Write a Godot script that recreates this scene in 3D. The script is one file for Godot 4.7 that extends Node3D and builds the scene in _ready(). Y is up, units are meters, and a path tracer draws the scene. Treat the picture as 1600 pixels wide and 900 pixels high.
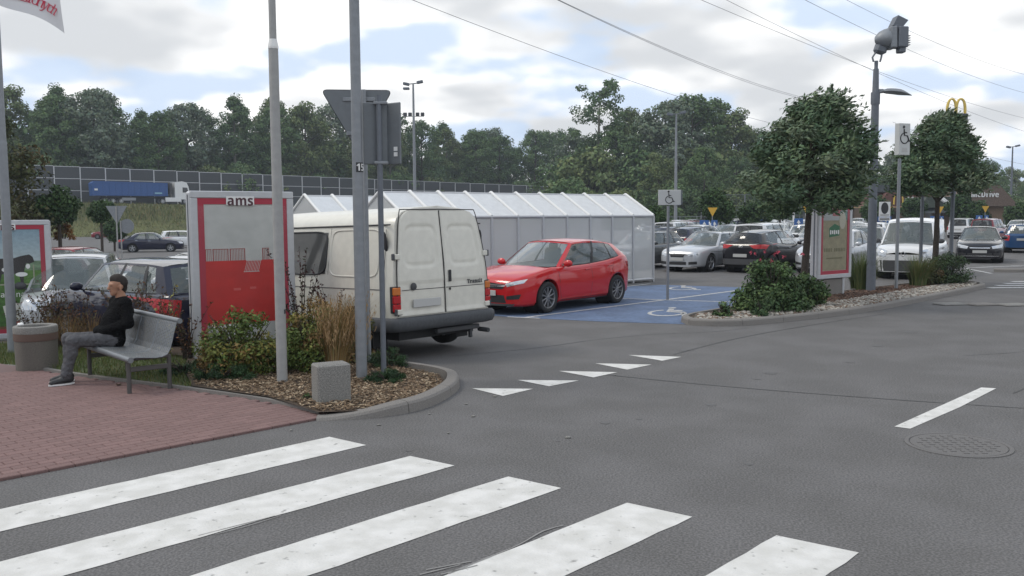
extends Node3D
# A supermarket car park seen from the road: pavement corner with a bench, parked cars, a trolley shelter, woods behind a noise wall.

# ---------------------------------------------------------------- mesh builder
class MB:
	var v := PackedVector3Array()
	var n := PackedVector3Array()
	var c := PackedColorArray()
	var uv := PackedVector2Array()
	var ix := PackedInt32Array()
	var xf := Transform3D()
	var col := Color(1, 1, 1)
	func tri(a: Vector3, b: Vector3, d: Vector3) -> void:
		a = xf * a; b = xf * b; d = xf * d
		var nn := (d - a).cross(b - a).normalized()
		var k := v.size()
		v.append(a); v.append(b); v.append(d)
		n.append(nn); n.append(nn); n.append(nn)
		c.append(col); c.append(col); c.append(col)
		uv.append(Vector2.ZERO); uv.append(Vector2.ZERO); uv.append(Vector2.ZERO)
		ix.append(k); ix.append(k + 1); ix.append(k + 2)
	func quad(a: Vector3, b: Vector3, d: Vector3, e: Vector3) -> void:
		a = xf * a; b = xf * b; d = xf * d; e = xf * e
		var nn := (d - a).cross(b - e)
		if nn.length_squared() < 1e-16:
			nn = (d - a).cross(b - a)
		nn = -nn.normalized()
		nn = (d - a).cross(b - a).normalized() if (d - a).cross(b - a).length_squared() > 1e-14 else (e - a).cross(d - a).normalized()
		var k := v.size()
		v.append(a); v.append(b); v.append(d); v.append(e)
		for i in 4:
			n.append(nn); c.append(col)
		uv.append(Vector2(0, 0)); uv.append(Vector2(1, 0)); uv.append(Vector2(1, 1)); uv.append(Vector2(0, 1))
		ix.append_array(PackedInt32Array([k, k + 1, k + 2, k, k + 2, k + 3]))
	func grid(rows: Array, closed := false) -> void:
		# smooth surface through rows of points
		var k := v.size()
		var nr := rows.size()
		var nc: int = rows[0].size()
		for r in rows:
			for p in r:
				v.append(xf * p); n.append(Vector3.ZERO); c.append(col); uv.append(Vector2.ZERO)
		for i in nr - 1:
			for j in (nc if closed else nc - 1):
				var j2 := (j + 1) % nc
				var a := k + i * nc + j
				var b := k + i * nc + j2
				var d := k + (i + 1) * nc + j2
				var e := k + (i + 1) * nc + j
				var nn := (v[d] - v[a]).cross(v[b] - v[e]) * -1.0
				nn = (v[d] - v[a]).cross(v[b] - v[a]) + (v[e] - v[a]).cross(v[d] - v[a])
				n[a] += nn; n[b] += nn; n[d] += nn; n[e] += nn
				ix.append_array(PackedInt32Array([a, b, d, a, d, e]))
		for i in range(k, v.size()):
			n[i] = n[i].normalized() if n[i].length_squared() > 1e-20 else Vector3.UP
	func box(ct: Vector3, s: Vector3, bs := Basis(), bev := 0.0) -> void:
		var old := xf
		xf = xf * Transform3D(bs, ct)
		var h := s * 0.5
		if bev <= 0.0:
			for a in 3:
				for sg in [-1.0, 1.0]:
					var e1: int = (a + 1) % 3
					var e2: int = (a + 2) % 3
					var p := []
					for q in [[-1, -1], [1, -1], [1, 1], [-1, 1]]:
						var w := Vector3.ZERO
						w[a] = sg * h[a]; w[e1] = q[0] * h[e1] * -sg; w[e2] = q[1] * h[e2]
						p.append(w)
					quad(p[0], p[1], p[2], p[3])
		else:
			var b := minf(bev, minf(h.x, minf(h.y, h.z)) * 0.95)
			for a in 3:
				for sg in [-1.0, 1.0]:
					var e1: int = (a + 1) % 3
					var e2: int = (a + 2) % 3
					var p := []
					for q in [[-1, -1], [1, -1], [1, 1], [-1, 1]]:
						var w := Vector3.ZERO
						w[a] = sg * h[a]; w[e1] = q[0] * (h[e1] - b) * -sg; w[e2] = q[1] * (h[e2] - b)
						p.append(w)
					quad(p[0], p[1], p[2], p[3])
			for a in 3:       # edge chamfers, along axis a
				var e1: int = (a + 1) % 3
				var e2: int = (a + 2) % 3
				for s1 in [-1.0, 1.0]:
					for s2 in [-1.0, 1.0]:
						var p1 := Vector3.ZERO; var p2 := Vector3.ZERO
						p1[e1] = s1 * h[e1]; p1[e2] = s2 * (h[e2] - b)
						p2[e1] = s1 * (h[e1] - b); p2[e2] = s2 * h[e2]
						var la := Vector3.ZERO
						la[a] = h[a] - b
						if s1 * s2 > 0:
							quad(p1 - la, p2 - la, p2 + la, p1 + la)
						else:
							quad(p1 + la, p2 + la, p2 - la, p1 - la)
			for sx in [-1.0, 1.0]:
				for sy in [-1.0, 1.0]:
					for sz in [-1.0, 1.0]:
						var A := Vector3(sx * h.x, sy * (h.y - b), sz * (h.z - b))
						var B := Vector3(sx * (h.x - b), sy * h.y, sz * (h.z - b))
						var C := Vector3(sx * (h.x - b), sy * (h.y - b), sz * h.z)
						if sx * sy * sz > 0: tri(A, C, B)
						else: tri(A, B, C)
		xf = old
	func tube(path: Array, rad, sides := 8, cap := true) -> void:
		var rows := []
		var up := Vector3.UP
		for i in path.size():
			var t: Vector3 = (path[mini(i + 1, path.size() - 1)] - path[maxi(i - 1, 0)]).normalized()
			if absf(t.dot(up)) > 0.95: up = Vector3.RIGHT if absf(t.x) < 0.9 else Vector3.BACK
			var a := t.cross(up).normalized()
			var b := t.cross(a).normalized()
			up = -b
			var r: float = rad[i] if rad is Array else rad
			var row := PackedVector3Array()
			for j in sides:
				var an := TAU * j / sides
				row.append(path[i] + (a * cos(an) + b * sin(an)) * r)
			rows.append(row)
		grid(rows, true)
		if cap:
			for e in [0, path.size() - 1]:
				var row: PackedVector3Array = rows[e]
				for j in sides:
					if e == 0: tri(path[e], row[(j + 1) % sides], row[j])
					else: tri(path[e], row[j], row[(j + 1) % sides])
	func lathe(prof: Array, sides := 16, flat := false) -> void:
		# prof: Vector2(r, y) about the y axis
		if flat:
			for i in prof.size() - 1:
				var rws := []
				for k in 2:
					var row := PackedVector3Array()
					for j in sides:
						var an := TAU * j / sides
						row.append(Vector3(cos(an) * prof[i + k].x, prof[i + k].y, sin(an) * prof[i + k].x))
					rws.append(row)
				grid(rws, true)
			return
		var rows := []
		for p in prof:
			var row := PackedVector3Array()
			for j in sides:
				var an := TAU * j / sides
				row.append(Vector3(cos(an) * p.x, p.y, sin(an) * p.x))
			rows.append(row)
		grid(rows, true)
	func ball(ct: Vector3, s: Vector3, sides := 12, rings := 8) -> void:
		var rows := []
		for i in rings + 1:
			var p := PI * i / rings
			var row := PackedVector3Array()
			for j in sides:
				var an := TAU * j / sides
				row.append(ct + Vector3(cos(an) * sin(p) * s.x, cos(p) * s.y, sin(an) * sin(p) * s.z))
			rows.append(row)
		grid(rows, true)
	func prism(poly: PackedVector2Array, z0: float, z1: float) -> void:
		# polygon in xy, extruded from z0 to z1
		var t := Geometry2D.triangulate_polygon(poly)
		for i in range(0, t.size(), 3):
			var a := poly[t[i]]; var b := poly[t[i + 1]]; var d := poly[t[i + 2]]
			if (b - a).cross(d - a) > 0:
				var q := b; b = d; d = q
			tri(Vector3(a.x, a.y, z1), Vector3(b.x, b.y, z1), Vector3(d.x, d.y, z1))
			tri(Vector3(a.x, a.y, z0), Vector3(d.x, d.y, z0), Vector3(b.x, b.y, z0))
		var m := poly.size()
		var ccw := not Geometry2D.is_polygon_clockwise(poly)
		for i in m:
			var a := poly[i]; var b := poly[(i + 1) % m]
			if ccw:
				quad(Vector3(b.x, b.y, z1), Vector3(b.x, b.y, z0), Vector3(a.x, a.y, z0), Vector3(a.x, a.y, z1))
			else:
				quad(Vector3(a.x, a.y, z1), Vector3(a.x, a.y, z0), Vector3(b.x, b.y, z0), Vector3(b.x, b.y, z1))
	func sheet(poly: PackedVector2Array, y: float) -> void:
		# flat sheet on the ground, poly in (x, depth)
		var t := Geometry2D.triangulate_polygon(poly)
		for i in range(0, t.size(), 3):
			var a := poly[t[i]]; var b := poly[t[i + 1]]; var d := poly[t[i + 2]]
			if (b - a).cross(d - a) > 0:
				var q := b; b = d; d = q
			tri(Vector3(a.x, y, -a.y), Vector3(b.x, y, -b.y), Vector3(d.x, y, -d.y))
	func leaf(p: Vector3, along: Vector3, across: Vector3, cl: Color) -> void:
		# a pointed leaf: four corners, folded a little
		var k := v.size()
		var nn := along.cross(across).normalized()
		v.append(p); v.append(p + along * 0.5 + across + nn * across.length() * 0.25); v.append(p + along); v.append(p + along * 0.5 - across + nn * across.length() * 0.25)
		for i in 4:
			n.append(nn); c.append(cl); uv.append(Vector2.ZERO)
		ix.append_array(PackedInt32Array([k, k + 1, k + 2, k, k + 2, k + 3]))
	func done() -> ArrayMesh:
		var m := ArrayMesh.new()
		if v.size() == 0: return m
		var a := []
		a.resize(Mesh.ARRAY_MAX)
		a[Mesh.ARRAY_VERTEX] = v; a[Mesh.ARRAY_NORMAL] = n; a[Mesh.ARRAY_COLOR] = c; a[Mesh.ARRAY_TEX_UV] = uv; a[Mesh.ARRAY_INDEX] = ix
		m.add_surface_from_arrays(Mesh.PRIMITIVE_TRIANGLES, a)
		return m

# ---------------------------------------------------------------- scene helpers
var M := {}
var used := {}
var rng := RandomNumberGenerator.new()

func numbered(nm: String) -> String:
	if not used.has(nm):
		used[nm] = 0
		return nm
	used[nm] += 1
	return "%s_%03d" % [nm, used[nm]]

func thing(nm: String, label: String, category: String, at := Vector3.ZERO, turn := 0.0, group := "") -> Node3D:
	var o := Node3D.new()
	o.name = numbered(nm)
	add_child(o)
	o.position = at
	o.rotation.y = turn
	tag(o, label, category, group)
	return o

func tag(o: Node, label: String, category: String, group := "") -> void:
	o.set_meta("label", label)
	o.set_meta("category", category)
	if group != "": o.set_meta("group", group)

func part(nm: String, mesh, m: Material, parent: Node = null, tf := Transform3D()) -> MeshInstance3D:
	var o := MeshInstance3D.new()
	o.mesh = mesh.done() if mesh is MB else mesh
	o.material_override = m
	o.transform = tf
	if parent == null:
		o.name = numbered(nm)
		add_child(o)
	else:
		o.name = nm
		parent.add_child(o, true)
	return o

func struct(nm: String, mesh, m: Material, label := "") -> MeshInstance3D:
	var o := part(nm, mesh, m)
	o.set_meta("kind", "structure")
	if label != "": o.set_meta("label", label)
	return o

func stuff(nm: String, mesh, m: Material, label: String, category := "") -> MeshInstance3D:
	var o := part(nm, mesh, m)
	o.set_meta("kind", "stuff")
	o.set_meta("label", label)
	if category != "": o.set_meta("category", category)
	return o

func copy(o: Node3D, label: String, at: Vector3, turn: float, group := "") -> Node3D:
	var r: Node3D = o.duplicate()
	var base := String(o.name)
	if base.length() > 4 and base[-4] == "_" and base.right(3).is_valid_int(): base = base.left(-4)
	r.name = numbered(base)
	add_child(r)
	r.position = at
	r.rotation = Vector3(0, turn, 0)
	r.set_meta("label", label)
	if group != "": r.set_meta("group", group)
	return r

func P(x: float, d: float, y := 0.0) -> Vector3:
	return Vector3(x, y, -d)

func V2(a: Array) -> PackedVector2Array:
	var r := PackedVector2Array()
	for q in a: r.append(Vector2(q[0], q[1]))
	return r

func turn_to(hx: float, hd: float) -> float:      # turn that points local -Z along (x, depth)
	return atan2(-hx, hd)

func lin(r: float, g: float, b: float, a := 1.0) -> Color:
	var k := Color(r, g, b).linear_to_srgb()
	k.a = a
	return k

func mk(col: Color, rough := 0.7, metal := 0.0, spec := 0.5) -> StandardMaterial3D:
	var m := StandardMaterial3D.new()
	m.albedo_color = col
	m.roughness = rough
	m.metallic = metal
	m.metallic_specular = spec
	return m

func noise_tex(freq: float, c0: Color, c1: Color, sd := 1, size := 512, oct := 4, contrast := [0.25, 0.75]) -> NoiseTexture2D:
	var f := FastNoiseLite.new()
	f.seed = sd
	f.noise_type = FastNoiseLite.TYPE_SIMPLEX_SMOOTH
	f.frequency = freq
	f.fractal_octaves = oct
	var g := Gradient.new()
	g.offsets = PackedFloat32Array(contrast)
	g.colors = PackedColorArray([c0, c1])
	var t := NoiseTexture2D.new()
	t.width = size; t.height = size
	t.seamless = true
	t.noise = f
	t.color_ramp = g
	return t

func grain(m: StandardMaterial3D, scale: float, freq: float, lo: float, hi: float, sd := 1, oct := 4, world := true) -> StandardMaterial3D:
	# a grey noise texture multiplied into the colour
	m.albedo_texture = noise_tex(freq, lin(lo, lo, lo), lin(hi, hi, hi), sd, 512, oct)
	m.uv1_triplanar = true
	m.uv1_world_triplanar = world
	m.uv1_scale = Vector3.ONE * scale
	return m

func blotch(m: StandardMaterial3D, scale: float, freq: float, lo: float, sd := 7) -> StandardMaterial3D:
	# a second, coarser pattern multiplied over the first
	m.detail_enabled = true
	m.detail_blend_mode = BaseMaterial3D.BLEND_MODE_MUL
	m.detail_albedo = noise_tex(freq, lin(lo, lo, lo * 0.985), Color(1, 1, 1), sd, 512, 5)
	m.detail_uv_layer = BaseMaterial3D.DETAIL_UV_2
	m.uv2_triplanar = true
	m.uv2_world_triplanar = true
	m.uv2_scale = Vector3.ONE * scale
	return m

func relief(m: StandardMaterial3D, freq: float, cm: float, sd := 3) -> StandardMaterial3D:
	m.heightmap_enabled = true
	m.heightmap_texture = noise_tex(freq, Color(0, 0, 0), Color(1, 1, 1), sd, 512, 3, [0.1, 0.9])
	m.heightmap_scale = cm
	return m

func ci(p: Array, x: float) -> float:       # smooth curve through points [x, y]
	var k := p.size()
	if x <= p[0][0]: return p[0][1]
	if x >= p[k - 1][0]: return p[k - 1][1]
	var i := 0
	while x > p[i + 1][0]: i += 1
	var h: float = p[i + 1][0] - p[i][0]
	var t: float = (x - p[i][0]) / h
	var d: float = (p[i + 1][1] - p[i][1]) / h
	var dm := d
	var dp := d
	if i > 0:
		var e: float = (p[i][1] - p[i - 1][1]) / (p[i][0] - p[i - 1][0])
		dm = 0.0 if d * e <= 0.0 else 2.0 * d * e / (d + e)
	if i < k - 2:
		var e: float = (p[i + 2][1] - p[i + 1][1]) / (p[i + 2][0] - p[i + 1][0])
		dp = 0.0 if d * e <= 0.0 else 2.0 * d * e / (d + e)
	var t2 := t * t
	var t3 := t2 * t
	return (2 * t3 - 3 * t2 + 1) * p[i][1] + (t3 - 2 * t2 + t) * h * dm + (-2 * t3 + 3 * t2) * p[i + 1][1] + (t3 - t2) * h * dp

# the car park falls gently towards the left
func gh(x: float, d: float) -> float:
	var q := -0.73 * x + 0.68 * d
	return -0.055 * clampf(q - 12.6, 0.0, 7.5) * smoothstep(-2.0, -6.5, x)

func GP(x: float, d: float, dy := 0.0) -> Vector3:
	return Vector3(x, gh(x, d) + dy, -d)

func text_mesh(s: String, size: float, depth := 0.004, serif := false, italic := false, bold := false) -> TextMesh:
	var t := TextMesh.new()
	t.text = s
	t.font_size = 64
	t.pixel_size = size / 64.0
	t.depth = depth
	t.curve_step = 2.0
	var f := SystemFont.new()
	f.font_names = PackedStringArray(["Droid Serif" if serif else "Droid Sans"])
	f.font_italic = italic
	f.font_weight = 700 if bold else 400
	t.font = f
	return t

# ---------------------------------------------------------------- camera, sky, light
func make_camera() -> void:
	var cam := Camera3D.new()
	cam.name = "camera"
	cam.fov = rad_to_deg(2.0 * atan(450.0 / 1400.0))
	cam.near = 0.1
	cam.far = 3000.0
	cam.position = Vector3(0, 2.0, 0)
	cam.rotation = Vector3(-atan(110.0 / 1400.0), 0, deg_to_rad(-0.4))
	add_child(cam)
	cam.current = true

func make_sky() -> void:
	var w := 2048
	var hh := 1024
	var n1 := FastNoiseLite.new()
	n1.seed = 21; n1.noise_type = FastNoiseLite.TYPE_SIMPLEX_SMOOTH; n1.frequency = 1.0; n1.fractal_octaves = 6; n1.fractal_gain = 0.5
	var n2 := FastNoiseLite.new()
	n2.seed = 5; n2.noise_type = FastNoiseLite.TYPE_SIMPLEX_SMOOTH; n2.frequency = 1.0; n2.fractal_octaves = 4
	var im := Image.create(w, hh, false, Image.FORMAT_RGBF)
	im.fill(Color(0.42, 0.43, 0.42))
	for j in hh / 2 + 4:
		var el := PI * (0.5 - (j + 0.5) / hh)
		var y := sin(el)
		var ch := cos(el)
		var yy := maxf(y, 0.0) + 0.16
		for i in w:
			var az := TAU * ((i + 0.5) / w - 0.5)
			var x := sin(az) * ch
			var z := -cos(az) * ch
			var px := x / yy
			var pz := z / yy
			var a := n1.get_noise_3d(px * 1.15, pz * 1.15, 0.3)
			var b := n2.get_noise_3d(px * 0.95 + 3.1, pz * 0.95, 4.0)
			var cover := smoothstep(-0.16, 0.08, a + 0.07)
			var thick := smoothstep(-0.12, 0.5, b + a * 0.75)
			var blue := Color(0.60, 0.76, 1.0)
			var white := Color(1.24, 1.24, 1.23)
			var grey := Color(0.74, 0.765, 0.795)
			var cc := white.lerp(grey, thick)
			var o := blue.lerp(cc, 0.2 + 0.8 * cover)
			im.set_pixel(i, j, o)
	var sm := PanoramaSkyMaterial.new()
	sm.panorama = ImageTexture.create_from_image(im)
	var sky := Sky.new()
	sky.sky_material = sm
	var env := Environment.new()
	env.background_mode = Environment.BG_SKY
	env.sky = sky
	env.background_energy_multiplier = 1.0
	env.tonemap_mode = Environment.TONE_MAPPER_LINEAR
	env.tonemap_exposure = 1.0
	env.sdfgi_enabled = true
	env.ssao_enabled = true
	env.ssil_enabled = true
	env.fog_enabled = FOG > 0.0
	env.fog_density = FOG
	env.fog_light_color = Color(0.86, 0.9, 0.95)
	var we := WorldEnvironment.new()
	we.name = "environment"
	we.environment = env
	add_child(we)
	var sun := DirectionalLight3D.new()
	sun.name = "sun"
	sun.light_energy = 0.42
	sun.light_angular_distance = 16.0
	sun.light_color = Color(1.0, 0.97, 0.92)
	sun.shadow_enabled = true
	add_child(sun)
	sun.look_at_from_position(Vector3(-20, 27, -1), Vector3.ZERO)

const SCUFFS := [[0.012, [[-0.37, 4.9], [-0.16, 5.13], [0.03, 5.34], [0.19, 5.58], [0.32, 5.68]]], [0.010, [[-0.5, 4.96], [-0.25, 5.08]]], [0.010, [[-0.41, 4.89], [-0.21, 5.02]]], [0.010, [[-0.53, 4.89], [-0.31, 5.03]]], [0.008, [[-2.0, 5.54], [-1.81, 5.72], [-1.61, 5.91]]], [0.008, [[-1.9, 5.56], [-1.73, 5.72], [-1.57, 5.92]]]]
const FOG := 0.00045

# ---------------------------------------------------------------- materials
func make_materials() -> void:
	var a := mk(lin(0.175, 0.170, 0.170), 0.93, 0.0, 0.4)
	grain(a, 0.9, 0.09, 0.58, 1.0, 11, 4)
	blotch(a, 0.13, 0.012, 0.86, 17)
	relief(a, 0.16, 0.35, 13)
	M.asphalt = a
	var p := mk(lin(0.66, 0.65, 0.63), 0.85)
	grain(p, 0.55, 0.03, 0.45, 1.0, 31, 6)
	p.albedo_texture.color_ramp.offsets = PackedFloat32Array([0.03, 0.2])
	blotch(p, 0.35, 0.02, 0.84, 33)
	relief(p, 0.16, 0.25, 13)
	M.paint = p
	var ps := mk(lin(0.52, 0.52, 0.52), 0.88)
	grain(ps, 0.6, 0.03, 0.7, 1.0, 37, 6)
	M.paint_worn = ps
	var bl := mk(lin(0.115, 0.17, 0.285), 0.85)
	grain(bl, 0.5, 0.03, 0.80, 1.0, 41, 6)
	blotch(bl, 0.11, 0.016, 0.78, 43)
	M.blue = bl
	M.scuff = mk(lin(0.24, 0.235, 0.23), 0.9)
	M.oil = mk(lin(0.095, 0.092, 0.092), 0.7)
	M.seam = mk(lin(0.06, 0.06, 0.06), 0.8)
	M.brick = []
	for k in 4:
		var t: float = [1.0, 0.93, 1.07, 0.97][k]
		var b := mk(lin(0.215 * t, 0.132 * t, 0.123 * t), 0.92)
		grain(b, 3.0, 0.04, 0.72, 1.0, 50 + k, 5)
		M.brick.append(b)
	M.mortar = grain(mk(lin(0.175, 0.116, 0.110), 0.95), 4.0, 0.05, 0.8, 1.0, 55)
	var co := mk(lin(0.33, 0.32, 0.30), 0.95)
	grain(co, 2.5, 0.05, 0.45, 1.0, 61, 4)
	relief(co, 0.2, 0.4, 62)
	M.concrete = co
	var kc := mk(lin(0.23, 0.215, 0.20), 0.95)
	grain(kc, 2.0, 0.05, 0.68, 1.0, 63, 5)
	relief(kc, 0.2, 0.25, 62)
	M.kerb = kc
	var ak := mk(lin(0.30, 0.275, 0.24), 0.95)
	grain(ak, 3.0, 0.06, 0.35, 1.0, 64, 3)
	relief(ak, 0.22, 0.9, 65)
	M.aggregate = ak
	M.soil = grain(mk(lin(0.09, 0.062, 0.042), 1.0), 2.0, 0.05, 0.5, 1.0, 66)
	M.turf = grain(mk(lin(0.075, 0.095, 0.032), 1.0), 0.8, 0.03, 0.55, 1.0, 67)
	M.turf_far = blotch(grain(mk(lin(0.16, 0.17, 0.06), 1.0), 0.25, 0.03, 0.55, 1.0, 68), 0.03, 0.02, 0.6, 69)
	M.galv = grain(mk(lin(0.25, 0.265, 0.285), 0.5, 0.35), 1.5, 0.012, 0.90, 1.0, 70)
	M.galv_dark = grain(mk(lin(0.145, 0.16, 0.185), 0.55, 0.3), 1.5, 0.012, 0.90, 1.0, 71)
	M.pole_white = grain(mk(lin(0.33, 0.33, 0.325), 0.55), 1.5, 0.012, 0.90, 1.0, 72)
	M.sign_back = grain(mk(lin(0.17, 0.185, 0.20), 0.55, 0.2), 1.5, 0.012, 0.93, 1.0, 73)
	M.alu = grain(mk(lin(0.50, 0.51, 0.53), 0.45, 0.35), 1.5, 0.012, 0.93, 1.0, 74)
	M.white = mk(lin(0.72, 0.72, 0.71), 0.5)
	M.black = mk(lin(0.02, 0.02, 0.022), 0.5)
	M.dark = mk(lin(0.045, 0.046, 0.05), 0.7)
	M.rubber = mk(lin(0.022, 0.022, 0.023), 0.85)
	M.trim = mk(lin(0.055, 0.056, 0.06), 0.65)
	M.chrome = mk(lin(0.75, 0.75, 0.76), 0.18, 1.0)
	M.rim = mk(lin(0.42, 0.43, 0.45), 0.3, 0.8)
	M.rim_grey = mk(lin(0.22, 0.22, 0.23), 0.4, 0.6)
	M.cabin = mk(lin(0.075, 0.077, 0.08), 0.85)
	M.plate = mk(lin(0.45, 0.45, 0.44), 0.6)
	var gl := mk(lin(0.30, 0.36, 0.35, 0.22), 0.03, 0.0, 0.5)
	gl.transparency = BaseMaterial3D.TRANSPARENCY_ALPHA
	M.glass = gl
	var gd := mk(lin(0.02, 0.022, 0.025, 0.72), 0.04, 0.0, 0.5)
	gd.transparency = BaseMaterial3D.TRANSPARENCY_ALPHA
	M.glass_dark = gd
	M.lamp_clear = mk(lin(0.55, 0.57, 0.60), 0.12, 0.6)
	M.lamp_red = mk(lin(0.42, 0.015, 0.02), 0.18)
	M.lamp_amber = mk(lin(0.55, 0.16, 0.03), 0.2)
	M.bark = relief(grain(mk(lin(0.085, 0.068, 0.055), 0.95), 1.5, 0.03, 0.5, 1.0, 80), 0.05, 2.0, 81)
	M.bark_pale = grain(mk(lin(0.17, 0.16, 0.13), 0.95), 1.5, 0.03, 0.5, 1.0, 82)

func leafmat(r: float, g: float, b: float, back := 0.35) -> StandardMaterial3D:
	var m := mk(lin(r, g, b), 0.75, 0.0, 0.35)
	m.vertex_color_use_as_albedo = true
	m.backlight_enabled = true
	m.backlight = Color(back, back, back * 0.6)
	return m

func carpaint(r: float, g: float, b: float, metal := 0.0) -> StandardMaterial3D:
	var m := mk(lin(r, g, b), 0.38, metal, 0.25)
	m.clearcoat_enabled = true
	m.clearcoat = 1.0
	m.clearcoat_roughness = 0.06
	return m

# ---------------------------------------------------------------- ground, roads, kerbs
func cells(a: float, b: float, n: int) -> Array:
	var r := []
	for i in n: r.append(lerpf(a, b, float(i) / n))
	return r

func make_ground() -> void:
	var xs := [-900.0, -500.0, -300.0, -180.0] + cells(-120, -40, 16) + cells(-40, 8, 64) + cells(8, 60, 10) + [60.0, 120.0, 250.0, 500.0, 900.0]
	var ds := [-60.0, -20.0] + cells(0, 40, 60) + cells(40, 120, 20) + [120.0, 200.0, 350.0, 600.0, 1200.0]
	var rows := []
	for d in ds:
		var row := PackedVector3Array()
		for x in xs: row.append(GP(x, d))
		rows.append(row)
	var b := MB.new()
	b.grid(rows)
	struct("ground", b, M.asphalt, "grey asphalt of the road and the car park")

	# zebra crossing
	var starts := [[-1.69, 8.10], [-0.87, 7.42], [-0.04, 6.80], [0.80, 6.14], [1.65, 5.48], [2.48, 4.80]]
	for s in starts:
		var q := MB.new()
		var u := Vector2(0.685, 0.729)
		var v := Vector2(0.79, -0.613)
		var o := Vector2(s[0], s[1])
		var poly := PackedVector2Array()
		# edges a little uneven, as rolled paint is
		rng.seed = int(s[0] * 1000) + 99
		for i in 40: poly.append(o - u * i * 0.2 + Vector2(rng.randf_range(-0.006, 0.006), rng.randf_range(-0.006, 0.006)))
		for i in 40: poly.append(o + v * 0.5 - u * (39 - i) * 0.2 + Vector2(rng.randf_range(-0.006, 0.006), rng.randf_range(-0.006, 0.006)))
		q.sheet(poly, 0.004)
		var z := struct("crosswalk_stripe", q, M.paint)
		z.set_meta("label", "broad white painted stripe of the zebra crossing")
	# give-way triangles
	for t in [[[-0.48, 10.41], [0.24, 10.35], [-0.11, 9.94]], [[0.06, 10.93], [0.81, 10.86], [0.43, 10.50]], [[0.60, 11.56], [1.35, 11.43], [1.01, 11.07]], [[1.13, 12.15], [1.88, 12.01], [1.50, 11.62]], [[1.68, 12.87], [2.41, 12.66], [2.08, 12.33]]]:
		var q := MB.new()
		q.sheet(V2(t), 0.004)
		struct("give_way_marking", q, M.paint, "white painted give-way triangle on the asphalt")
	var q := MB.new()
	q.sheet(V2([[3.61, 8.35], [3.72, 8.26], [4.66, 9.20], [5.56, 10.18], [5.42, 10.24], [4.50, 9.28]]), 0.004)
	struct("centre_line_dash", q, M.paint, "single white centre line dash on the road")
	# sealed joints in the asphalt
	seam([[1.05, 11.35], [2.2, 10.6], [3.3, 10.0], [4.6, 9.4], [6.2, 8.75]], 0.03)
	seam([[2.35, 12.9], [3.2, 14.0], [4.1, 15.0], [5.6, 16.4], [7.6, 18.1]], 0.035)
	seam([[-0.9, 12.9], [0.3, 13.6], [1.2, 14.4]], 0.03)
	seam([[8.6, 13.2], [6.9, 11.2], [5.6, 9.9]], 0.02)
	seam([[1.2, 14.4], [2.3, 15.1], [3.4, 15.4], [4.2, 15.9]], 0.014)
	seam([[6.4, 12.6], [7.6, 13.0], [8.9, 13.9], [10.4, 14.2]], 0.012)
	# tyre scuffs across the zebra paint
	for sc in SCUFFS:
		var o := MB.new()
		ribbon(o, sc[1], sc[0], 0.0065, true)
		struct("tyre_scuff", o, M.scuff, "dark tyre scuff across a zebra stripe")
	# oil spots
	rng.seed = 515
	for sp in [[0.9, 8.6, 0.05], [1.25, 8.75, 0.03], [2.1, 9.4, 0.06], [0.4, 7.9, 0.025], [3.0, 10.9, 0.05], [3.3, 11.3, 0.08], [5.6, 13.6, 0.09], [1.9, 7.1, 0.035], [4.6, 12.1, 0.06], [-0.9, 7.6, 0.03], [2.6, 13.3, 0.10], [6.8, 15.2, 0.10]]:
		var o := MB.new()
		var pl := PackedVector2Array()
		for i in 11:
			var an := TAU * i / 11
			pl.append(Vector2(sp[0] + cos(an) * sp[2] * rng.randf_range(0.6, 1.3), sp[1] + sin(an) * sp[2] * rng.randf_range(0.6, 1.3)))
		o.sheet(pl, 0.003)
		struct("oil_spot", o, M.oil, "small dark oil spot on the asphalt")

	# blue bays
	q = MB.new()
	q.sheet(V2([[-3.4, 19.5], [-0.5, 18.3], [0.1, 17.86], [1.6, 17.1], [3.3, 16.5], [4.4, 17.6], [6.0, 19.4], [8.2, 21.4], [8.2, 24.2], [5.9, 25.4], [4.4, 26.2], [3.5, 25.8], [1.5, 23.7], [-1.0, 21.0]]), 0.004)
	struct("blue_parking_bays", q, M.blue, "blue painted ground of the disabled parking bays")
	bay_line([[0.28, 17.84], [3.6, 21.35], [5.5, 23.4], [7.0, 25.0]], 0.11)
	bay_line([[-0.1, 17.95], [0.55, 17.66]], 0.11)
	bay_line([[0.6, 22.85], [2.7, 21.84], [3.6, 21.42], [5.1, 20.78], [6.4, 20.25]], 0.11)
	bay_line([[2.9, 25.2], [4.1, 26.6]], 0.10)
	wheelchair(Vector2(3.35, 18.66), Vector2(0.93, -0.36), 1.15, 1.9)
	wheelchair(Vector2(4.85, 25.0), Vector2(0.93, -0.30), 1.1, 1.8)
	# bay lines and hatching to the right
	for l in [[[16.9, 33.6], [16.2, 30.2]], [[17.0, 33.5], [22.3, 36.0]], [[14.2, 32.8], [19.5, 34.2]], [[21.4, 38.9], [24.5, 36.5]], [[12.5, 29.5], [14.2, 30.6]]]:
		bay_line(l, 0.12)
	for k in 4:
		bay_line([[12.95 + k * 0.62, 24.3 + k * 0.72], [15.3 + k * 0.62, 24.3 + k * 0.72]], 0.34)
	# kerbed island nose far right
	kerb("kerb_far_right", [[16.7, 31.0], [17.6, 30.7], [19.5, 31.2], [22.5, 33.0]], 0.15, 0.12, 0.9, [])
	# manhole
	var mh := thing("manhole_cover", "round cast iron manhole cover set in the asphalt road", "manhole", P(3.87, 7.66, 0.0))
	var mat := grain(mk(lin(0.165, 0.158, 0.155), 0.85, 0.0), 3.0, 0.06, 0.6, 1.0, 91)
	var mb := MB.new()
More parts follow.
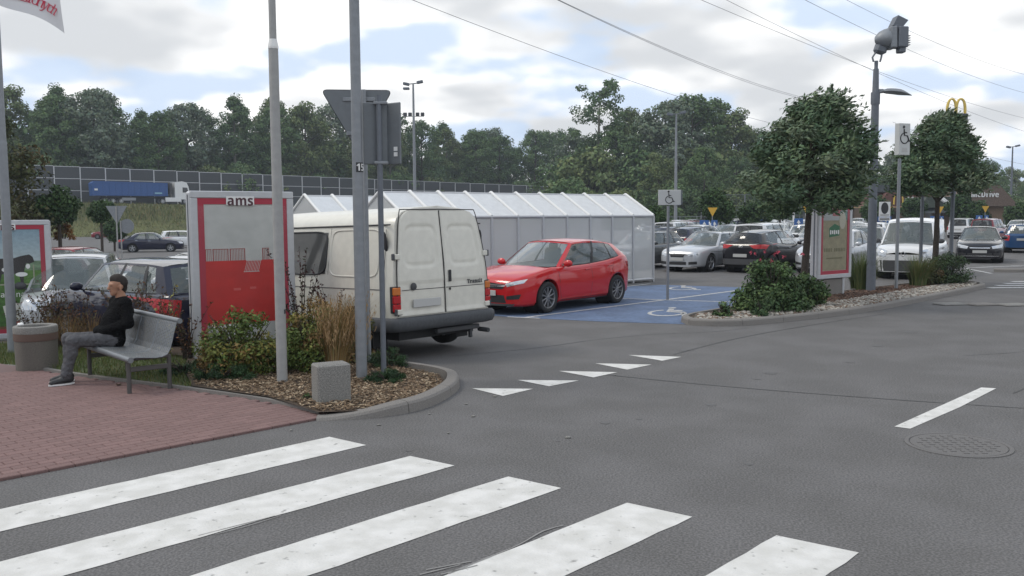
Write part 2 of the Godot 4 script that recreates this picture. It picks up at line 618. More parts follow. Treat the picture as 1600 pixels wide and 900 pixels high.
	mb.lathe([Vector2(0.43, 0.0), Vector2(0.43, 0.007), Vector2(0.395, 0.008), Vector2(0.392, 0.002)], 40, true)
	part("rim_ring", mb, mat, mh)
	mb = MB.new()
	mb.lathe([Vector2(0.385, 0.001), Vector2(0.385, 0.0065), Vector2(0.0, 0.0065)], 40, true)
	for i in 9:
		for j in 9:
			var cx := (i - 4) * 0.075
			var cz := (j - 4) * 0.075
			if cx * cx + cz * cz < 0.11: mb.box(Vector3(cx, 0.008, cz), Vector3(0.045, 0.006, 0.02) if (i + j) % 2 else Vector3(0.02, 0.006, 0.045))
	part("cover_plate", mb, mat, mh)
	# raised speed cushion across the lane on the right
	var sc := thing("speed_bump", "low rubber and concrete speed bump across the right lane", "speed bump", P(0, 0))
	for i in 7:
		mb = MB.new()
		var a := Vector2(9.75 + i * 0.62, 19.85 - i * 0.14)
		var bs := Basis(Vector3.UP, 0.18)
		mb.box(P(a.x, a.y, 0.015), Vector3(0.6, 0.045, 0.42), bs, 0.02)
		part("bump_block", mb, M.kerb if i % 2 else M.concrete, sc)

func seam(pts: Array, w: float) -> void:
	var b := MB.new()
	ribbon(b, pts, w, 0.003, true)
	struct("asphalt_seam", b, M.seam, "dark sealed joint in the asphalt")

func ribbon(b: MB, pts: Array, w: float, y: float, rough := false) -> void:
	var c := Curve2D.new()
	for i in pts.size():
		var p := Vector2(pts[i][0], pts[i][1])
		var t := Vector2.ZERO
		if i > 0 and i < pts.size() - 1:
			t = (Vector2(pts[i + 1][0], pts[i + 1][1]) - Vector2(pts[i - 1][0], pts[i - 1][1])) / 6.0
		c.add_point(p, -t, t)
	c.bake_interval = 0.12
	var bp := c.get_baked_points()
	var prev := []
	for i in bp.size():
		var t := (bp[mini(i + 1, bp.size() - 1)] - bp[maxi(i - 1, 0)]).normalized()
		var nn := Vector2(-t.y, t.x)
		var ww := w * 0.5 * (rng.randf_range(0.6, 1.3) if rough else rng.randf_range(0.96, 1.04))
		var l := bp[i] + nn * ww
		var r := bp[i] - nn * ww
		if i > 0:
			b.quad(P(prev[0].x, prev[0].y, y), P(l.x, l.y, y), P(r.x, r.y, y), P(prev[1].x, prev[1].y, y))
		prev = [l, r]

func bay_line(pts: Array, w: float) -> void:
	var b := MB.new()
	for i in pts.size() - 1:
		var a := Vector2(pts[i][0], pts[i][1])
		var e := Vector2(pts[i + 1][0], pts[i + 1][1])
		var nn := (e - a).normalized().orthogonal() * w * 0.5
		b.sheet(PackedVector2Array([a + nn, e + nn, e - nn, a - nn]), 0.008)
	struct("parking_bay_line", b, M.paint_worn, "white painted parking bay line")

func wheelchair(ct: Vector2, ax: Vector2, sx: float, sy: float) -> void:
	# the symbol lies on the ground: an open wheel, a bent body and a head
	var ay := Vector2(-ax.y, ax.x)
	var b := MB.new()
	var f := func(p: Vector2) -> Vector2: return ct + ax * p.x * sx + ay * p.y * sy
	var w := 0.05
	for i in 18:
		var a0 := deg_to_rad(120 + i * 14.0)
		var a1 := deg_to_rad(120 + (i + 1) * 14.0)
		var poly := PackedVector2Array()
		for q in [[a0, 0.34], [a1, 0.34], [a1, 0.27], [a0, 0.27]]:
			poly.append(f.call(Vector2(cos(q[0]) * q[1] - 0.06, sin(q[0]) * q[1] - 0.1)))
		b.sheet(poly, 0.009)
	for s in [[[-0.12, 0.34], [-0.06, 0.0]], [[-0.07, 0.03], [0.22, 0.0]], [[0.2, 0.0], [0.34, -0.36]], [[0.32, -0.34], [0.45, -0.30]], [[-0.1, 0.17], [0.14, 0.16]]]:
		var a := Vector2(s[0][0], s[0][1])
		var e := Vector2(s[1][0], s[1][1])
		var nn := (e - a).normalized().orthogonal() * w
		b.sheet(PackedVector2Array([f.call(a + nn), f.call(e + nn), f.call(e - nn), f.call(a - nn)]), 0.009)
	var hd := PackedVector2Array()
	for i in 12: hd.append(f.call(Vector2(-0.14 + cos(TAU * i / 12) * 0.08, 0.44 + sin(TAU * i / 12) * 0.06)))
	b.sheet(hd, 0.009)
	struct("wheelchair_marking", b, M.paint_worn, "white wheelchair symbol painted on the blue bay")

func smooth_path(pts: Array, step := 0.05) -> PackedVector2Array:
	var c := Curve2D.new()
	for i in pts.size():
		var p := Vector2(pts[i][0], pts[i][1])
		var t := Vector2.ZERO
		if i > 0 and i < pts.size() - 1:
			t = (Vector2(pts[i + 1][0], pts[i + 1][1]) - Vector2(pts[i - 1][0], pts[i - 1][1])) / 6.0
		c.add_point(p, -t, t)
	c.bake_interval = step
	return c.get_baked_points()

func kerb(nm: String, pts: Array, w: float, h: float, stone: float, ramp: Array) -> void:
	# a row of kerb stones; the path is the outer foot, the stone lies to the left of the way it runs
	var bp := smooth_path(pts, 0.06)
	var root := Node3D.new()
	root.name = numbered("kerb")
	add_child(root)
	root.set_meta("kind", "structure")
	root.set_meta("label", nm.replace("_", " ") + ", a row of grey concrete kerb stones")
	var dist := 0.0
	var rows := []
	var last := 0.0
	for i in bp.size():
		var t := (bp[mini(i + 1, bp.size() - 1)] - bp[maxi(i - 1, 0)]).normalized()
		var nn := Vector2(-t.y, t.x)
		if i > 0: dist += bp[i].distance_to(bp[i - 1])
		var hh := h
		if ramp.size(): hh = lerpf(ramp[0], h, smoothstep(0.0, ramp[1], dist))
		var pr := PackedVector3Array()
		for q in [[0.0, -0.02], [0.012, hh - 0.03], [0.03, hh - 0.006], [0.05, hh], [w, hh + 0.004], [w, -0.02]]:
			var p: Vector2 = bp[i] + nn * q[0]
			pr.append(GP(p.x, p.y, q[1]))
		rows.append(pr)
		if (dist - last > stone or i == bp.size() - 1) and rows.size() > 1:
			var b := MB.new()
			# flat shaded lengthwise bands, so that edges stay crisp
			for k in 5:
				var rr := []
				for r in rows: rr.append(PackedVector3Array([r[k], r[k + 1]]))
				b.grid(rr)
			for e in [0, rows.size() - 1]:
				var r: PackedVector3Array = rows[e]
				b.quad(r[0], r[1], r[4], r[5])
				b.quad(r[1], r[2], r[3], r[4])
			part("kerb_stone", b, M.kerb, root)
			last = dist + 0.008
			rows = []
			# the next stone starts a joint's width on
			var pr2 := PackedVector3Array()
			for q in pr: pr2.append(q + Vector3(t.x, 0, -t.y) * 0.008)
			rows.append(pr2)

const PAVE := [[-1.95, 8.80], [-5.6, 5.1], [-8.5, 6.0], [-10.5, 14.4], [-7.35, 12.55], [-5.6, 11.35], [-3.74, 10.30], [-2.66, 9.62], [-1.93, 8.98]]
const BED := [[-3.74, 10.34], [-2.66, 9.66], [-1.95, 8.86], [-1.60, 8.90], [-1.28, 9.02], [-1.06, 9.35], [-0.87, 9.9], [-0.79, 10.5], [-0.92, 11.0], [-1.45, 11.55], [-2.6, 12.4], [-4.0, 13.55], [-3.0, 13.2], [-4.4, 12.0], [-3.9, 10.9]]
const BED2 := [[-3.74, 10.34], [-2.66, 9.66], [-1.95, 8.86], [-1.60, 8.90], [-1.28, 9.02], [-1.06, 9.35], [-0.87, 9.9], [-0.79, 10.5], [-0.92, 11.0], [-1.45, 11.55], [-2.6, 12.4], [-4.0, 13.5], [-9.0, 17.4], [-9.6, 16.6], [-4.6, 12.6], [-4.3, 11.6]]
const LAWN := [[-3.74, 10.34], [-5.6, 11.39], [-7.35, 12.6], [-10.5, 14.5], [-12.0, 16.5], [-9.6, 16.6], [-4.6, 12.6], [-4.3, 11.6]]
const ISLAND := [[3.24, 16.42], [3.72, 16.2], [4.61, 16.44], [7.04, 18.16], [9.69, 20.78], [12.4, 23.7], [13.08, 24.74], [13.0, 25.5], [12.3, 25.7], [9.9, 24.0], [7.6, 21.9], [5.4, 19.6], [3.9, 18.0], [3.25, 17.1]]

func make_pavement() -> void:
	var poly := V2(PAVE)
	var b := MB.new()
	b.sheet(poly, 0.012)
	var base := struct("pavement", b, M.mortar, "reddish block paved pavement by the zebra crossing")
	# paving blocks in running bond, laid along the road
	var u := Vector2(0.7023, 0.7119)
	var v := Vector2(0.7119, -0.7023)
	var meshes := []
	rng.seed = 404
	for k in 3:
		var m := MB.new()
		m.box(Vector3.ZERO, Vector3(0.195, 0.03, 0.095), Basis(), 0.005)
		meshes.append(m.done())
	var spots := []
	for i in range(0, 110):
		for j in range(-60, 60):
			# straight courses parallel to the road, starting at its edge
			var c := Vector2(-1.95, 8.80) - v * (i * 0.1 + 0.05) + u * (j * 0.2 + (0.1 if i % 2 else 0.0))
			if Geometry2D.is_point_in_polygon(c, poly) and c.x / maxf(c.y, 0.1) > -0.64:
				spots.append(c)
	spots.sort_custom(func(p, q): return p.length() < q.length())
	var ang := atan2(-v.y, v.x)      # long side along v; depth is -z
	var many := {}
	for k in 4: many[k] = []
	for i in spots.size():
		var c: Vector2 = spots[i]
		var t := Transform3D(Basis(Vector3.UP, atan2(u.y, u.x)) * Basis(Vector3.RIGHT, rng.randf_range(-0.008, 0.008)), GP(c.x, c.y, 0.011 + rng.randf_range(-0.001, 0.001)))
		var k := rng.randi() % 4
		if i < 300:
			part("paving_block", meshes[0], M.brick[k], base, t)
		else:
			many[k].append(t)
	for k in 4:
		var mm := MultiMesh.new()
		mm.transform_format = MultiMesh.TRANSFORM_3D
		mm.mesh = meshes[0]
		mm.instance_count = many[k].size()
		for i in many[k].size(): mm.set_instance_transform(i, many[k][i])
		var mi := MultiMeshInstance3D.new()
		mi.name = "paving_blocks"
		mi.multimesh = mm
		mi.material_override = M.brick[k]
		mi.set_meta("kind", "stuff")
		base.add_child(mi, true)
	kerb("kerb round the planted corner", [[-1.95, 8.74], [-1.70, 8.78], [-1.30, 8.91], [-0.95, 9.26], [-0.72, 9.86], [-0.63, 10.5], [-0.76, 11.14], [-1.36, 11.74], [-2.6, 12.6], [-4.1, 13.75], [-6.5, 15.6], [-9.0, 17.6]], 0.15, 0.12, 0.95, [0.035, 1.0])
	kerb("kerb round the gravel island", ISLAND + [[3.24, 16.42]], 0.14, 0.12, 1.0, [])
	edging([[-1.95, 8.99], [-2.66, 9.64], [-3.74, 10.32], [-5.6, 11.37], [-7.35, 12.58], [-10.5, 14.45]])
	# planted ground
	b = MB.new()
	draped(b, V2(BED2), 0.07)
	struct("planting_bed", b, M.soil, "bark mulched planting bed at the corner")
	b = MB.new()
	draped(b, V2(LAWN), 0.045)
	struct("lawn", b, M.turf, "strip of short lawn behind the bench")
	b = MB.new()
	b.sheet(V2([[3.36, 16.5], [3.75, 16.33], [4.57, 16.56], [6.96, 18.28], [9.58, 20.88], [12.28, 23.8], [12.95, 24.78], [12.9, 25.45], [12.3, 25.6], [9.95, 23.9], [7.68, 21.8], [5.5, 19.5], [4.0, 17.9], [3.36, 17.1]]), 0.095)
	struct("island_soil", b, M.soil, "bare soil of the kerbed planting island")

func draped(b: MB, poly: PackedVector2Array, y: float) -> void:
	var t := Geometry2D.triangulate_polygon(poly)
	for i in range(0, t.size(), 3):
		var q := [poly[t[i]], poly[t[i + 1]], poly[t[i + 2]]]
		if (q[1] - q[0]).cross(q[2] - q[0]) > 0: q = [q[0], q[2], q[1]]
		var nn := 5
		for a in nn:
			for e in nn - a:
				var f := func(s: int, w: int) -> Vector3:
					var p: Vector2 = q[0] + (q[1] - q[0]) * float(s) / nn + (q[2] - q[0]) * float(w) / nn
					return GP(p.x, p.y, y)
				b.tri(f.call(a, e), f.call(a + 1, e), f.call(a, e + 1))
				if a + e < nn - 1: b.tri(f.call(a + 1, e), f.call(a + 1, e + 1), f.call(a, e + 1))

func edging(pts: Array) -> void:
	var b := MB.new()
	var bp := smooth_path(pts, 0.3)
	for i in bp.size() - 1:
		var a := bp[i]; var e := bp[i + 1]
		var nn := (e - a).normalized().orthogonal() * 0.03
		var t := Transform3D()
		var lo := 0.0; var hi := 0.055
		var A := GP(a.x + nn.x, a.y + nn.y, hi); var B := GP(e.x + nn.x, e.y + nn.y, hi)
		var C := GP(e.x - nn.x, e.y - nn.y, hi); var D := GP(a.x - nn.x, a.y - nn.y, hi)
		b.quad(A, B, C, D)
		var dn := Vector3(0, lo - hi, 0)
		b.quad(A, A + dn, B + dn, B); b.quad(D, C, C + dn, D + dn)
	struct("edging_strip", b, M.kerb, "thin concrete edging between paving and planting")

func scatter_in(poly: PackedVector2Array, n: int, sd: int) -> PackedVector2Array:
	rng.seed = sd
	var lo := poly[0]; var hi := poly[0]
	for p in poly:
		lo = lo.min(p); hi = hi.max(p)
	var r := PackedVector2Array()
	var tries := 0
	while r.size() < n and tries < n * 30:
		tries += 1
		var p := Vector2(rng.randf_range(lo.x, hi.x), rng.randf_range(lo.y, hi.y))
		if Geometry2D.is_point_in_polygon(p, poly): r.append(p)
	return r

func pieces(nm: String, mesh: Mesh, m: Material, tfs: Array, cols: Array, label: String, cat: String, parent: Node = null) -> void:
	var mm := MultiMesh.new()
	mm.transform_format = MultiMesh.TRANSFORM_3D
	mm.use_colors = true
	mm.mesh = mesh
	mm.instance_count = tfs.size()
	for i in tfs.size():
		mm.set_instance_transform(i, tfs[i])
		mm.set_instance_color(i, cols[i])
	var mi := MultiMeshInstance3D.new()
	mi.multimesh = mm
	mi.material_override = m
	mi.set_meta("kind", "stuff")
	if parent:
		mi.name = nm
		parent.add_child(mi, true)
	else:
		mi.name = numbered(nm)
		mi.set_meta("label", label)
		mi.set_meta("category", cat)
		add_child(mi)

func make_ground_cover() -> void:
	var chip := MB.new()
	chip.box(Vector3.ZERO, Vector3(0.038, 0.006, 0.016), Basis(), 0.0025)
	var cm := mk(Color.WHITE, 0.95)
	cm.vertex_color_use_as_albedo = true
	var tfs := []
	var cols := []
	for p in scatter_in(V2([[-3.7, 10.36], [-2.66, 9.68], [-1.96, 8.90], [-1.60, 8.93], [-1.28, 9.06], [-1.06, 9.37], [-0.87, 9.9], [-0.81, 10.5], [-0.94, 11.0], [-1.47, 11.5], [-2.6, 12.3], [-4.0, 13.3], [-4.3, 12.4], [-4.1, 11.2]]), 9500, 71):
		tfs.append(Transform3D(Basis.from_euler(Vector3(rng.randf_range(-0.5, 0.5), rng.randf() * TAU, rng.randf_range(-0.5, 0.5))).scaled(Vector3(rng.randf_range(0.4, 1.5), 1.0, rng.randf_range(0.5, 1.5))), GP(p.x, p.y, rng.randf_range(0.072, 0.098))))
		var k := rng.randf()
		cols.append(Color(0.20, 0.135, 0.082) * rng.randf_range(0.5, 1.15) if k < 0.72 else Color(0.40, 0.31, 0.21) * rng.randf_range(0.7, 1.1))
	pieces("bark_mulch", chip.done(), cm, tfs, cols, "brown bark chips covering the corner bed", "mulch")
	# pale gravel and bark on the island
	var stone := MB.new()
	stone.ball(Vector3.ZERO, Vector3(0.035, 0.02, 0.026), 6, 4)
	tfs = []
	cols = []
	for p in scatter_in(V2([[3.38, 16.52], [3.75, 16.34], [4.57, 16.58], [6.94, 18.3], [9.56, 20.9], [12.26, 23.82], [12.9, 24.8], [12.0, 24.6], [9.0, 21.6], [6.6, 19.1], [4.6, 17.6], [3.6, 17.3]]), 5200, 72):
		tfs.append(Transform3D(Basis.from_euler(Vector3(rng.randf_range(-0.5, 0.5), rng.randf() * TAU, rng.randf_range(-0.5, 0.5))).scaled(Vector3.ONE * rng.randf_range(0.6, 1.5)), P(p.x, p.y, rng.randf_range(0.098, 0.115))))
		var g := rng.randf_range(0.14, 0.46)
		cols.append(Color(g, g * 0.93, g * 0.82) if rng.randf() < 0.75 else Color(0.16, 0.11, 0.08))
	pieces("gravel", stone.done(), cm, tfs, cols, "pale pebble gravel along the island kerb", "gravel")
	tfs = []
	cols = []
	for p in scatter_in(V2([[4.5, 17.6], [6.6, 19.2], [9.0, 21.7], [12.2, 24.7], [12.3, 25.4], [9.95, 23.8], [7.7, 21.7], [5.5, 19.4]]), 2600, 73):
		tfs.append(Transform3D(Basis.from_euler(Vector3(rng.randf_range(-0.5, 0.5), rng.randf() * TAU, rng.randf_range(-0.5, 0.5))).scaled(Vector3.ONE * rng.randf_range(0.8, 1.8)), P(p.x, p.y, rng.randf_range(0.097, 0.12))))
		cols.append(Color(0.15, 0.09, 0.065) * rng.randf_range(0.5, 1.3))
	pieces("bark_mulch", chip.done(), cm, tfs, cols, "dark bark chips in the middle of the island", "mulch")
	# lawn blades
	var b := MB.new()
	for p in scatter_in(V2(LAWN), 16000, 74):
		var h := rng.randf_range(0.03, 0.085)
		var a := rng.randf() * TAU
		var s := Vector3(cos(a), 0, sin(a)) * rng.randf_range(0.003, 0.006)
		var ln := Vector3(rng.randf_range(-1, 1), 0, rng.randf_range(-1, 1)) * h * 0.5
		var o := GP(p.x, p.y, 0.045)
		var t := rng.randf_range(0.6, 1.25)
		b.col = Color(0.10 * t, 0.135 * t, 0.04 * t) if rng.randf() < 0.8 else Color(0.20 * t, 0.17 * t, 0.075 * t)
		b.tri(o - s, o + Vector3.UP * h + ln, o + s)
	var gm := leafmat(1, 1, 1, 0.3)
	stuff("grass", b, gm, "short green grass of the lawn strip behind the bench", "grass")

# ---------------------------------------------------------------- cars
# s runs from the front bumper (0) to the rear; local z = s - L/2, so a car faces local -z
class Shell:
	var q: Dictionary
	var host
	func _init(spec: Dictionary, h) -> void:
		q = spec; host = h
	func yt(s: float) -> float: return host.ci(q.top, s)
	func w(s: float) -> float: return host.ci(q.plan, s)
	func low(s: float) -> float: return host.ci(q.low, s)
	func yb(s: float) -> float:
		var y := low(s)
		for c in [q.fo, q.fo + q.wb]:
			var d: float = absf(s - c)
			if d < q.ra: y = maxf(y, q.wr + sqrt(q.ra * q.ra - d * d))
		return y
	func z(s: float, y: float) -> float:
		var t := clampf((y - 0.18) / maxf(yt(s) - 0.18, 0.05), 0.0, 1.0)
		return w(s) * host.ci(q.prof, t)
	func crown(s: float) -> float: return q.crown if s < q.ws0 else 0.0
	func pt(s: float, y: float, sd: float, off := 0.0) -> Vector3:
		return Vector3((z(s, y) + off) * sd, y, s - q.L * 0.5)
	func end_s(x: float, y: float, rear: bool) -> float:
		# where the outer surface lies, coming from the front or the rear
		var L: float = q.L
		var e := L if rear else 0.0
		var sg := -1.0 if rear else 1.0
		var z0 := z(e, y)
		if absf(x) <= z0 and y <= yt(e) + 0.001:
			return e - sg * 0.03 * (1.0 - pow(x / z0, 2.0))
		var a := 0.0
		for i in 60:
			a += 0.02
			var s := e + sg * a
			if z(s, y) >= absf(x) and yt(s) + crown(s) * (1.0 - pow(x / w(s), 2.0)) >= y: break
		var lo := a - 0.02
		for i in 6:
			var m := (lo + a) * 0.5
			var s := e + sg * m
			if z(s, y) >= absf(x) and yt(s) + crown(s) * (1.0 - pow(x / w(s), 2.0)) >= y: a = m
			else: lo = m
		return e + sg * a
	func side_patch(b: MB, c: Array, sd: float, off: float, nx := 6, ny := 3) -> void:
		# c: four corners [s, y], round the patch
		var rows := []
		for i in ny + 1:
			var r := PackedVector3Array()
			for j in nx + 1:
				var u := float(j) / nx
				var v := float(i) / ny
				var s: float = lerpf(lerpf(c[0][0], c[1][0], u), lerpf(c[3][0], c[2][0], u), v)
				var y: float = lerpf(lerpf(c[0][1], c[1][1], u), lerpf(c[3][1], c[2][1], u), v)
				r.append(pt(s, y, sd, off))
			rows.append(r)
		b.grid(rows)
	func side_line(b: MB, p: Array, wd: float, sd: float, off := 0.0015) -> void:
		for i in p.size() - 1:
			var a := Vector2(p[i][0], p[i][1])
			var e := Vector2(p[i + 1][0], p[i + 1][1])
			var n := maxi(1, int((e - a).length() / 0.07))
			var o := (e - a).normalized().orthogonal() * wd * 0.5
			for k in n:
				var g := a.lerp(e, float(k) / n)
				var h := a.lerp(e, float(k + 1) / n)
				b.quad(pt(g.x + o.x, g.y + o.y, sd, off), pt(h.x + o.x, h.y + o.y, sd, off), pt(h.x - o.x, h.y - o.y, sd, off), pt(g.x - o.x, g.y - o.y, sd, off))
	func end_patch(b: MB, c: Array, rear: bool, off: float, nx := 8, ny := 4, thick := 0.0) -> void:
		# c: four corners [x, y] in the front or rear view
		var rows := []
		for i in ny + 1:
			var r := PackedVector3Array()
			for j in nx + 1:
				var u := float(j) / nx
				var v := float(i) / ny
				var x: float = lerpf(lerpf(c[0][0], c[1][0], u), lerpf(c[3][0], c[2][0], u), v)
				var y: float = lerpf(lerpf(c[0][1], c[1][1], u), lerpf(c[3][1], c[2][1], u), v)
				var s := end_s(x, y, rear)
				# push out along the way the surface faces there
				var dx := (end_s(x + 0.02, y, rear) - end_s(x - 0.02, y, rear)) / 0.04
				var nrm := Vector3(-dx, 0.0, 1.0) if rear else Vector3(dx, 0.0, -1.0)
				nrm = nrm.normalized() if absf(dx) < 6.0 else Vector3(signf(x), 0, 0)
				r.append(Vector3(x, y, s - q.L * 0.5) + nrm * off)
			rows.append(r)
		b.grid(rows)

func wheel_meshes(r: float, wd: float, spokes: int, spw := 0.045) -> Array:
	# axle along x, outside at +x
	var t := MB.new()
	t.xf = Transform3D(Basis(Vector3(0, 0, 1), -PI / 2), Vector3.ZERO)     # y axis to +x
	var ri := r * 0.69
	t.lathe([Vector2(ri, -wd * 0.5), Vector2(r * 0.93, -wd * 0.5), Vector2(r * 0.985, -wd * 0.38), Vector2(r, -wd * 0.2), Vector2(r, wd * 0.2), Vector2(r * 0.985, wd * 0.38), Vector2(r * 0.93, wd * 0.48), Vector2(r * 0.8, wd * 0.5), Vector2(ri, wd * 0.44)], 28)
	var b := MB.new()
	b.xf = t.xf
	b.lathe([Vector2(ri, wd * 0.44), Vector2(ri * 0.95, wd * 0.43), Vector2(ri * 0.90, wd * 0.30), Vector2(ri * 0.90, -wd * 0.2)], 28)
	b.lathe([Vector2(ri * 0.2, wd * 0.36), Vector2(ri * 0.16, wd * 0.40), Vector2(0.0, wd * 0.41)], 14)
	b.xf = Transform3D()
	for k in spokes:
		var bs := Basis(Vector3.RIGHT, TAU * k / spokes)
		b.box(bs * Vector3(wd * 0.33, ri * 0.54, 0), Vector3(wd * 0.14, ri * 0.82, spw), bs, 0.008)
	var d := MB.new()
	d.xf = t.xf
	d.lathe([Vector2(ri * 0.9, wd * 0.08), Vector2(0, wd * 0.08)], 20)
	return [t.done(), b.done(), d.done()]

func add_wheel(root: Node3D, at: Vector3, ms: Array, rimmat: Material, left: bool, simple := false) -> void:
	var wn := Node3D.new()
	wn.name = "wheel"
	root.add_child(wn, true)
	wn.position = at
	if left: wn.rotation.y = PI
	part("tyre", ms[0], M.rubber, wn)
	part("rim", ms[1], rimmat, wn)
	part("brake_disc", ms[2], M.dark, wn)

func pane(b: MB, f: Callable, u0: float, u1: float, v0: float, v1: float, nu := 8, nv := 4) -> void:
	var rows := []
	for i in nv + 1:
		var r := PackedVector3Array()
		for j in nu + 1: r.append(f.call(lerpf(u0, u1, float(j) / nu), lerpf(v0, v1, float(i) / nv)))
		rows.append(r)
	b.grid(rows)

const PROF := [[0.0, 0.90], [0.12, 0.955], [0.35, 0.99], [0.6, 1.0], [0.78, 0.985], [0.92, 0.955], [1.0, 0.90]]

# builds the car as children of root; detail 0 keeps to what a distant car shows
func build_car(root: Node3D, q: Dictionary, paint: Material, detail := 1) -> void:
	if not q.has("prof"): q.prof = PROF
	if not q.has("crown"): q.crown = 0.05
	var S := Shell.new(q, self)
	var L: float = q.L
	var ss := [0.0, 0.02, 0.05, 0.09, 0.14, 0.2, 0.28]
	var ns := 26 if detail else 16
	for i in ns: ss.append(0.36 + (L - 0.72) * i / (ns - 1.0))
	ss.append_array([L - 0.28, L - 0.2, L - 0.14, L - 0.09, L - 0.05, L - 0.02, L])
	for c in [q.fo, q.fo + q.wb]:
		for a in 15:
			ss.append(c - q.ra * cos(PI * a / 14.0) * 0.9995)
		ss.append(c - q.ra - 0.004)
		ss.append(c + q.ra + 0.004)
	ss.sort()
	# --- painted shell below the windows
	var b := MB.new()
	var fr := [0.0, 0.1, 0.25, 0.42, 0.6, 0.75, 0.86, 0.94, 1.0]
	for sd in [-1.0, 1.0]:
		var rows := []
		for s in ss:
			var r := PackedVector3Array()
			var lo := S.yb(s)
			var hi := S.yt(s)
			var p0 := S.pt(s, lo, sd)
			r.append(Vector3(p0.x * 0.84, p0.y + 0.01, p0.z))
			for f in fr: r.append(S.pt(s, lerpf(lo, hi, f), sd))
			var zt := S.z(s, hi)
			var cr := S.crown(s)
			for f in [0.93, 0.8, 0.6, 0.35, 0.0]:
				r.append(Vector3(zt * f * sd, hi + cr * (1.0 - f * f), s - L * 0.5))
			if sd < 0: r.reverse()
			rows.append(r)
		b.grid(rows)
	for e in [0, 1]:
		var s := L if e else 0.0
		var rows := []
		for k in 9:
			var y := lerpf(S.yb(s), S.yt(s), k / 8.0)
			var r := PackedVector3Array()
			var zz := S.z(s, y)
			for j in 9:
				var x := lerpf(-zz, zz, j / 8.0)
				r.append(Vector3(x, y, s - L * 0.5 + (0.03 if e else -0.03) * (1.0 - pow(x / zz, 2.0))))
			rows.append(r)
		b.grid(rows)
		if S.crown(s) > 0 and e == 0:
			pass
	part("body", b, paint, root)
	# --- floor and wheel wells
	b = MB.new()
	b.box(Vector3(0, 0.36, 0), Vector3(q.W * 0.62, 0.34, L * 0.93))
	b.box(Vector3(0, 0.30, 0), Vector3(q.W * 0.86, 0.2, q.wb - 2 * q.ra - 0.05), Basis())
	for c in [q.fo, q.fo + q.wb]:
		for sd in [-1.0, 1.0]:
			var o := b.xf
			b.xf = Transform3D(Basis(Vector3(0, 0, 1), -PI / 2 * sd), Vector3(0, q.wr, c - L * 0.5))
			b.lathe([Vector2(q.ra + 0.012, q.W * 0.44), Vector2(q.ra + 0.012, q.W * 0.26), Vector2(0, q.W * 0.26)], 20, true)
			b.xf = o
	part("underbody", b, M.rubber, root)
	# --- wheels
	var ms: Array = q.wheels
	for c in [q.fo, q.fo + q.wb]:
		for sd in [-1.0, 1.0]:
			add_wheel(root, Vector3((q.W * 0.5 - 0.115) * sd, q.wr, c - L * 0.5), ms, q.get("rimmat", M.rim), sd < 0)
	# --- greenhouse
	var yr := func(s: float) -> float: return ci(q.roof, s)
	var zt := func(s: float) -> float: return ci(q.rooft, s)
	var cr: float = q.get("rcrown", 0.045)
	var H := L * 0.5
	var belt := func(s: float) -> Vector3:
		return Vector3(S.z(s, S.yt(s)) * 0.985, S.yt(s) - 0.004, s - H)
	var screen := func(u: float, v: float) -> Vector3:
		var zb: float = belt.call(q.wsA).x
		var yb: float = lerpf(S.yt(q.wsA), S.yt(q.ws0) + q.crown, 1.0 - u * u) - 0.005
		var s0: float = lerpf(q.ws0, q.wsA, u * u)
		var s1: float = lerpf(q.wt0, q.wtA, u * u)
		var y1: float = yr.call(q.wtA) + cr * (1.0 - u * u)
		var bulge := sin(PI * v) * 0.035 * (1.0 - u * u)
		return Vector3(lerpf(zb, zt.call(q.wtA), v) * u, lerpf(yb, y1, v) + bulge * 0.7, lerpf(s0, s1, v) - H - bulge * 0.7)
	var back := func(u: float, v: float) -> Vector3:
		var zb: float = belt.call(q.rbC).x
		var s0: float = lerpf(q.rb0, q.rbC, u * u)
		var s1: float = lerpf(q.rt0, q.rtC, u * u)
		var y1: float = yr.call(q.rtC) + cr * (1.0 - u * u)
		var bulge := sin(PI * v) * 0.03 * (1.0 - u * u)
		return Vector3(lerpf(zb, zt.call(q.rtC), v) * u, lerpf(lerpf(S.yt(q.rbC), S.yt(q.rb0), 1.0 - u * u) - 0.005, y1, v) + bulge * 0.5, lerpf(s0, s1, v) - H + bulge)
	var side := func(sd: float, t: float, v: float) -> Vector3:
		var s0: float = lerpf(q.wsA, q.rbC, t)
		var s1: float = lerpf(q.wtA, q.rtC, t)
		var p0: Vector3 = belt.call(s0)
		var p := p0.lerp(Vector3(zt.call(s1), yr.call(s1), s1 - H), v)
		p.x += sin(PI * v) * 0.025 * minf(1.0, minf(t, 1.0 - t) * 7.0)
		return Vector3(p.x * sd, p.y, p.z)
	# roof panel
	b = MB.new()
	var rows := []
	for i in 13:
		var t := i / 12.0
		var r := PackedVector3Array()
		for j in 13:
			var u := j / 6.0 - 1.0
			var s: float = lerpf(lerpf(q.wt0, q.wtA, u * u), lerpf(q.rt0, q.rtC, u * u), t)
			var se: float = lerpf(q.wtA, q.rtC, t)
			r.append(Vector3(zt.call(se) * u, yr.call(se) + cr * (1.0 - u * u) + 0.012 * (1.0 - pow(u, 8.0)), s - H))
		rows.append(r)
	b.grid(rows)
	part("roof", b, q.get("roofmat", paint), root)
	var dark: Material = q.get("pillarmat", M.black)
	var spans: Array = q.windows      # [t0, t1] of each side window
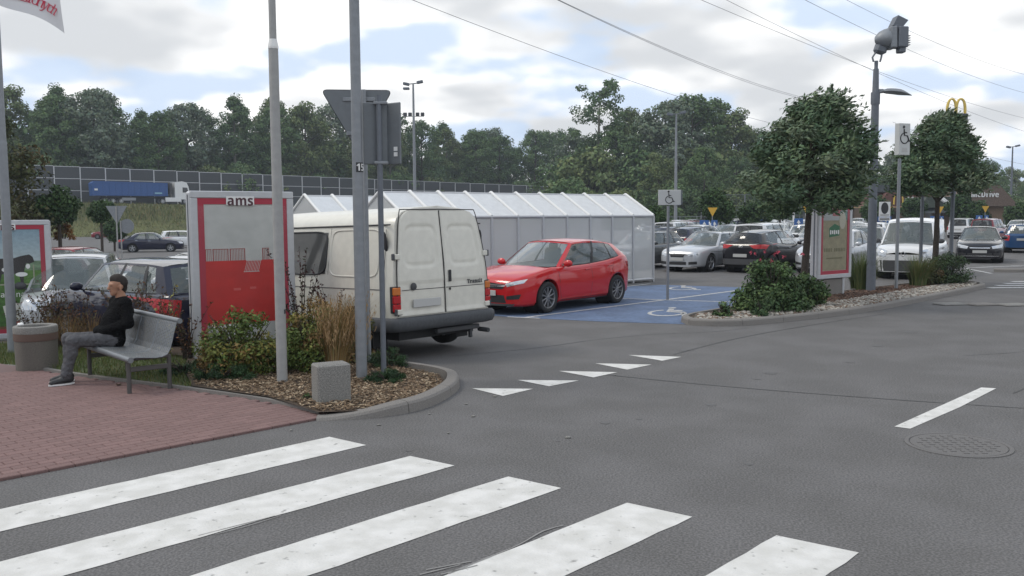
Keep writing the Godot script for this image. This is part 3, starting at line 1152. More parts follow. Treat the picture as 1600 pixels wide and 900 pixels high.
	for sd in [-1.0, 1.0]:
		b = MB.new()
		var f := side.bind() if false else func(t: float, v: float) -> Vector3: return side.call(sd, t, v)
		var at := 0.0
		var k := 0
		var bp := MB.new()
		for wn in spans:
			if k == 0 or k == spans.size(): pane(b, f, at, wn[0], 0.0, 1.0, 2, 4)
			else: pane(bp, f, at, wn[0], 0.0, 1.0, 2, 4)
			pane(b, f, wn[0], wn[1], 0.93, 1.0, 6, 1)
			pane(bp, f, wn[0], wn[1], 0.0, 0.05, 6, 1)
			at = wn[1]
			k += 1
		pane(b, f, at, 1.0, 0.0, 1.0, 4, 4)
		var fs := func(u: float, v: float) -> Vector3: return screen.call(u, v)
		pane(b, fs, 0.93 * sd, 1.0 * sd, 0.0, 1.0, 1, 4)
		var fb := func(u: float, v: float) -> Vector3: return back.call(u, v)
		pane(b, fb, q.get("rpill", 0.88) * sd, 1.0 * sd, 0.0, 1.0, 2, 4)
		part("pillar", b, paint, root)
		if bp.v.size(): part("window_frame", bp, dark, root)
		for wn in spans:
			var g := MB.new()
			var inw := func(t: float, v: float) -> Vector3:
				var p: Vector3 = side.call(sd, t, v)
				return Vector3(p.x - 0.008 * sd, p.y, p.z)
			pane(g, inw, wn[0], wn[1], 0.04, 0.95, 4, 4)
			part("side_window", g, q.get("sideglass", M.glass), root)
	b = MB.new()
	var fs2 := func(u: float, v: float) -> Vector3: return screen.call(u, v)
	pane(b, fs2, -0.94, 0.94, 0.95, 1.0, 8, 1)
	var fb2 := func(u: float, v: float) -> Vector3: return back.call(u, v)
	pane(b, fb2, -0.9, 0.9, 0.9, 1.0, 8, 1)
	pane(b, fb2, -0.9, 0.9, 0.0, q.get("rlow", 0.04), 8, 1)
	part("header_panel", b, paint, root)
	b = MB.new()
	var fin := func(u: float, v: float) -> Vector3:
		var p: Vector3 = screen.call(u, v)
		return p + Vector3(0, -0.006, 0.004)
	pane(b, fin, -0.935, 0.935, 0.0, 0.955, 10, 5)
	part("windscreen", b, M.glass, root)
	b = MB.new()
	pane(b, fb2, -q.get("rpill", 0.88), q.get("rpill", 0.88), q.get("rlow", 0.04), 0.91, 8, 4)
	part("rear_window", b, q.get("rearglass", M.glass_dark), root)
	# --- cabin
	b = MB.new()
	var yd := S.yt((q.wsA + q.rbC) * 0.5) - 0.01
	rows = []
	for i in 9:
		var s: float = lerpf(q.ws0 + 0.05, q.rb0 - 0.05, i / 8.0)
		var zz := S.z(s, S.yt(s)) * 0.93
		rows.append(PackedVector3Array([Vector3(-zz, S.yt(s) + 0.012, s - H), Vector3(zz, S.yt(s) + 0.012, s - H)]))
	b.grid(rows)
	var sx: float = q.W * 0.2
	var sf: float = lerpf(q.wtA, q.rtC, q.get("seat", 0.34))
	for sd in [-1.0, 1.0]:
		b.box(Vector3(sx * sd, yd + 0.08, sf - H), Vector3(0.46, 0.5, 0.12), Basis(Vector3.RIGHT, 0.2), 0.05)
		b.box(Vector3(sx * sd, yd + 0.36, sf + 0.05 - H), Vector3(0.25, 0.17, 0.09), Basis(Vector3.RIGHT, 0.15), 0.04)
	if q.get("rearseat", true):
		var sr: float = sf + 0.85
		b.box(Vector3(0, yd + 0.02, sr - H), Vector3(q.W * 0.62, 0.38, 0.14), Basis(Vector3.RIGHT, 0.25), 0.05)
		for x in [-0.38, 0.38]: b.box(Vector3(x, yd + 0.25, sr + 0.05 - H), Vector3(0.24, 0.14, 0.09), Basis(), 0.04)
	part("cabin", b, M.cabin, root)
	if detail:
		b = MB.new()
		var ring := []
		for i in 17: ring.append(Vector3(-sx + cos(TAU * i / 16) * 0.18, yd + 0.06 + sin(TAU * i / 16) * 0.16, sf - 0.52 - H + sin(TAU * i / 16) * 0.07))
		b.tube(ring, 0.016, 6, false)
		part("steering_wheel", b, M.dark, root)
	# --- mirrors
	for sd in [-1.0, 1.0]:
		var p: Vector3 = belt.call(q.wsA + 0.16)
		b = MB.new()
		b.xf = Transform3D(Basis(), Vector3((p.x + 0.13) * sd, p.y + 0.075, p.z - 0.02))
		b.ball(Vector3.ZERO, Vector3(0.115, 0.075, 0.06), 12, 8)
		b.box(Vector3(-0.1 * sd, -0.06, 0.0), Vector3(0.1, 0.03, 0.05), Basis(Vector3(0, 0, 1), 0.3 * sd), 0.01)
		part("mirror", b, q.get("mirrormat", paint), root)
	# --- seams, handles
	if detail:
		for sd in [-1.0, 1.0]:
			for l in q.get("lines", []):
				b = MB.new()
				S.side_line(b, l, 0.010, sd)
				part("door_gap", b, M.black, root)
			if q.has("sidetail"):
				b = MB.new()
				S.side_patch(b, q.sidetail, sd, 0.006, 6, 3)
				part("tail_light", b, M.lamp_red, root)
			if q.has("sill"):
				b = MB.new()
				S.side_patch(b, q.sill, sd, 0.004, 14, 1)
				part("sill_trim", b, M.trim, root)
			if q.has("beltbar"):
				b = MB.new()
				S.side_line(b, q.beltbar, 0.018, sd, 0.004)
				part("belt_trim", b, M.chrome if q.get("beltchrome", false) else M.black, root)
		for hx in q.get("handles", []):
			for sd in [-1.0, 1.0]:
				b = MB.new()
				var p := S.pt(hx[0], hx[1], sd)
				b.box(p + Vector3(0.012 * sd, 0, 0), Vector3(0.03, 0.028, 0.19), Basis(Vector3.RIGHT, -0.05), 0.012)
				part("door_handle", b, q.get("handlemat", paint), root)
	# --- lights, grille, plates
	for sd in [-1.0, 1.0]:
		for h in q.get("head", []):
			var c := []
			for p in h: c.append([p[0] * sd, p[1]])
			b = MB.new()
			S.end_patch(b, c, false, 0.006, 8, 4)
			part("headlight", b, M.lamp_clear, root)
		for h in q.get("tail", []):
			var c := []
			for p in h: c.append([p[0] * sd, p[1]])
			b = MB.new()
			S.end_patch(b, c, true, 0.010, 8, 4)
			part("tail_light", b, M.lamp_red, root)
		for h in q.get("fog", []):
			var c := []
			for p in h: c.append([p[0] * sd, p[1]])
			b = MB.new()
			S.end_patch(b, c, false, 0.005, 5, 3)
			part("fog_light_recess", b, M.black, root)
	for g in q.get("grille", []):
		b = MB.new()
		S.end_patch(b, g, false, 0.005, 12, 3)
		part("grille", b, M.black, root)
	for g in q.get("chrome", []):
		b = MB.new()
		S.end_patch(b, g, false, 0.011, 12, 2)
		part("grille_bar", b, M.chrome, root)
	for g in q.get("rtrim", []):
		b = MB.new()
		S.end_patch(b, g, true, 0.006, 12, 3)
		part("rear_bumper_trim", b, M.trim, root)
	for g in q.get("ftrim", []):
		b = MB.new()
		S.end_patch(b, g, false, 0.006, 12, 3)
		part("front_bumper_trim", b, M.trim, root)
	for e in [0, 1]:
		var pl: float = q.plate[e]
		if pl > 0:
			b = MB.new()
			var s: float = S.end_s(0, pl, e == 1)
			b.box(Vector3(0, pl, s - H + (0.022 if e else -0.022)), Vector3(0.52, 0.112, 0.012), Basis(), 0.004)
			part("number_plate", b, M.plate, root)
	for g in q.get("badge", []):       # [y, rear?, radius]
		b = MB.new()
		var s: float = S.end_s(0, g[0], g[1])
		var rg := []
		for i in 17: rg.append(Vector3(cos(TAU * i / 16) * g[2], g[0] + sin(TAU * i / 16) * g[2] * g[3], s - H + (0.016 if g[1] else -0.03)))
		b.tube(rg, 0.011, 5, false)
		if g.size() > 4: b.tube([Vector3(-g[2] * 0.7, g[0] + 0.008, rg[0].z), Vector3(0, g[0] + 0.004, rg[0].z), Vector3(g[2] * 0.7, g[0] - 0.008, rg[0].z)], 0.009, 5)
		part("badge", b, M.chrome, root)
	if q.get("aerial", false):
		b = MB.new()
		var s: float = q.rt0 - 0.25
		var y0: float = yr.call(s) + cr
		b.tube([Vector3(0, y0, s - H), Vector3(0, y0 + 0.03, s - H), Vector3(0, y0 + q.get("aerial_h", 0.12), s - H + q.get("aerial_h", 0.12) * 0.6)], [0.022, 0.012, 0.004], 6)
		part("aerial", b, M.black, root)
	if q.get("rails", false):
		for sd in [-1.0, 1.0]:
			b = MB.new()
			var pth := []
			for i in 9:
				var s: float = lerpf(q.wtA + 0.1, q.rtC - 0.05, i / 8.0)
				pth.append(Vector3(zt.call(s) * sd * 0.97, yr.call(s) + (0.015 if i in [0, 8] else 0.05), s - H))
			b.tube(pth, 0.014, 6)
			part("roof_rail", b, M.alu, root)

var SPEC := {}
func make_specs() -> void:
	var alloy := wheel_meshes(0.33, 0.21, 10, 0.03)
	var five := wheel_meshes(0.315, 0.21, 5, 0.075)
	var steel := wheel_meshes(0.30, 0.19, 7, 0.06)
	# compact five-door hatchback with a sloping nose
	SPEC.hatch = {
		"L": 4.37, "W": 1.81, "wb": 2.66, "fo": 0.93, "wr": 0.33, "ra": 0.38, "wheels": alloy, "rimmat": M.rim_grey,
		"top": [[0, 0.62], [0.04, 0.68], [0.12, 0.735], [0.4, 0.82], [0.8, 0.895], [1.2, 0.95], [1.45, 0.945], [2.2, 0.955], [3.0, 1.0], [3.6, 1.065], [4.0, 1.12], [4.2, 1.09], [4.33, 1.0], [4.37, 0.90]],
		"plan": [[0, 0.50], [0.03, 0.60], [0.1, 0.70], [0.22, 0.79], [0.5, 0.875], [1.0, 0.90], [3.0, 0.905], [3.7, 0.885], [4.1, 0.82], [4.28, 0.74], [4.37, 0.60]],
		"low": [[0, 0.20], [0.3, 0.18], [1.0, 0.19], [3.2, 0.19], [3.9, 0.22], [4.37, 0.30]],
		"ws0": 1.05, "wsA": 1.42, "wt0": 1.92, "wtA": 2.12, "rb0": 4.28, "rbC": 4.17, "rt0": 4.06, "rtC": 3.88,
		"roof": [[1.9, 1.39], [2.3, 1.45], [2.7, 1.465], [3.2, 1.445], [3.9, 1.36]], "rooft": [[1.9, 0.60], [2.6, 0.615], [3.8, 0.54]],
		"windows": [[0.03, 0.42], [0.455, 0.73], [0.745, 0.86]], "rpill": 0.86, "rlow": 0.14,
		"lines": [[[1.30, 0.93], [1.34, 0.5], [1.40, 0.28]], [[2.52, 0.97], [2.55, 0.6], [2.50, 0.26]], [[3.45, 1.03], [3.40, 0.85], [3.24, 0.66]], [[1.4, 0.25], [3.2, 0.25]]],
		"handles": [[2.36, 0.86], [3.28, 0.90]],
		"sidetail": [[4.02, 0.965], [4.26, 0.955], [4.25, 0.86], [4.08, 0.875]], "sill": [[1.32, 0.215], [3.2, 0.215], [3.2, 0.192], [1.32, 0.192]],
		"prof": [[0.0, 0.90], [0.10, 0.955], [0.28, 0.972], [0.52, 0.985], [0.665, 1.0], [0.70, 0.984], [0.80, 0.975], [0.92, 0.95], [1.0, 0.90]],
		"head": [[[0.46, 0.655], [0.80, 0.745], [0.775, 0.665], [0.52, 0.59]]], "fog": [[[0.50, 0.40], [0.75, 0.44], [0.72, 0.34], [0.50, 0.33]]],
		"grille": [[[-0.46, 0.645], [0.46, 0.645], [0.42, 0.545], [-0.42, 0.545]], [[-0.44, 0.42], [0.44, 0.42], [0.5, 0.26], [-0.5, 0.26]]],
		"chrome": [[[-0.48, 0.625], [-0.09, 0.600], [-0.09, 0.580], [-0.46, 0.600]], [[0.48, 0.625], [0.09, 0.600], [0.09, 0.580], [0.46, 0.600]]],
		"ftrim": [[[-0.66, 0.245], [0.66, 0.245], [0.62, 0.20], [-0.62, 0.20]]],
		"tail": [[[0.52, 0.95], [0.80, 0.96], [0.80, 0.83], [0.54, 0.82]]], "rtrim": [[[-0.7, 0.42], [0.7, 0.42], [0.68, 0.30], [-0.68, 0.30]]],
		"plate": [0.46, 0.72], "badge": [[0.60, false, 0.062, 1.0, 1]], "aerial": true, "aerial_h": 0.07,
	}
	# hatch with a rounder, taller tail
	var h2: Dictionary = SPEC.hatch.duplicate(true)
	h2.windows = [[0.03, 0.45], [0.485, 0.86]]
	h2.wheels = five
	h2.tail = [[[0.30, 0.99], [0.84, 1.02], [0.82, 0.86], [0.50, 0.87]]]
	h2.rlow = 0.10
	h2.badge = [[0.93, true, 0.07, 0.55, 1]]
	h2.aerial_h = 0.16
	h2.rtrim = [[[-0.72, 0.50], [0.72, 0.50], [0.70, 0.30], [-0.70, 0.30]]]
	h2.plate = [0.46, 0.62]
	SPEC.hatch_round = h2
	# small upright hatchback
	SPEC.small = {
		"L": 3.98, "W": 1.66, "wb": 2.46, "fo": 0.82, "wr": 0.30, "ra": 0.345, "wheels": steel, "rimmat": M.rim_grey,
		"top": [[0, 0.66], [0.05, 0.74], [0.15, 0.80], [0.5, 0.88], [1.0, 0.95], [1.35, 0.96], [2.2, 0.965], [3.2, 0.98], [3.7, 0.985], [3.9, 0.97], [3.98, 0.90]],
		"plan": [[0, 0.52], [0.04, 0.62], [0.14, 0.71], [0.4, 0.80], [1.0, 0.825], [3.2, 0.83], [3.7, 0.80], [3.9, 0.74], [3.98, 0.62]],
		"low": [[0, 0.22], [1.0, 0.20], [3.0, 0.20], [3.98, 0.28]],
		"ws0": 0.95, "wsA": 1.25, "wt0": 1.62, "wtA": 1.78, "rb0": 3.92, "rbC": 3.80, "rt0": 3.70, "rtC": 3.52,
		"roof": [[1.6, 1.40], [2.2, 1.445], [3.0, 1.44], [3.6, 1.40]], "rooft": [[1.6, 0.58], [2.4, 0.60], [3.6, 0.56]],
		"windows": [[0.03, 0.42], [0.46, 0.76], [0.80, 0.90]], "rpill": 0.86, "rlow": 0.08, "rearglass": M.glass,
		"lines": [[[1.18, 0.93], [1.22, 0.5], [1.28, 0.28]], [[2.3, 0.95], [2.3, 0.26]], [[3.2, 0.96], [3.1, 0.7]]],
		"handles": [[2.15, 0.86], [3.02, 0.87]],
		"head": [[[0.36, 0.74], [0.74, 0.80], [0.73, 0.66], [0.40, 0.64]]],
		"grille": [[[-0.30, 0.70], [0.30, 0.70], [0.27, 0.60], [-0.27, 0.60]], [[-0.42, 0.42], [0.42, 0.42], [0.46, 0.28], [-0.46, 0.28]]],
		"tail": [[[0.56, 0.90], [0.80, 0.93], [0.80, 0.66], [0.60, 0.64]]], "plate": [0.48, 0.70], "aerial": true, "aerial_h": 0.35,
	}
	# estate car
	SPEC.estate = {
		"L": 4.55, "W": 1.77, "wb": 2.65, "fo": 0.93, "wr": 0.315, "ra": 0.36, "wheels": five,
		"top": [[0, 0.62], [0.05, 0.70], [0.15, 0.76], [0.5, 0.83], [1.0, 0.89], [1.4, 0.92], [2.2, 0.925], [3.4, 0.95], [4.2, 0.965], [4.45, 0.95], [4.55, 0.86]],
		"plan": [[0, 0.56], [0.04, 0.66], [0.14, 0.75], [0.4, 0.84], [1.0, 0.88], [3.4, 0.885], [4.1, 0.86], [4.4, 0.80], [4.55, 0.66]],
		"low": [[0, 0.20], [1.0, 0.19], [3.5, 0.19], [4.55, 0.28]],
		"ws0": 1.20, "wsA": 1.58, "wt0": 2.02, "wtA": 2.20, "rb0": 4.46, "rbC": 4.34, "rt0": 4.10, "rtC": 3.98,
		"roof": [[2.0, 1.335], [2.5, 1.375], [3.2, 1.375], [4.0, 1.33]], "rooft": [[2.0, 0.58], [2.8, 0.60], [4.0, 0.56]],
		"windows": [[0.03, 0.36], [0.39, 0.66], [0.69, 0.93]], "rpill": 0.88, "rlow": 0.06,
		"lines": [[[1.45, 0.90], [1.48, 0.5], [1.52, 0.28]], [[2.56, 0.92], [2.58, 0.26]], [[3.45, 0.94], [3.38, 0.75], [3.28, 0.62]], [[0.9, 0.72], [4.3, 0.74]]],
		"handles": [[2.40, 0.82], [3.28, 0.84]],
		"head": [[[0.40, 0.675], [0.76, 0.71], [0.75, 0.60], [0.44, 0.575]]],
		"grille": [[[-0.30, 0.66], [0.30, 0.66], [0.26, 0.54], [-0.26, 0.54]], [[-0.36, 0.38], [0.36, 0.38], [0.36, 0.27], [-0.36, 0.27]], [[0.45, 0.38], [0.72, 0.40], [0.72, 0.30], [0.45, 0.28]], [[-0.45, 0.38], [-0.72, 0.40], [-0.72, 0.30], [-0.45, 0.28]]],
		"tail": [[[0.58, 0.88], [0.82, 0.88], [0.82, 0.70], [0.60, 0.70]]], "plate": [0.47, 0.66], "rails": true,
	}
	# saloon
	SPEC.saloon = {
		"L": 4.60, "W": 1.80, "wb": 2.68, "fo": 0.92, "wr": 0.32, "ra": 0.365, "wheels": five,
		"top": [[0, 0.64], [0.05, 0.72], [0.15, 0.78], [0.5, 0.85], [1.0, 0.91], [1.4, 0.945], [2.2, 0.95], [3.2, 0.98], [3.9, 1.02], [4.35, 1.01], [4.52, 0.98], [4.6, 0.86]],
		"plan": [[0, 0.54], [0.04, 0.64], [0.14, 0.74], [0.4, 0.85], [1.0, 0.895], [3.3, 0.90], [4.0, 0.87], [4.4, 0.79], [4.6, 0.62]],
		"low": [[0, 0.20], [1.0, 0.19], [3.5, 0.19], [4.6, 0.30]],
		"ws0": 1.15, "wsA": 1.52, "wt0": 1.98, "wtA": 2.15, "rb0": 4.05, "rbC": 3.92, "rt0": 3.40, "rtC": 3.28,
		"roof": [[1.95, 1.385], [2.4, 1.435], [2.9, 1.43], [3.3, 1.38]], "rooft": [[1.95, 0.59], [2.6, 0.60], [3.3, 0.55]],
		"windows": [[0.03, 0.44], [0.475, 0.82]], "rpill": 0.88, "rlow": 0.05,
		"lines": [[[1.40, 0.92], [1.44, 0.5], [1.50, 0.28]], [[2.56, 0.95], [2.58, 0.26]], [[3.50, 0.98], [3.42, 0.75], [3.30, 0.62]]],
		"handles": [[2.40, 0.84], [3.30, 0.87]], "handlemat": M.chrome,
		"head": [[[0.42, 0.70], [0.82, 0.79], [0.80, 0.64], [0.46, 0.60]]],
		"fog": [[[0.50, 0.42], [0.76, 0.45], [0.74, 0.34], [0.50, 0.33]]],
		"grille": [[[-0.36, 0.69], [0.36, 0.69], [0.30, 0.56], [-0.30, 0.56]], [[-0.44, 0.42], [0.44, 0.42], [0.48, 0.27], [-0.48, 0.27]]],
		"chrome": [[[-0.38, 0.65], [0.38, 0.65], [0.36, 0.62], [-0.36, 0.62]], [[-0.72, 0.315], [0.72, 0.315], [0.70, 0.295], [-0.70, 0.295]]],
		"tail": [[[0.48, 0.94], [0.82, 0.96], [0.82, 0.80], [0.52, 0.80]]], "plate": [0.48, 0.74],
	}
	# small panel van with a short nose
	SPEC.van = {
		"L": 4.21, "W": 1.83, "wb": 2.70, "fo": 0.88, "wr": 0.315, "ra": 0.365, "wheels": steel, "rimmat": M.rim_grey,
		"top": [[0, 0.78], [0.05, 0.86], [0.15, 0.93], [0.4, 1.0], [0.8, 1.07], [1.1, 1.10], [2.0, 1.11], [3.4, 1.12], [4.1, 1.12], [4.21, 1.10]],
		"plan": [[0, 0.60], [0.04, 0.70], [0.14, 0.79], [0.4, 0.87], [1.0, 0.905], [3.4, 0.91], [4.0, 0.89], [4.21, 0.80]],
		"low": [[0, 0.24], [1.0, 0.20], [3.5, 0.20], [4.21, 0.30]],
		"ws0": 0.62, "wsA": 1.0, "wt0": 1.32, "wtA": 1.50, "rb0": 4.20, "rbC": 4.15, "rt0": 4.10, "rtC": 4.06,
		"roof": [[1.3, 1.70], [1.8, 1.82], [2.6, 1.85], [4.06, 1.83]], "rooft": [[1.3, 0.64], [2.0, 0.70], [4.06, 0.72]], "crown": 0.07,
		"windows": [[0.03, 0.36]], "rpill": 0.8, "rlow": 0.15, "rearseat": false, "seat": 0.2, "mirrormat": M.trim,
		"lines": [[[1.05, 1.06], [1.15, 0.5], [1.2, 0.28]], [[2.15, 1.09], [2.15, 0.26]], [[3.3, 1.1], [3.3, 0.9]], [[2.2, 0.7], [4.1, 0.7]]],
		"handles": [[2.0, 0.92], [2.35, 0.92]], "handlemat": M.trim,
		"head": [[[0.46, 0.90], [0.80, 1.0], [0.80, 0.74], [0.50, 0.70]]],
		"ftrim": [[[-0.78, 0.60], [0.78, 0.60], [0.74, 0.26], [-0.74, 0.26]]],
		"grille": [[[-0.38, 0.50], [0.38, 0.50], [0.38, 0.36], [-0.38, 0.36]]],
		"badge": [[0.80, false, 0.055, 1.35]],
		"tail": [[[0.74, 1.05], [0.86, 1.05], [0.86, 0.70], [0.76, 0.70]]], "rtrim": [[[-0.8, 0.50], [0.8, 0.50], [0.78, 0.32], [-0.78, 0.32]]], "plate": [0.0, 0.75], "aerial": false,
	}
	# people carrier with dark tailgate glass
	var mpv: Dictionary = SPEC.van.duplicate(true)
	mpv.merge({"windows": [[0.03, 0.34], [0.38, 0.64], [0.67, 0.93]], "rearseat": true, "rlow": 0.04, "rpill": 0.9, "mirrormat": M.trim, "aerial": true}, true)
	mpv.roof = [[1.3, 1.58], [1.8, 1.65], [2.6, 1.66], [4.06, 1.62]]
	mpv.rooft = [[1.3, 0.60], [2.0, 0.64], [4.06, 0.64]]
	mpv.top = [[0, 0.74], [0.05, 0.82], [0.15, 0.88], [0.4, 0.94], [0.8, 1.0], [1.1, 1.03], [2.0, 1.03], [3.4, 1.04], [4.1, 1.04], [4.21, 1.0]]
	mpv.tail = [[[0.74, 0.98], [0.86, 0.98], [0.86, 0.70], [0.76, 0.70]]]
	mpv.head = [[[0.46, 0.84], [0.80, 0.92], [0.80, 0.72], [0.50, 0.68]]]
	mpv.badge = []
	mpv.ftrim = []
	SPEC.mpv = mpv

func car(spec: String, paint: Material, label: String, x: float, d: float, hx: float, hd: float, group := "", detail := 1, extra := {}, nm := "parked_car") -> Node3D:
	var t := thing(nm, label, "van" if nm.ends_with("van") else "car", GP(x, d), turn_to(hx, hd), group)
	var q: Dictionary = SPEC[spec].duplicate(true)
	q.merge(extra, true)
	build_car(t, q, paint, detail)
	return t

# ---------------------------------------------------------------- the old white van
func make_transit() -> void:
	var t := thing("delivery_van", "old cream white panel van with twin rear doors, parked behind the corner bed", "van", P(-2.66, 14.45), turn_to(-0.73, 0.68))
	# the ground falls away ahead of it
	t.rotation_order = EULER_ORDER_YXZ
	t.rotation.x = deg_to_rad(-1.3)
	var cream := mk(lin(0.66, 0.64, 0.57), 0.4)
	cream.clearcoat_enabled = true
	cream.clearcoat = 0.5
	cream.clearcoat_roughness = 0.25
	grain(cream, 0.9, 0.012, 0.93, 1.0, 131, 6, false)
	var grime := mk(lin(0.088, 0.092, 0.10), 0.75, 0.0, 0.35)
	grain(grime, 1.6, 0.02, 0.85, 1.0, 133, 5, false)
	var W := 0.965      # half width
	# side profile: half width against height
	var prof := [[0.40, 0.93], [0.55, 0.965], [0.85, 0.985], [1.15, 0.975], [1.5, 0.93], [1.75, 0.885], [1.86, 0.865], [1.95, 0.82], [2.04, 0.70], [2.10, 0.45], [2.13, 0.0]]
	var zr := 2.3          # rear face, local z
	var zf := -0.65        # front of the box; the cab goes on from there
	var lean := func(y: float) -> float: return zr - 0.10 * pow(clampf((y - 0.9) / 1.2, 0.0, 1.0), 1.6)
	for sd in [-1.0, 1.0]:
		var b := MB.new()
		var rows := []
		for i in 19:
			var u := i / 18.0
			var r := PackedVector3Array()
			for p in prof:
				var rad := 1.0
				var z: float = lerpf(zf, lean.call(p[0]), u)
				# rounded rear corner
				var e: float = lean.call(p[0]) - z
				if e < 0.07: rad = 1.0 - 0.06 * pow(1.0 - e / 0.07, 2.0)
				var lo: float = p[0]
				# arch over the rear wheel
				if p[0] < 0.8:
					var dz := absf(z - 1.42)
					if dz < 0.40: lo = maxf(lo, 0.33 + sqrt(0.16 - dz * dz))
				r.append(Vector3(p[1] * rad * sd, lo, z))
			rows.append(r)
		b.grid(rows)
		if sd < 0:
			part("body_side", b, cream, t)
		else:
			part("body_side", b, cream, t)
	# rear face frame: everything between the side skin and the doors
	var b := MB.new()
	var rows := []
	for p in prof:
		var r := PackedVector3Array()
		for j in 13:
			var u := j / 6.0 - 1.0
			r.append(Vector3(p[1] * 0.94 * u, p[0], lean.call(p[0]) + 0.02 * (1.0 - u * u)))
		rows.append(r)
	b.grid(rows)
	part("rear_frame", b, cream, t)
	# cab: slanted screen and nose, mostly hidden
	b = MB.new()
	rows = []
	for st in [[-0.65, 1.0, 2.13], [-1.0, 0.99, 2.11], [-1.25, 0.97, 2.03], [-1.75, 0.95, 1.30], [-2.2, 0.9, 1.08], [-2.3, 0.8, 0.75]]:
		var r := PackedVector3Array()
		for j in 15:
			var a := lerpf(-1.0, 1.0, j / 14.0)
			var y: float = lerpf(0.40, st[2], clampf((1.0 - absf(a)) * 2.2, 0.0, 1.0))
			var hw: float = ci(prof, y) if st[2] > 2.0 else 0.97 - 0.10 * maxf(0.0, y - 0.9)
			r.append(Vector3(signf(a) * hw * st[1] * clampf(absf(a) / 0.55, 0.0, 1.0), y, st[0]))
		rows.append(r)
	b.grid(rows)
	part("cab", b, cream, t)
	# gutter along the roof
	for sd in [-1.0, 1.0]:
		b = MB.new()
		b.tube([Vector3(0.872 * sd, 1.865, zr - 0.09), Vector3(0.873 * sd, 1.865, 0.5), Vector3(0.872 * sd, 1.865, -1.0)], 0.012, 6)
		part("roof_gutter", b, M.trim, t)
	# rear doors with pressed panels
	for sd in [-1.0, 1.0]:
		var dz := 0.028
		var door := func(u: float, v: float) -> Vector3:
			# u 0 at the centre gap, 1 at the outer edge; v 0 bottom, 1 top
			var y := lerpf(0.60, 2.055, v)
			var outer := ci(prof, y) * 0.885
			if v > 0.84: outer = minf(outer, sqrt(maxf(0.0, 1.0 - pow((v - 0.84) / 0.20, 2.0))) * 0.10 + ci(prof, 1.82) * 0.76)
			var x := lerpf(0.006, outer, u)
			var depth := 0.0
			# window-shaped pressing and lower plate recess
			var px := absf(u - 0.5) / 0.36
			var py := absf(v - 0.66) / 0.20
			var m := pow(pow(px, 6.0) + pow(py, 6.0), 1.0 / 6.0)
			depth -= 0.016 * (1.0 - smoothstep(0.93, 1.04, m))
			depth += 0.010 * (1.0 - smoothstep(0.84, 0.92, m))
			if v < 0.315 and v > 0.02: depth -= 0.008 * smoothstep(0.315, 0.305, v) * smoothstep(0.02, 0.035, v)
			depth -= 0.018 * (1.0 - smoothstep(0.0, 0.02, u)) + 0.018 * smoothstep(0.985, 1.0, u)
			return Vector3(x * sd, y, lean.call(y) + 0.022 * (1.0 - pow(x / 0.95, 2.0)) + dz + depth)
		b = MB.new()
		rows = []
		for i in 57:
			var r := PackedVector3Array()
			for j in 33: r.append(door.call(j / 32.0, i / 56.0))
			rows.append(r)
		b.grid(rows)
		var dn := part("rear_door", b, cream, t)
		b = MB.new()
		for hy in [0.66, 1.42]:
			b.box(Vector3(0.855 * sd, hy, lean.call(hy) + 0.035), Vector3(0.10, 0.075, 0.04), Basis(), 0.01)
		part("hinge", b, cream, dn)
		b = MB.new()
		for hy in [0.66, 1.42]:
			b.box(Vector3(0.915 * sd, hy + 0.0, lean.call(hy) + 0.03), Vector3(0.035, 0.09, 0.05), Basis(), 0.008)
		part("hinge_bracket", b, grime, dn)
	b = MB.new()
	b.box(Vector3(0.09, 1.12, lean.call(1.12) + 0.062), Vector3(0.055, 0.17, 0.02), Basis(), 0.012)
	b.ball(Vector3(0.085, 0.93, lean.call(0.93) + 0.055), Vector3(0.016, 0.02, 0.012), 8, 6)
	part("door_handle", b, M.black, t)
	b = MB.new()
	b.box(Vector3(-0.37, 0.765, lean.call(0.76) + 0.068), Vector3(0.52, 0.115, 0.012), Basis(), 0.004)
	part("number_plate", b, M.plate, t)
	b = MB.new()
	b.xf = Transform3D(Basis(Vector3.RIGHT, PI / 2), Vector3(-0.60, 1.0, lean.call(1.0) + 0.05))
	b.lathe([Vector2(0.0, 0.012), Vector2(0.05, 0.010), Vector2(0.055, 0.0)], 16)
	b.xf = Transform3D()
	part("oval_badge", b, M.trim, t)
	var tx := part("script_badge", text_mesh("Transit", 0.085, 0.006, true, true, true), M.trim, t)
	tx.position = Vector3(0.60, 1.015, lean.call(1.0) + 0.048)
	# tail lights stand on the corners
	for sd in [-1.0, 1.0]:
		var lt := Node3D.new()
		lt.name = "tail_light"
		t.add_child(lt, true)
		for k in 3:
			b = MB.new()
			b.box(Vector3(0.885 * sd, 0.715 + k * 0.115 + 0.0, zr + 0.012), Vector3(0.125, 0.110, 0.05), Basis(Vector3.UP, 0.22 * sd), 0.012)
			part("lens", b, [M.lamp_red, M.lamp_red, M.lamp_amber][k], lt)
		b = MB.new()
		b.box(Vector3(0.885 * sd, 0.83, zr - 0.008), Vector3(0.15, 0.37, 0.05), Basis(Vector3.UP, 0.22 * sd), 0.01)
		part("lamp_housing", b, M.black, lt)
	# air outlet on the corner pillar
	for sd in [-1.0, 1.0]:
		b = MB.new()
		for k in 1:
			b.xf = Transform3D(Basis(Vector3(0, 0, 1), -0.10 * sd), Vector3(0.915 * sd, 1.62, zr - 0.16))
			b.ball(Vector3.ZERO, Vector3(0.018, 0.155, 0.055), 12, 8)
		part("air_vent", b, M.black, t)
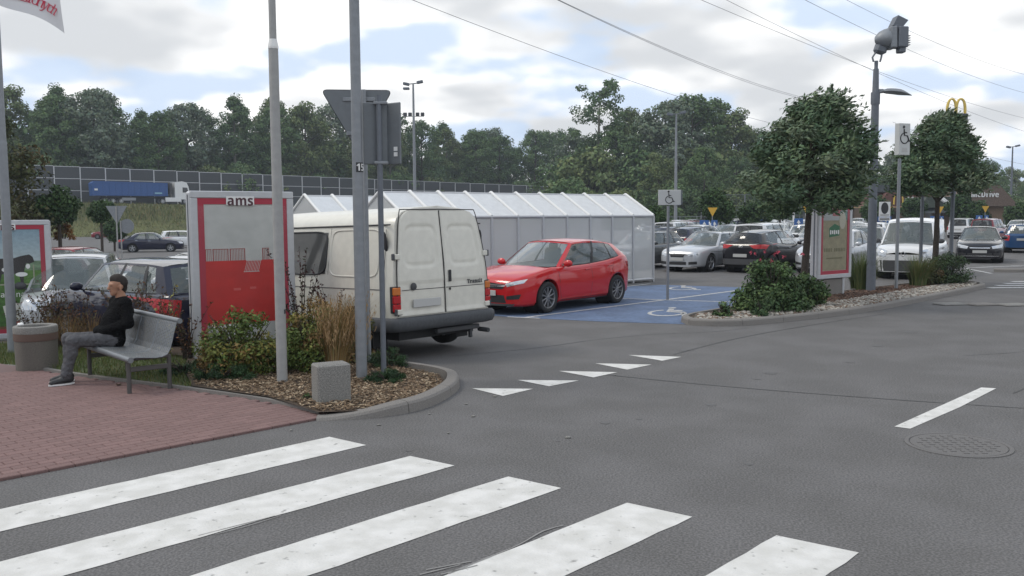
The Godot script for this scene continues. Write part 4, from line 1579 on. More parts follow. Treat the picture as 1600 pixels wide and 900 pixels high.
	# side window and pressings on the sides
	for sd in [-1.0, 1.0]:
		var sp := func(z: float, y: float, off: float) -> Vector3: return Vector3((ci(prof, y) + off) * sd, y, z)
		var win := MB.new()
		pane(win, func(u: float, v: float) -> Vector3:
			return sp.call(lerpf(0.80, -0.45, u), lerpf(1.17, 1.78, v), 0.004), 0.0, 1.0, 0.0, 1.0, 8, 6)
		var wn := part("side_window", win, M.glass_dark, t)
		var fr := MB.new()
		var ring := []
		for i in 33:
			var a := TAU * i / 32
			var cx := signf(cos(a)) * pow(absf(cos(a)), 0.35)
			var cy := signf(sin(a)) * pow(absf(sin(a)), 0.35)
			ring.append(sp.call(0.175 + cx * 0.635, 1.475 + cy * 0.315, 0.006))
		fr.tube(ring, 0.013, 6, false)
		part("rubber_seal", fr, M.black, wn)
		# wire mesh inside the glass
		var wm := MB.new()
		for i in 17:
			var z := 0.76 - i * 0.07
			wm.tube([sp.call(z, 1.19, -0.03), sp.call(z, 1.76, -0.03)], 0.004, 4, false)
		for i in 9:
			var y := 1.2 + i * 0.07
			wm.tube([sp.call(0.78, y, -0.03), sp.call(-0.42, y, -0.03)], 0.004, 4, false)
		part("wire_grille", wm, M.galv, wn)
		# raised pressing and waist groove
		var pr := MB.new()
		var rg := []
		for i in 41:
			var a := TAU * i / 40
			var cx := signf(cos(a)) * pow(absf(cos(a)), 0.28)
			var cy := signf(sin(a)) * pow(absf(sin(a)), 0.28)
			rg.append(sp.call(1.47 + cx * 0.56, 1.475 + cy * 0.33, 0.0))
		pr.tube(rg, 0.012, 6, false)
		part("side_pressing", pr, cream, t)
		var gr := MB.new()
		gr.tube([sp.call(2.1, 0.97, 0.0), sp.call(1.0, 0.97, 0.0), sp.call(-0.6, 0.97, 0.0)], 0.006, 5, false)
		part("panel_gap", gr, M.trim, t)
		gr = MB.new()
		gr.tube([sp.call(2.16, 0.62, -0.002), sp.call(2.17, 1.2, -0.002), sp.call(2.13, 1.8, -0.002)], 0.004, 5, false)
		part("panel_gap", gr, M.trim, t)
		gr = MB.new()
		gr.tube([sp.call(0.865, 0.62, -0.002), sp.call(0.865, 1.2, -0.002), sp.call(0.865, 1.84, -0.002)], 0.005, 5, false)
		part("panel_gap", gr, M.trim, t)
	# dark gap round the doors
	b = MB.new()
	var gp := []
	for i in 21:
		var v := i / 20.0
		var y := lerpf(0.60, 2.07, v)
		gp.append(Vector3(-ci(prof, minf(y, 1.86)) * 0.895 * (1.0 if v < 0.86 else sqrt(maxf(0.0, 1.0 - pow((v - 0.86) / 0.16, 2.0))) * 0.10 + 0.88), y, lean.call(y) + 0.03))
	b.tube(gp, 0.007, 5, false)
	part("door_gap", b, M.black, t)
	for i in gp.size(): gp[i].x = -gp[i].x
	b = MB.new()
	b.tube(gp, 0.007, 5, false)
	part("door_gap", b, M.black, t)
	b = MB.new()
	b.tube([Vector3(gp[20].x, 2.072, lean.call(2.07) + 0.03), Vector3(0, 2.078, lean.call(2.07) + 0.045), Vector3(-gp[20].x, 2.072, lean.call(2.07) + 0.03)], 0.008, 5, false)
	part("door_gap", b, M.black, t)
	b = MB.new()
	b.tube([Vector3(0, 0.6, lean.call(0.6) + 0.045), Vector3(0, 1.3, lean.call(1.3) + 0.045), Vector3(0, 2.06, lean.call(2.06) + 0.04)], 0.007, 5, false)
	part("door_gap", b, M.black, t)
	for sd in [-1.0, 1.0]:
		b = MB.new()
		b.tube([Vector3(0.02 * sd, 0.955, lean.call(0.955) + 0.046), Vector3(0.80 * sd, 0.955, lean.call(0.955) + 0.032)], 0.005, 5, false)
		part("door_gap", b, M.black, t)
	# bumper wraps round the corners
	b = MB.new()
	rows = []
	for k in 7:
		var y: float = [0.38, 0.395, 0.45, 0.50, 0.55, 0.575, 0.58][k]
		var o: float = [0.0, 0.05, 0.075, 0.085, 0.075, 0.05, 0.0][k]
		var r := PackedVector3Array()
		for i in 25:
			var a := i / 24.0
			var x := lerpf(-1.0, 1.0, clampf((a - 0.12) / 0.76, 0.0, 1.0)) * (W + o * 0.6)
			var z := zr + 0.02 + o
			var rim := 0.0
			if a < 0.12: z -= (0.12 - a) / 0.12 * 0.55
			elif a > 0.88: z -= (a - 0.88) / 0.12 * 0.55
			elif a < 0.2: z -= pow((0.2 - a) / 0.08, 2.0) * 0.06
			elif a > 0.8: z -= pow((a - 0.8) / 0.08, 2.0) * 0.06
			r.append(Vector3(x, y, z))
		rows.append(r)
	b.grid(rows)
	part("rear_bumper", b, grime, t)
	b = MB.new()
	b.box(Vector3(0, 0.62, 0.6), Vector3(1.7, 0.3, 3.3))
	b.box(Vector3(0, 0.40, 0.6), Vector3(1.45, 0.32, 3.1))
	for sx in [-1.0, 1.0]: b.box(Vector3(0.8 * sx, 0.30, 1.82), Vector3(0.24, 0.34, 0.015))
	b.tube([Vector3(-0.8, 0.30, 1.42), Vector3(0.8, 0.30, 1.42)], 0.05, 8)
	b.ball(Vector3(0, 0.30, 1.42), Vector3(0.14, 0.13, 0.14), 10, 8)
	part("underbody", b, M.rubber, t)
	b = MB.new()
	b.box(Vector3(0.28, 0.33, zr - 0.02), Vector3(0.85, 0.07, 0.08), Basis(), 0.01)
	b.tube([Vector3(0.80, 0.27, zr - 0.1), Vector3(0.82, 0.26, zr + 0.09)], 0.035, 8)
	b.box(Vector3(0.55, 0.25, zr - 0.03), Vector3(0.05, 0.16, 0.06), Basis(), 0.01)
	part("tow_bar", b, M.dark, t)
	var ms := wheel_meshes(0.33, 0.2, 6, 0.07)
	for z in [1.42, -1.5]:
		for sd in [-1.0, 1.0]: add_wheel(t, Vector3(0.80 * sd, 0.33, z), ms, M.rim_grey, sd < 0)

# ---------------------------------------------------------------- plants
func jit(base: Color, amt: float) -> Color:
	var k := rng.randf_range(1.0 - amt, 1.0 + amt)
	return Color(base.r * k * rng.randf_range(0.88, 1.12), base.g * k, base.b * k * rng.randf_range(0.85, 1.15))

func rdir() -> Vector3:
	var y := rng.randf_range(-1, 1)
	var a := rng.randf() * TAU
	var r := sqrt(1.0 - y * y)
	return Vector3(cos(a) * r, y, sin(a) * r)

# clumps of leaves; each clump is [centre, radius vector]
func foliage(b: MB, clumps: Array, per: int, size: float, slim: float, cols: Array, amt := 0.25, wind := Vector3.ZERO, fill := 0.45) -> void:
	for c in clumps:
		var base: Color = cols[rng.randi() % cols.size()]
		for i in per:
			var d := rdir()
			var rr := fill + (1.0 - fill) * sqrt(rng.randf())
			var p: Vector3 = c[0] + Vector3(d.x * c[1].x, d.y * c[1].y, d.z * c[1].z) * rr
			var nn := (d + rdir() * 0.8 + Vector3.UP * 0.4).normalized()
			var al := nn.cross(rdir()).normalized()
			if wind != Vector3.ZERO: al = (al * 0.55 + wind).normalized()
			var ac := nn.cross(al).normalized()
			var s := size * rng.randf_range(0.6, 1.35)
			b.leaf(p, al * s, ac * s * slim * 0.5, jit(base, amt))

func crown_clumps(h0: float, h1: float, r: float, n: int, cs: float, prof: Array) -> Array:
	var out := []
	for i in n:
		var t := (i + rng.randf()) / n
		var y := lerpf(h0, h1, t)
		var rr := r * ci(prof, t)
		var a := rng.randf() * TAU
		var q := sqrt(rng.randf_range(0.12, 0.95))
		var k := cs * rng.randf_range(0.65, 1.3)
		out.append([Vector3(cos(a) * rr * q, y, sin(a) * rr * q), Vector3(k, k * rng.randf_range(0.55, 0.85), k)])
	return out

func trunk_mesh(h: float, r: float, limbs: int, spread: float, h0: float, lean := Vector3.ZERO) -> MB:
	var b := MB.new()
	var pth := []
	var rad := []
	for i in 7:
		var t := i / 6.0
		pth.append(Vector3(sin(t * 3.0 + h) * r * 0.6, h * t, cos(t * 2.3) * r * 0.5) + lean * t * t)
		rad.append(r * lerpf(1.15, 0.25, t))
	b.tube(pth, rad, 7)
	for i in limbs:
		var t := rng.randf_range(h0, 0.9)
		var a := rng.randf() * TAU
		var o: Vector3 = pth[int(t * 6)]
		var l := spread * rng.randf_range(0.5, 1.0) * (1.1 - t * 0.6)
		var e := o + Vector3(cos(a) * l, l * rng.randf_range(0.4, 0.9), sin(a) * l)
		b.tube([o, o.lerp(e, 0.5) + Vector3(0, l * 0.06, 0), e], [r * 0.4, r * 0.25, r * 0.08], 5)
	return b

var TREES := []
func make_tree_kinds() -> void:
	rng.seed = 9001
	var greens := [[Color(0.095, 0.152, 0.062), Color(0.110, 0.17, 0.065)], [Color(0.125, 0.165, 0.065), Color(0.14, 0.178, 0.068)], [Color(0.135, 0.175, 0.12), Color(0.15, 0.19, 0.13)], [Color(0.083, 0.135, 0.060), Color(0.095, 0.15, 0.060)]]
	var lm := leafmat(1, 1, 1, 0.3)
	M.forest_leaf = lm
	# [height, radius, lowest foliage, clumps, clump size, profile, colours, leaves each, leaf size]
	var full := [[0, 0.55], [0.25, 0.95], [0.55, 1.0], [0.8, 0.75], [1.0, 0.25]]
	var tall := [[0, 0.5], [0.3, 0.9], [0.6, 0.85], [0.85, 0.55], [1.0, 0.15]]
	var airy := [[0, 0.35], [0.4, 0.8], [0.75, 1.0], [1.0, 0.6]]
	for k in [[19.0, 5.6, 1.5, 120, 1.25, full, 0, 120, 0.40], [21.0, 4.6, 2.0, 105, 1.15, tall, 3, 120, 0.40], [18.0, 6.4, 1.5, 130, 1.3, full, 2, 120, 0.42], [22.0, 4.9, 2.0, 105, 1.2, tall, 1, 120, 0.40], [17.0, 5.2, 1.0, 110, 1.2, full, 1, 120, 0.40], [24.0, 4.9, 6.0, 95, 1.0, airy, 3, 80, 0.40], [20.0, 6.0, 1.5, 125, 1.25, full, 3, 120, 0.40], [12.0, 1.9, 3.0, 34, 0.55, airy, 2, 45, 0.28], [7.0, 3.6, 0.2, 60, 1.1, full, 0, 90, 0.36], [6.0, 3.2, 0.1, 55, 1.0, full, 1, 90, 0.36]]:
		var b := MB.new()
		var cl := crown_clumps(k[2], k[0] * 0.97, k[1], k[3], k[4], k[5])
		foliage(b, cl, k[7], k[8], 0.75, greens[k[6]], 0.22, Vector3.ZERO, 0.35)
		TREES.append([b.done(), trunk_mesh(k[0] * 0.9, 0.22 + k[0] * 0.006, 14, k[1] * 0.8, 0.25).done()])

func forest_tree(kind: int, label: String, x: float, d: float, y: float, sc: float, turn: float, group: String) -> void:
	var t := thing("forest_tree" if kind < 8 else "forest_shrub", label, "tree" if kind < 8 else "bush", P(x, d, y), turn, group)
	t.scale = Vector3(sc, sc, sc)
	part("crown", TREES[kind][0], M.forest_leaf, t)
	part("trunk", TREES[kind][1], M.bark_pale if kind in [1, 3, 5] else M.bark, t)

# line of the noise wall: start, direction and the side facing us
const WA := Vector2(-76, 150)
const WD := Vector2(0.795, 0.607)
const WN := Vector2(0.607, -0.795)
func wall_base(s: float) -> float: return lerpf(5.1, 3.2, clampf(s / 115.0, -0.6, 1.2))

func bank_y(s: float, o: float) -> float:       # o metres in front of the wall
	var top := wall_base(s)
	return ci([[-200.0, top + 3.0], [-60.0, top + 1.5], [0.0, top], [1.5, top - 0.15], [9.0, top - 0.25], [10.5, top - 0.5], [22.0, -0.62], [26.0, -0.8]], o)

func make_background() -> void:
	# embankment and wooded ground
	var b := MB.new()
	var rows := []
	for i in 41:
		var s := -150.0 + i * 8.0
		var r := PackedVector3Array()
		for o in [-180.0, -120.0, -60.0, -30.0, -10.0, -2.0, 0.0, 1.5, 5.0, 9.0, 11.0, 14.0, 17.0, 20.0, 22.0, 26.0]:
			var p: Vector2 = WA + WD * s + WN * o
			r.append(P(p.x, p.y, bank_y(s, o) * (1.0 if s < 118.0 else lerpf(1.0, 0.15, smoothstep(118.0, 150.0, s)))))
		rows.append(r)
	b.grid(rows)
	struct("embankment", b, M.turf_far, "grassy embankment below the noise wall and the wood")
	# raised road on top
	b = MB.new()
	rows = []
	for i in 30:
		var s := -120.0 + i * 8.0
		var r := PackedVector3Array()
		for o in [2.0, 8.6]:
			var p: Vector2 = WA + WD * s + WN * o
			r.append(P(p.x, p.y, bank_y(s, o) + 0.03))
		rows.append(r)
	b.grid(rows)
	struct("upper_road", b, M.asphalt, "raised road along the noise wall")
	# rough grass on the slope
	b = MB.new()
	rng.seed = 33
	for i in 15000:
		var s := rng.randf_range(-20.0, 60.0)
		var o := rng.randf_range(9.4, 23.0)
		var p: Vector2 = WA + WD * s + WN * o
		var y := bank_y(s, o)
		var h := rng.randf_range(0.25, 1.0) * (0.5 if o < 11 else 1.0 if o < 16 else 0.45)
		var a := rng.randf() * TAU
		var w := Vector3(cos(a), 0, sin(a)) * 0.07
		var t := rng.randf_range(0.6, 1.3)
		b.col = Color(0.105 * t, 0.125 * t, 0.045 * t) if rng.randf() < 0.7 else Color(0.23 * t, 0.19 * t, 0.09 * t)
		var q := P(p.x, p.y, y)
		b.tri(q - w, q + Vector3(rng.randf_range(-0.2, 0.2), h, rng.randf_range(-0.2, 0.2)), q + w)
	stuff("meadow_grass", b, M.forest_leaf, "tall rough grass on the embankment slope", "grass")
	# noise wall
	var nw := thing("noise_barrier", "long dark noise barrier with pale posts in front of the wood", "wall", Vector3.ZERO)
	var pm := mk(lin(0.048, 0.053, 0.058), 0.55)
	grain(pm, 0.4, 0.02, 0.8, 1.0, 141)
	var post := MB.new()
	post.box(Vector3(0, 3.0, 0), Vector3(0.17, 6.0, 0.22))
	var pmesh := post.done()
	var pan := MB.new()
	pan.box(Vector3.ZERO, Vector3(3.83, 1.9, 0.1), Basis(), 0.02)
	var panm := pan.done()
	var rail := MB.new()
	rail.box(Vector3.ZERO, Vector3(3.83, 0.1, 0.15))
	var railm := rail.done()
	var tw := atan2(WD.y, WD.x)
	for i in range(-9, 30):
		var s := i * 4.0
		var p: Vector2 = WA + WD * s
		var y := wall_base(s)
		part("post", pmesh, M.alu, nw, Transform3D(Basis(Vector3.UP, tw), P(p.x, p.y, y)))
		var m: Vector2 = WA + WD * (s + 2.0)
		if i < 29:
			for k in 3:
				part("panel", panm, pm, nw, Transform3D(Basis(Vector3.UP, tw), P(m.x, m.y, wall_base(s + 2) + 0.98 + k * 2.0)))
				part("rail", railm, M.alu, nw, Transform3D(Basis(Vector3.UP, tw), P(m.x, m.y, wall_base(s + 2) + 1.98 + k * 2.0)))
	# the wood behind the wall, far trees first
	rng.seed = 77
	var adj := ["broad", "slender", "bushy", "tall", "rounded", "ragged", "dense", "leaning"]
	var n := 0
	for rw in 2:
		for i in 23:
			var s := -66.0 + i * 8.4 + rng.randf_range(-2, 2) + rw * 4.2
			var o := -9.0 - rw * 14.0 + rng.randf_range(-4, 4)
			var p: Vector2 = WA + WD * s + WN * o
			var kind: int = [0, 3, 2, 6, 1, 4, 2, 0, 3, 6][rng.randi() % 10]
			var px := int(800 + 1400 * p.x / p.y)
			if px < -120: continue
			# the treeline dips in the middle and behind the lamp mast
			var tgt := ci([[-100, 140], [60, 150], [130, 138], [190, 168], [300, 172], [400, 158], [520, 166], [600, 185], [700, 192], [760, 205], [800, 222], [860, 208], [960, 205], [1060, 200]], px)
			var y := bank_y(s, o)
			if s > 118: y *= lerpf(1.0, 0.15, smoothstep(118.0, 150.0, s))
			var top := 2.0 + (345.0 - px * 0.007 - tgt) / 1400.0 * p.y
			var hh: float = [19.0, 21.0, 18.0, 22.0, 17.0, 24.0, 20.0][kind]
			var sc := (top - y) / hh * rng.randf_range(0.93, 1.07)
			n += 1
			forest_tree(kind, "%s tree, %s row of the wood, %s" % [adj[kind], ["front", "back"][rw], landmark(px)], p.x, p.y, y, sc, rng.randf() * TAU, "trees of the wood behind the barrier")
	# thin birch poking above the wood at the far left
	forest_tree(7, "thin wispy birch top sticking out above the wood, far left", -76.0, 146.5 + 20, 8.0, 1.5, 0.4, "")
	# undergrowth along the wall
	for i in 40:
		var s := -50.0 + (i % 22) * 8.4 + rng.randf_range(-2, 2) + (4.2 if i > 21 else 0.0)
		var p: Vector2 = WA + WD * s + WN * (-3.5 if i < 22 else -17.0)
		var px := int(800 + 1400 * p.x / p.y)
		if px < -60: continue
		forest_tree(8 + i % 2, "%s behind the barrier, %s" % ["low undergrowth bush" if i < 22 else "tall thicket bush", landmark(px)], p.x, p.y, wall_base(s) * (1.0 if s < 118 else 0.5), rng.randf_range(0.9, 1.25) * (1.0 if i < 22 else 2.0), rng.randf() * TAU, "undergrowth behind the barrier")
	# trees right of the barrier, towards the restaurant: [px, top y, depth, kind]
	for q in [[938, 124, 175, 5, 1.0], [962, 205, 165, 0, 1], [905, 212, 185, 2, 1], [985, 170, 178, 3, 1], [1010, 185, 160, 6, 1], [1045, 160, 158, 2, 1], [1080, 150, 165, 0, 1], [1110, 156, 170, 6, 1], [1140, 175, 168, 4, 1], [1165, 200, 172, 1, 1], [1190, 205, 180, 2, 1], [1215, 212, 185, 0, 1], [1030, 240, 145, 4, 1], [1100, 230, 140, 0, 1], [1150, 245, 148, 6, 1], [1250, 225, 190, 3, 1], [1300, 230, 195, 0, 1], [1350, 232, 200, 6, 1], [1400, 238, 205, 2, 1], [1450, 235, 205, 4, 1], [1500, 236, 210, 0, 1], [1540, 250, 215, 6, 1], [1580, 262, 215, 4, 1], [1620, 262, 220, 2, 1], [1210, 260, 150, 4, 1], [1270, 265, 155, 6, 1], [1475, 262, 190, 6, 1], [1560, 275, 190, 0, 1], [1330, 262, 180, 4, 1], [1420, 268, 185, 0, 1], [1600, 288, 180, 0, 1]]:
		var x: float = (q[0] - 800.0) / 1400.0 * q[2]
		var top: float = 2.0 + (345.0 - q[0] * 0.007 - q[1]) / 1400.0 * q[2]
		var hh: float = [19.0, 21.0, 18.0, 22.0, 17.0, 24.0, 20.0][q[3]]
		n += 1
		forest_tree(q[3], "tall open-crowned poplar above the trolley shelter" if q[3] == 5 else "%s tree, %s row of the right-hand wood, %s" % [adj[q[3]], "front" if q[2] < 160 else "back" if q[2] > 176 else "middle", landmark(int(q[0]))], x, q[2], 0.0, top / hh, rng.randf() * TAU, "trees of the wood right of the barrier")
	for i in 36:
		var px := 890.0 + (i % 26) * 28.0
		var dd := 138.0 + (i % 3) * 6.0 + (18.0 if i > 25 else 0.0)
		forest_tree(8 + i % 2, "%s %s bush below the right-hand wood, %s" % ["tall" if i > 25 else "low", ["dark", "pale"][i % 2], landmark(int(px))], (px - 800) / 1400 * dd, dd, 0.0, rng.randf_range(0.8, 1.15) * (1.0 if px < 1250 else 0.75) * (2.0 if i > 25 else 1.0), rng.randf() * TAU, "bushes at the foot of the wood")
	# ball-catching fence of a pitch far behind
	var bf := thing("pitch_fence", "tall wire ball-stop fence in front of the right-hand wood", "fence", Vector3.ZERO)
	for i in 9:
		b = MB.new()
		b.tube([P(27.0 + i * 3.1, 128, 0), P(27.0 + i * 3.1, 128, 5.0)], 0.07, 6)
		part("post", b, M.galv, bf)
	b = MB.new()
	for y in [1.0, 2.8, 5.0]: b.tube([P(27.0, 128, y), P(27.0 + 8 * 3.1, 128, y)], 0.04, 5)
	for i in 60: b.tube([P(27.0 + i * 0.42, 128.02, 0), P(27.0 + i * 0.42, 128.02, 5.0)], 0.012, 3, false)
	for i in 14: b.tube([P(27.0, 128.02, i * 0.36), P(27.0 + 24.8, 128.02, i * 0.36)], 0.012, 3, false)
	part("wire_mesh", b, M.galv_dark, bf)

# street tree with long drooping leaves streaming to the right
func wind_tree(label: String, x: float, d: float, h0: float, h1: float, r: float, lean: float, sd: int) -> void:
	rng.seed = sd
	var t := thing("street_tree", label, "tree", P(x, d, 0.09), 0.0, "wind-blown trees on the island")
	var b := MB.new()
	var prof := [[0, 0.72], [0.15, 1.05], [0.4, 0.98], [0.7, 0.66], [1.0, 0.2]]
	var cl := crown_clumps(h0, h1, r, 92, 0.34, prof)
	for c in cl:
		c[0].x += lean * (c[0].y - h0 * 0.5) * 0.25
		c[1] *= rng.randf_range(0.6, 1.35)
		c[1].x *= 1.25
	var cols := [Color(0.10, 0.150, 0.085), Color(0.118, 0.168, 0.094), Color(0.076, 0.120, 0.07), Color(0.13, 0.168, 0.105)]
	foliage(b, cl, 330, 0.115, 0.36, cols, 0.35, Vector3(0.55, 0.2, 0.1), 0.3)
	# sprays that stand out of the crown on the lee side and the top
	for i in 190:
		var c: Array = cl[rng.randi() % cl.size()]
		var o: Vector3 = c[0] + Vector3(0.1, 0.15, 0.1)
		var dr := (Vector3(rng.randf_range(-0.2, 0.9), rng.randf_range(-0.4, 0.8), rng.randf_range(-0.8, 0.8))).normalized()
		var ln := rng.randf_range(0.25, 0.45)
		for k in 16:
			var p := o + dr * ln * (k / 15.0) + Vector3(0, -0.10 * pow(k / 15.0, 2.0), 0)
			for sgn in [-1.0, 1.0]:
				var al := (dr * 0.8 + Vector3(0, 0.2 * sgn, 0.6 * sgn) + rdir() * 0.2).normalized()
				b.leaf(p, al * 0.10, al.cross(Vector3.UP).normalized() * 0.019, jit(cols[i % 4], 0.22))
	part("crown", b, leafmat(1, 1, 1, 0.35), t)
	b = MB.new()
	var pth := []
	var rad := []
	for i in 9:
		var q := i / 8.0
		pth.append(Vector3(lean * h0 * 0.28 * q + sin(q * 4) * 0.02, h1 * 0.8 * q, 0))
		rad.append(lerpf(0.095, 0.04, q))
	b.tube(pth, rad, 9)
	for i in 12:
		var a := rng.randf() * TAU
		var o: Vector3 = pth[5 + i % 3]
		b.tube([o, o + Vector3(cos(a) * 0.35 + 0.05, 0.4, sin(a) * 0.35), o + Vector3(cos(a) * 0.7 + 0.2, 0.7, sin(a) * 0.7)], [0.035, 0.022, 0.008], 5)
	part("trunk", b, M.bark, t)

func shrub(nm: String, label: String, at: Vector3, rx: float, h: float, rz: float, cols: Array, n: int, per: int, leaf: float, slim: float, sd: int, group := "", flat := false) -> Node3D:
	rng.seed = sd
	var t := thing(nm, label, "shrub", at, 0.0, group)
	var b := MB.new()
	var cl := []
	for i in n:
		var d := rdir()
		d.y = absf(d.y)
		var q := pow(rng.randf(), 0.4)
		var k := minf(rx, h) * rng.randf_range(0.22, 0.36)
		cl.append([Vector3(d.x * (rx - k * 0.6) * q, maxf(k * 0.4, d.y * (h - k * 0.7) * q), d.z * (rz - k * 0.6) * q), Vector3(k, k * (0.45 if flat else 0.75), k)])
	foliage(b, cl, per, leaf, slim, cols, 0.28, Vector3.ZERO, 0.3)
	part("foliage", b, leafmat(1, 1, 1, 0.35), t)
	b = MB.new()
	for i in 14:
		var a := rng.randf() * TAU
		var e := Vector3(cos(a) * rx * 0.6, h * rng.randf_range(0.5, 0.85), sin(a) * rz * 0.6)
		b.tube([Vector3(cos(a) * 0.06, 0, sin(a) * 0.06), e * 0.5 + Vector3(0, h * 0.08, 0), e], [0.012, 0.009, 0.003], 5)
	part("stems", b, M.bark, t)
	return t

func tuft(nm: String, label: String, at: Vector3, r: float, h: float, n: int, cols: Array, sd: int, lean := Vector3.ZERO, wd := 0.006, plume := 0.0) -> void:
	rng.seed = sd
	var t := thing(nm, label, "grass", at)
	var b := MB.new()
	var pl := MB.new()
	for i in n:
		var a := rng.randf() * TAU
		var q := sqrt(rng.randf())
		var o := Vector3(cos(a), 0, sin(a)) * r * 0.35 * q
		var hh := h * rng.randf_range(0.5, 1.08)
		var out := Vector3(cos(a), 0, sin(a)) * r * rng.randf_range(0.2, 1.0) * q + lean * hh * rng.randf_range(0.5, 1.2)
		var s := Vector3(-sin(a + rng.randf()), 0, cos(a)).normalized() * wd * rng.randf_range(0.6, 1.3)
		b.col = jit(cols[rng.randi() % cols.size()], 0.25)
		var prev := o
		var seg := 5
		for k in range(1, seg + 1):
			var f := float(k) / seg
			var p := o + out * f * f + Vector3(0, hh * (f - 0.18 * f * f * f), 0)
			var w0 := s * (1.0 - (f - 1.0 / seg) * 0.9)
			var w1 := s * (1.0 - f * 0.9)
			b.quad(prev - w0, p - w1, p + w1, prev + w0)
			prev = p
		if rng.randf() < plume:
			pl.col = Color(0.36, 0.24, 0.13) * rng.randf_range(0.7, 1.25)
			for k in 7:
				var p := prev - Vector3(out.x * 0.3, hh * 0.22, out.z * 0.3) * (k / 6.0)
				pl.leaf(p, (rdir() * 0.5 + Vector3(0, 1, 0)).normalized() * 0.06, rdir() * 0.006, pl.col)
	part("blades", b, leafmat(1, 1, 1, 0.4), t)
	if pl.v.size(): part("seed_heads", pl, leafmat(1, 1, 1, 0.4), t)

func globe_tree(label: String, x: float, d: float, r: float, hc: float, sd: int, group := "clipped ball trees of the car park", dense := true) -> void:
	rng.seed = sd
	var t := thing("ball_tree", label, "tree", GP(x, d), 0.0, group)
	var b := MB.new()
	var cl := []
	for i in 60:
		var dd := rdir()
		cl.append([Vector3(0, hc, 0) + Vector3(dd.x, dd.y * 0.9, dd.z) * r * pow(rng.randf(), 0.35) * 0.85, Vector3.ONE * r * rng.randf_range(0.2, 0.34)])
	foliage(b, cl, 75, r * 0.17, 0.6, [Color(0.045, 0.082, 0.030), Color(0.055, 0.098, 0.034), Color(0.037, 0.068, 0.027)], 0.25)
	part("crown", b, leafmat(1, 1, 1, 0.3), t)
	b = MB.new()
	b.tube([Vector3(0, 0, 0), Vector3(0.02, hc * 0.5, 0), Vector3(0, hc, 0)], [0.09, 0.08, 0.05], 7)
	part("trunk", b, M.bark, t)

